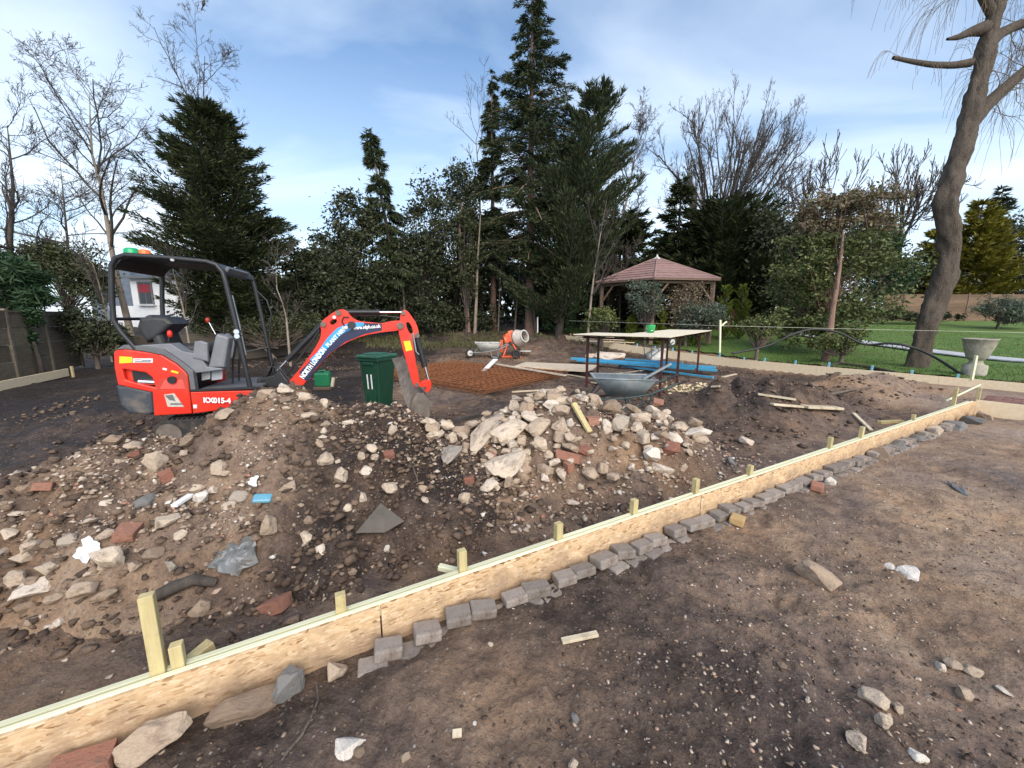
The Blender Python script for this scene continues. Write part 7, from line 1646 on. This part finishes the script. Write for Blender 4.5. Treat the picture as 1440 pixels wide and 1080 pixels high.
# ================================================================== BUILDINGS AND FENCES
def gazebo():
    C = Vector((7.1, 19.9)); Nn = Vector((6.0, 17.0)); r = Nn - C; zg = bz(C.x, C.y); ZE, ZA = 3.22, 4.45
    root = empty('gazebo', (C.x, C.y, zg)); tag(root, 'hexagonal timber gazebo with brownish pink pitched roof', 'gazebo')
    V = [Matrix.Rotation(R(60 * k), 2) @ r for k in range(6)]; ze = ZE - zg; za = ZA - zg
    roof = empty('roof', (0, 0, 0)); roof.parent = root
    rows = 9
    for k in range(6):
        a, b = V[k], V[(k + 1) % 6]; A = Vector((a.x, a.y, ze)); B = Vector((b.x, b.y, ze)); T = Vector((0, 0, za))
        nrm = (B - A).cross(T - A).normalized(); nrm = nrm if nrm.z > 0 else -nrm
        MB().add([A, B, T, A - Vector((0, 0, .05)), B - Vector((0, 0, .05)), T - Vector((0, 0, .05))], [(0, 1, 2), (5, 4, 3), (0, 3, 4, 1), (1, 4, 5, 2), (2, 5, 3, 0)]).build('roof_deck', MT['gazebo_wood'], roof)
        for j in range(rows):
            t0_, t1_ = j / rows, min((j + 1.12) / rows, .995); l0, r0_, l1, r1 = A.lerp(T, t0_), B.lerp(T, t0_), A.lerp(T, t1_), B.lerp(T, t1_)
            up = nrm * (.045); lo_ = nrm * .012
            MB().add([l0 + up, r0_ + up, r1 + lo_, l1 + lo_, l0 + nrm * .008, r0_ + nrm * .008], [(0, 1, 2, 3), (0, 4, 5, 1)]).build('shingle_course', MT['roof_felt'], roof)
        p = a * .90; MB().box((p.x, p.y, ze / 2 - .05), (.16, .16, ze), rot=(0, 0, math.atan2(a.y, a.x)), bev=.01).build('post', MT['gazebo_wood'], root)
        q = b * .90
        MB().tube([(p.x, p.y, ze - .12), (q.x, q.y, ze - .12)], .08, 4).build('beam', MT['gazebo_wood'], root)
        for s0, s1 in ((p, q), (q, p)):
            m_ = s0.lerp(s1, .24); MB().tube([(s0.x, s0.y, ze - .95), (m_.x, m_.y, ze - .15)], .055, 4).build('brace', MT['gazebo_wood'], root)
        if k not in (0, 5):
            for t_ in (.2, .4, .6, .8):
                m_ = p.lerp(q, t_); MB().tube([(m_.x, m_.y, .1), (m_.x, m_.y, .95)], .025, 4).build('baluster', MT['gazebo_wood'], root)
            MB().tube([(p.x, p.y, .95), (q.x, q.y, .95)], .04, 4).build('handrail', MT['gazebo_wood'], root)
        MB().tube([A + Vector((0, 0, .03)), T + Vector((0, 0, .02))], .045, 6).build('hip_ridge', MT['roof_felt'], roof)
    MB().lathe([(.30, za - .12), (.18, za - .02), (.06, za + .06), (.03, za + .16), (0, za + .18)], 12).build('finial', MT['galv_pale'], roof)
gazebo()
def shed():
    Y = 24; a = at_y(1010, 450, Y); b = at_y(1068, 450, Y); zt = at_y(1040, 411, Y).z; zg = bz(b.x, Y) - .1; w = b.x - a.x
    root = empty('brick_shed', ((a.x + b.x) / 2, Y, zg)); tag(root, 'low red brick shed half hidden right of the gazebo', 'shed')
    MB().box((0, 1.2, (zt - zg) / 2), (w, 2.4, zt - zg)).build('wall', MT['shed_brick'], root); MB().prism([(-w / 2 - .2, zt - zg), (w / 2 + .2, zt - zg), (w / 2 - .2, zt - zg + .55), (-w / 2 + .3, zt - zg + .55)], -.2, 2.6, .02).build('roof', MT['slate_roof'], root)
    MB().box((.2, -.02, .95), (.85, .06, 1.9)).build('door', MT['gazebo_wood'], root)
shed()
def house():
    Y = 27.0; root_p = at_y(235, 470, Y); zg = bz(root_p.x, Y) - .3
    root = empty('white_house', (root_p.x, Y, zg)); tag(root, 'white rendered house with slate roof seen through the digger canopy', 'house')
    L = lambda u, v, y=Y: (at_y(u, v, y).x - root_p.x, at_y(u, v, y).z - zg)
    x0, zt = L(181, 390); x1, _ = L(300, 390)
    MB().box(((x0 + x1) / 2, 3, zt / 2), (x1 - x0, 6, zt), bev=.02).build('wall', MT['house_white'], root)
    xr, zr = L(205, 374)
    rf = empty('roof'); rf.parent = root
    xm = (x0 + x1) / 2; e = .35
    A = [Vector((x0 - e, -e, zt)), Vector((x1 + e, -e, zt)), Vector((x1 + e, 6 + e, zt)), Vector((x0 - e, 6 + e, zt))]; zap = zr + .25
    r0_, r1 = Vector((x0 + 1.6, 3, zap)), Vector((x1 - 1.6, 3, zap))
    MB().add(A + [r0_, r1], [(0, 1, 5, 4), (1, 2, 5), (2, 3, 4, 5), (3, 0, 4), (0, 3, 2, 1)]).build('slate_slope', MT['slate_roof'], rf)
    for j in range(7):
        t0_ = j / 7; l = A[0].lerp(r0_, t0_); r_ = A[1].lerp(r1, t0_); MB().tube([l + Vector((0, -.01, .02)), r_ + Vector((0, -.01, .02))], .018, 4).build('slate_course', MT['slate_roof'], rf)
    MB().box(((x0 + x1) / 2, -e - .05, zt - .03), (x1 - x0 + 2 * e, .10, .14)).build('gutter', MT['graphite'], root)
    wx0, wz1 = L(193, 396); wx1, wz0 = L(218, 428)
    w = MB().box(((wx0 + wx1) / 2, -.02, (wz0 + wz1) / 2), (wx1 - wx0, .12, wz1 - wz0)).build('window', MT['graphite'], root)
    xm_ = (wx0 + wx1) / 2; hw = (wx1 - wx0) / 4 - .07
    for cx in (xm_ - hw - .035, xm_ + hw + .035): MB().box((cx, -.082, (wz0 + wz1) / 2), (2 * hw, .02, wz1 - wz0 - .16)).build('pane', MT['glass'], w)
    MB().box((xm_, -.098, wz1 - .45), (wx1 - wx0 - .2, .01, .55)).build('blind', MT['blind'], w)
    MB().box((xm_, -.12, wz0 - .05), (wx1 - wx0 + .2, .2, .07)).build('sill', MT['house_white'], w)
    lx0, lz = L(145, 430); lx1, _ = L(186, 430)
    MB().box(((lx0 + lx1) / 2, .6, lz / 2), (lx1 - lx0, .5, lz)).build('garden_wall', MT['house_white'], root)
    lx0, lz = L(120, 380, Y + 5); lx1, _ = L(185, 380, Y + 5)
    MB().prism([(lx0, 0), (lx1, 0), (lx1, lz - 1.2), (lx1 - .2, lz), (lx0 + 1.5, lz), (lx0, lz - 1.2)], 5, 8).build('rear_extension', MT['slate_roof'], root)
house()
# left fence: wide boards between posts
fa = Vector((-12.0, 7.6)); fb = Vector((-14.6, 13.2)); fd = (fb - fa).normalized(); nP = 4; pl_len = (fb - fa).length / nP
for k in range(nP):
    p = fa + fd * (pl_len * (k + .5)); zg = -.05
    root = empty('fence_panel', (p.x, p.y, zg), math.atan2(fd.y, fd.x)); tag(root, 'weathered fence panel of wide boards on the left, %s from the digger' % ORD[nP - 1 - k], 'fence panel', 'left hand fence panels')
    for j in range(4):
        o = MB().box((0, 0, .26 + j * .44), (pl_len - .12, .03, .43), bev=.004).build('board', MT['fence_wood'], root); o.rotation_euler = (random.uniform(-.03, .03), random.uniform(-.012, .012), 0)
    MB().box((pl_len / 2, 0, .92), (.11, .11, 1.9), bev=.01).build('post', MT['fence_wood'], root)
    MB().box((0, -.02, 1.80), (pl_len - .1, .07, .05)).build('capping', MT['fence_wood'], root)
# fence behind the digger, along the trees
fa2 = Vector((-14.0, 13.6)); fb2 = Vector((-8.2, 16.9)); fd2 = (fb2 - fa2).normalized(); n2_ = 4; l2 = (fb2 - fa2).length / n2_
for k in range(n2_):
    p = fa2 + fd2 * (l2 * (k + .5)); root = empty('fence_panel', (p.x, p.y, bz(p.x, p.y) - .05), math.atan2(fd2.y, fd2.x)); tag(root, 'low dark fence panel behind the digger, %s from the left' % ORD[k], 'fence panel', 'fence panels behind the digger')
    for j in range(3): MB().box((0, 0, .22 + j * .36), (l2 - .1, .03, .35), bev=.004).build('board', MT['dark_fence'], root)
    MB().box((l2 / 2, 0, .6), (.1, .1, 1.25), bev=.01).build('post', MT['dark_fence'], root)
# right fence across the lawn
for k in range(8):
    u0 = 1238 + k * 30; Y = 29.5; a = at_y(u0, 446, Y); b = at_y(u0 + 29, 446, Y); zt = at_y(u0, 414, Y).z; zb = at_y(u0, 448, Y).z - .15; w = b.x - a.x
    root = empty('fence_panel', ((a.x + b.x) / 2, Y, zb)); tag(root, 'brown lap fence panel across the lawn, %s from the left' % ORD[k], 'fence panel', 'lap fence panels beyond the lawn')
    n = 9; h = (zt - zb) / n
    for j in range(n): MB().box((0, 0, h * (j + .5)), (w - .08, .025, h * 1.06), rot=(.08, 0, 0)).build('slat', MT['lap_wood'], root)
    MB().box((w / 2, 0, (zt - zb) / 2 + .04), (.10, .10, zt - zb + .1)).build('post', MT['gazebo_wood'], root)
# bird on the tree top
bpp = at_y(286, 6, 25); root = empty('bird', bpp); tag(root, 'small dark bird perched on the tip of the tall bare tree', 'bird')
MB().lathe([(0, -.16), (.03, -.12), (.07, -.02), (.075, .05), (.05, .12), (.045, .16), (.05, .19), (.035, .23), (0, .245)], 12, Matrix.Rotation(.35, 4, 'Y')).build('body', MT['black'], root)
MB().box((-.11, 0, -.22), (.03, .05, .20), rot=(0, .5, 0)).build('tail', MT['black'], root)
MB().cyl((.12, 0, .22), (.17, 0, .21), .012, .002, n=6).build('beak', MT['black'], root)
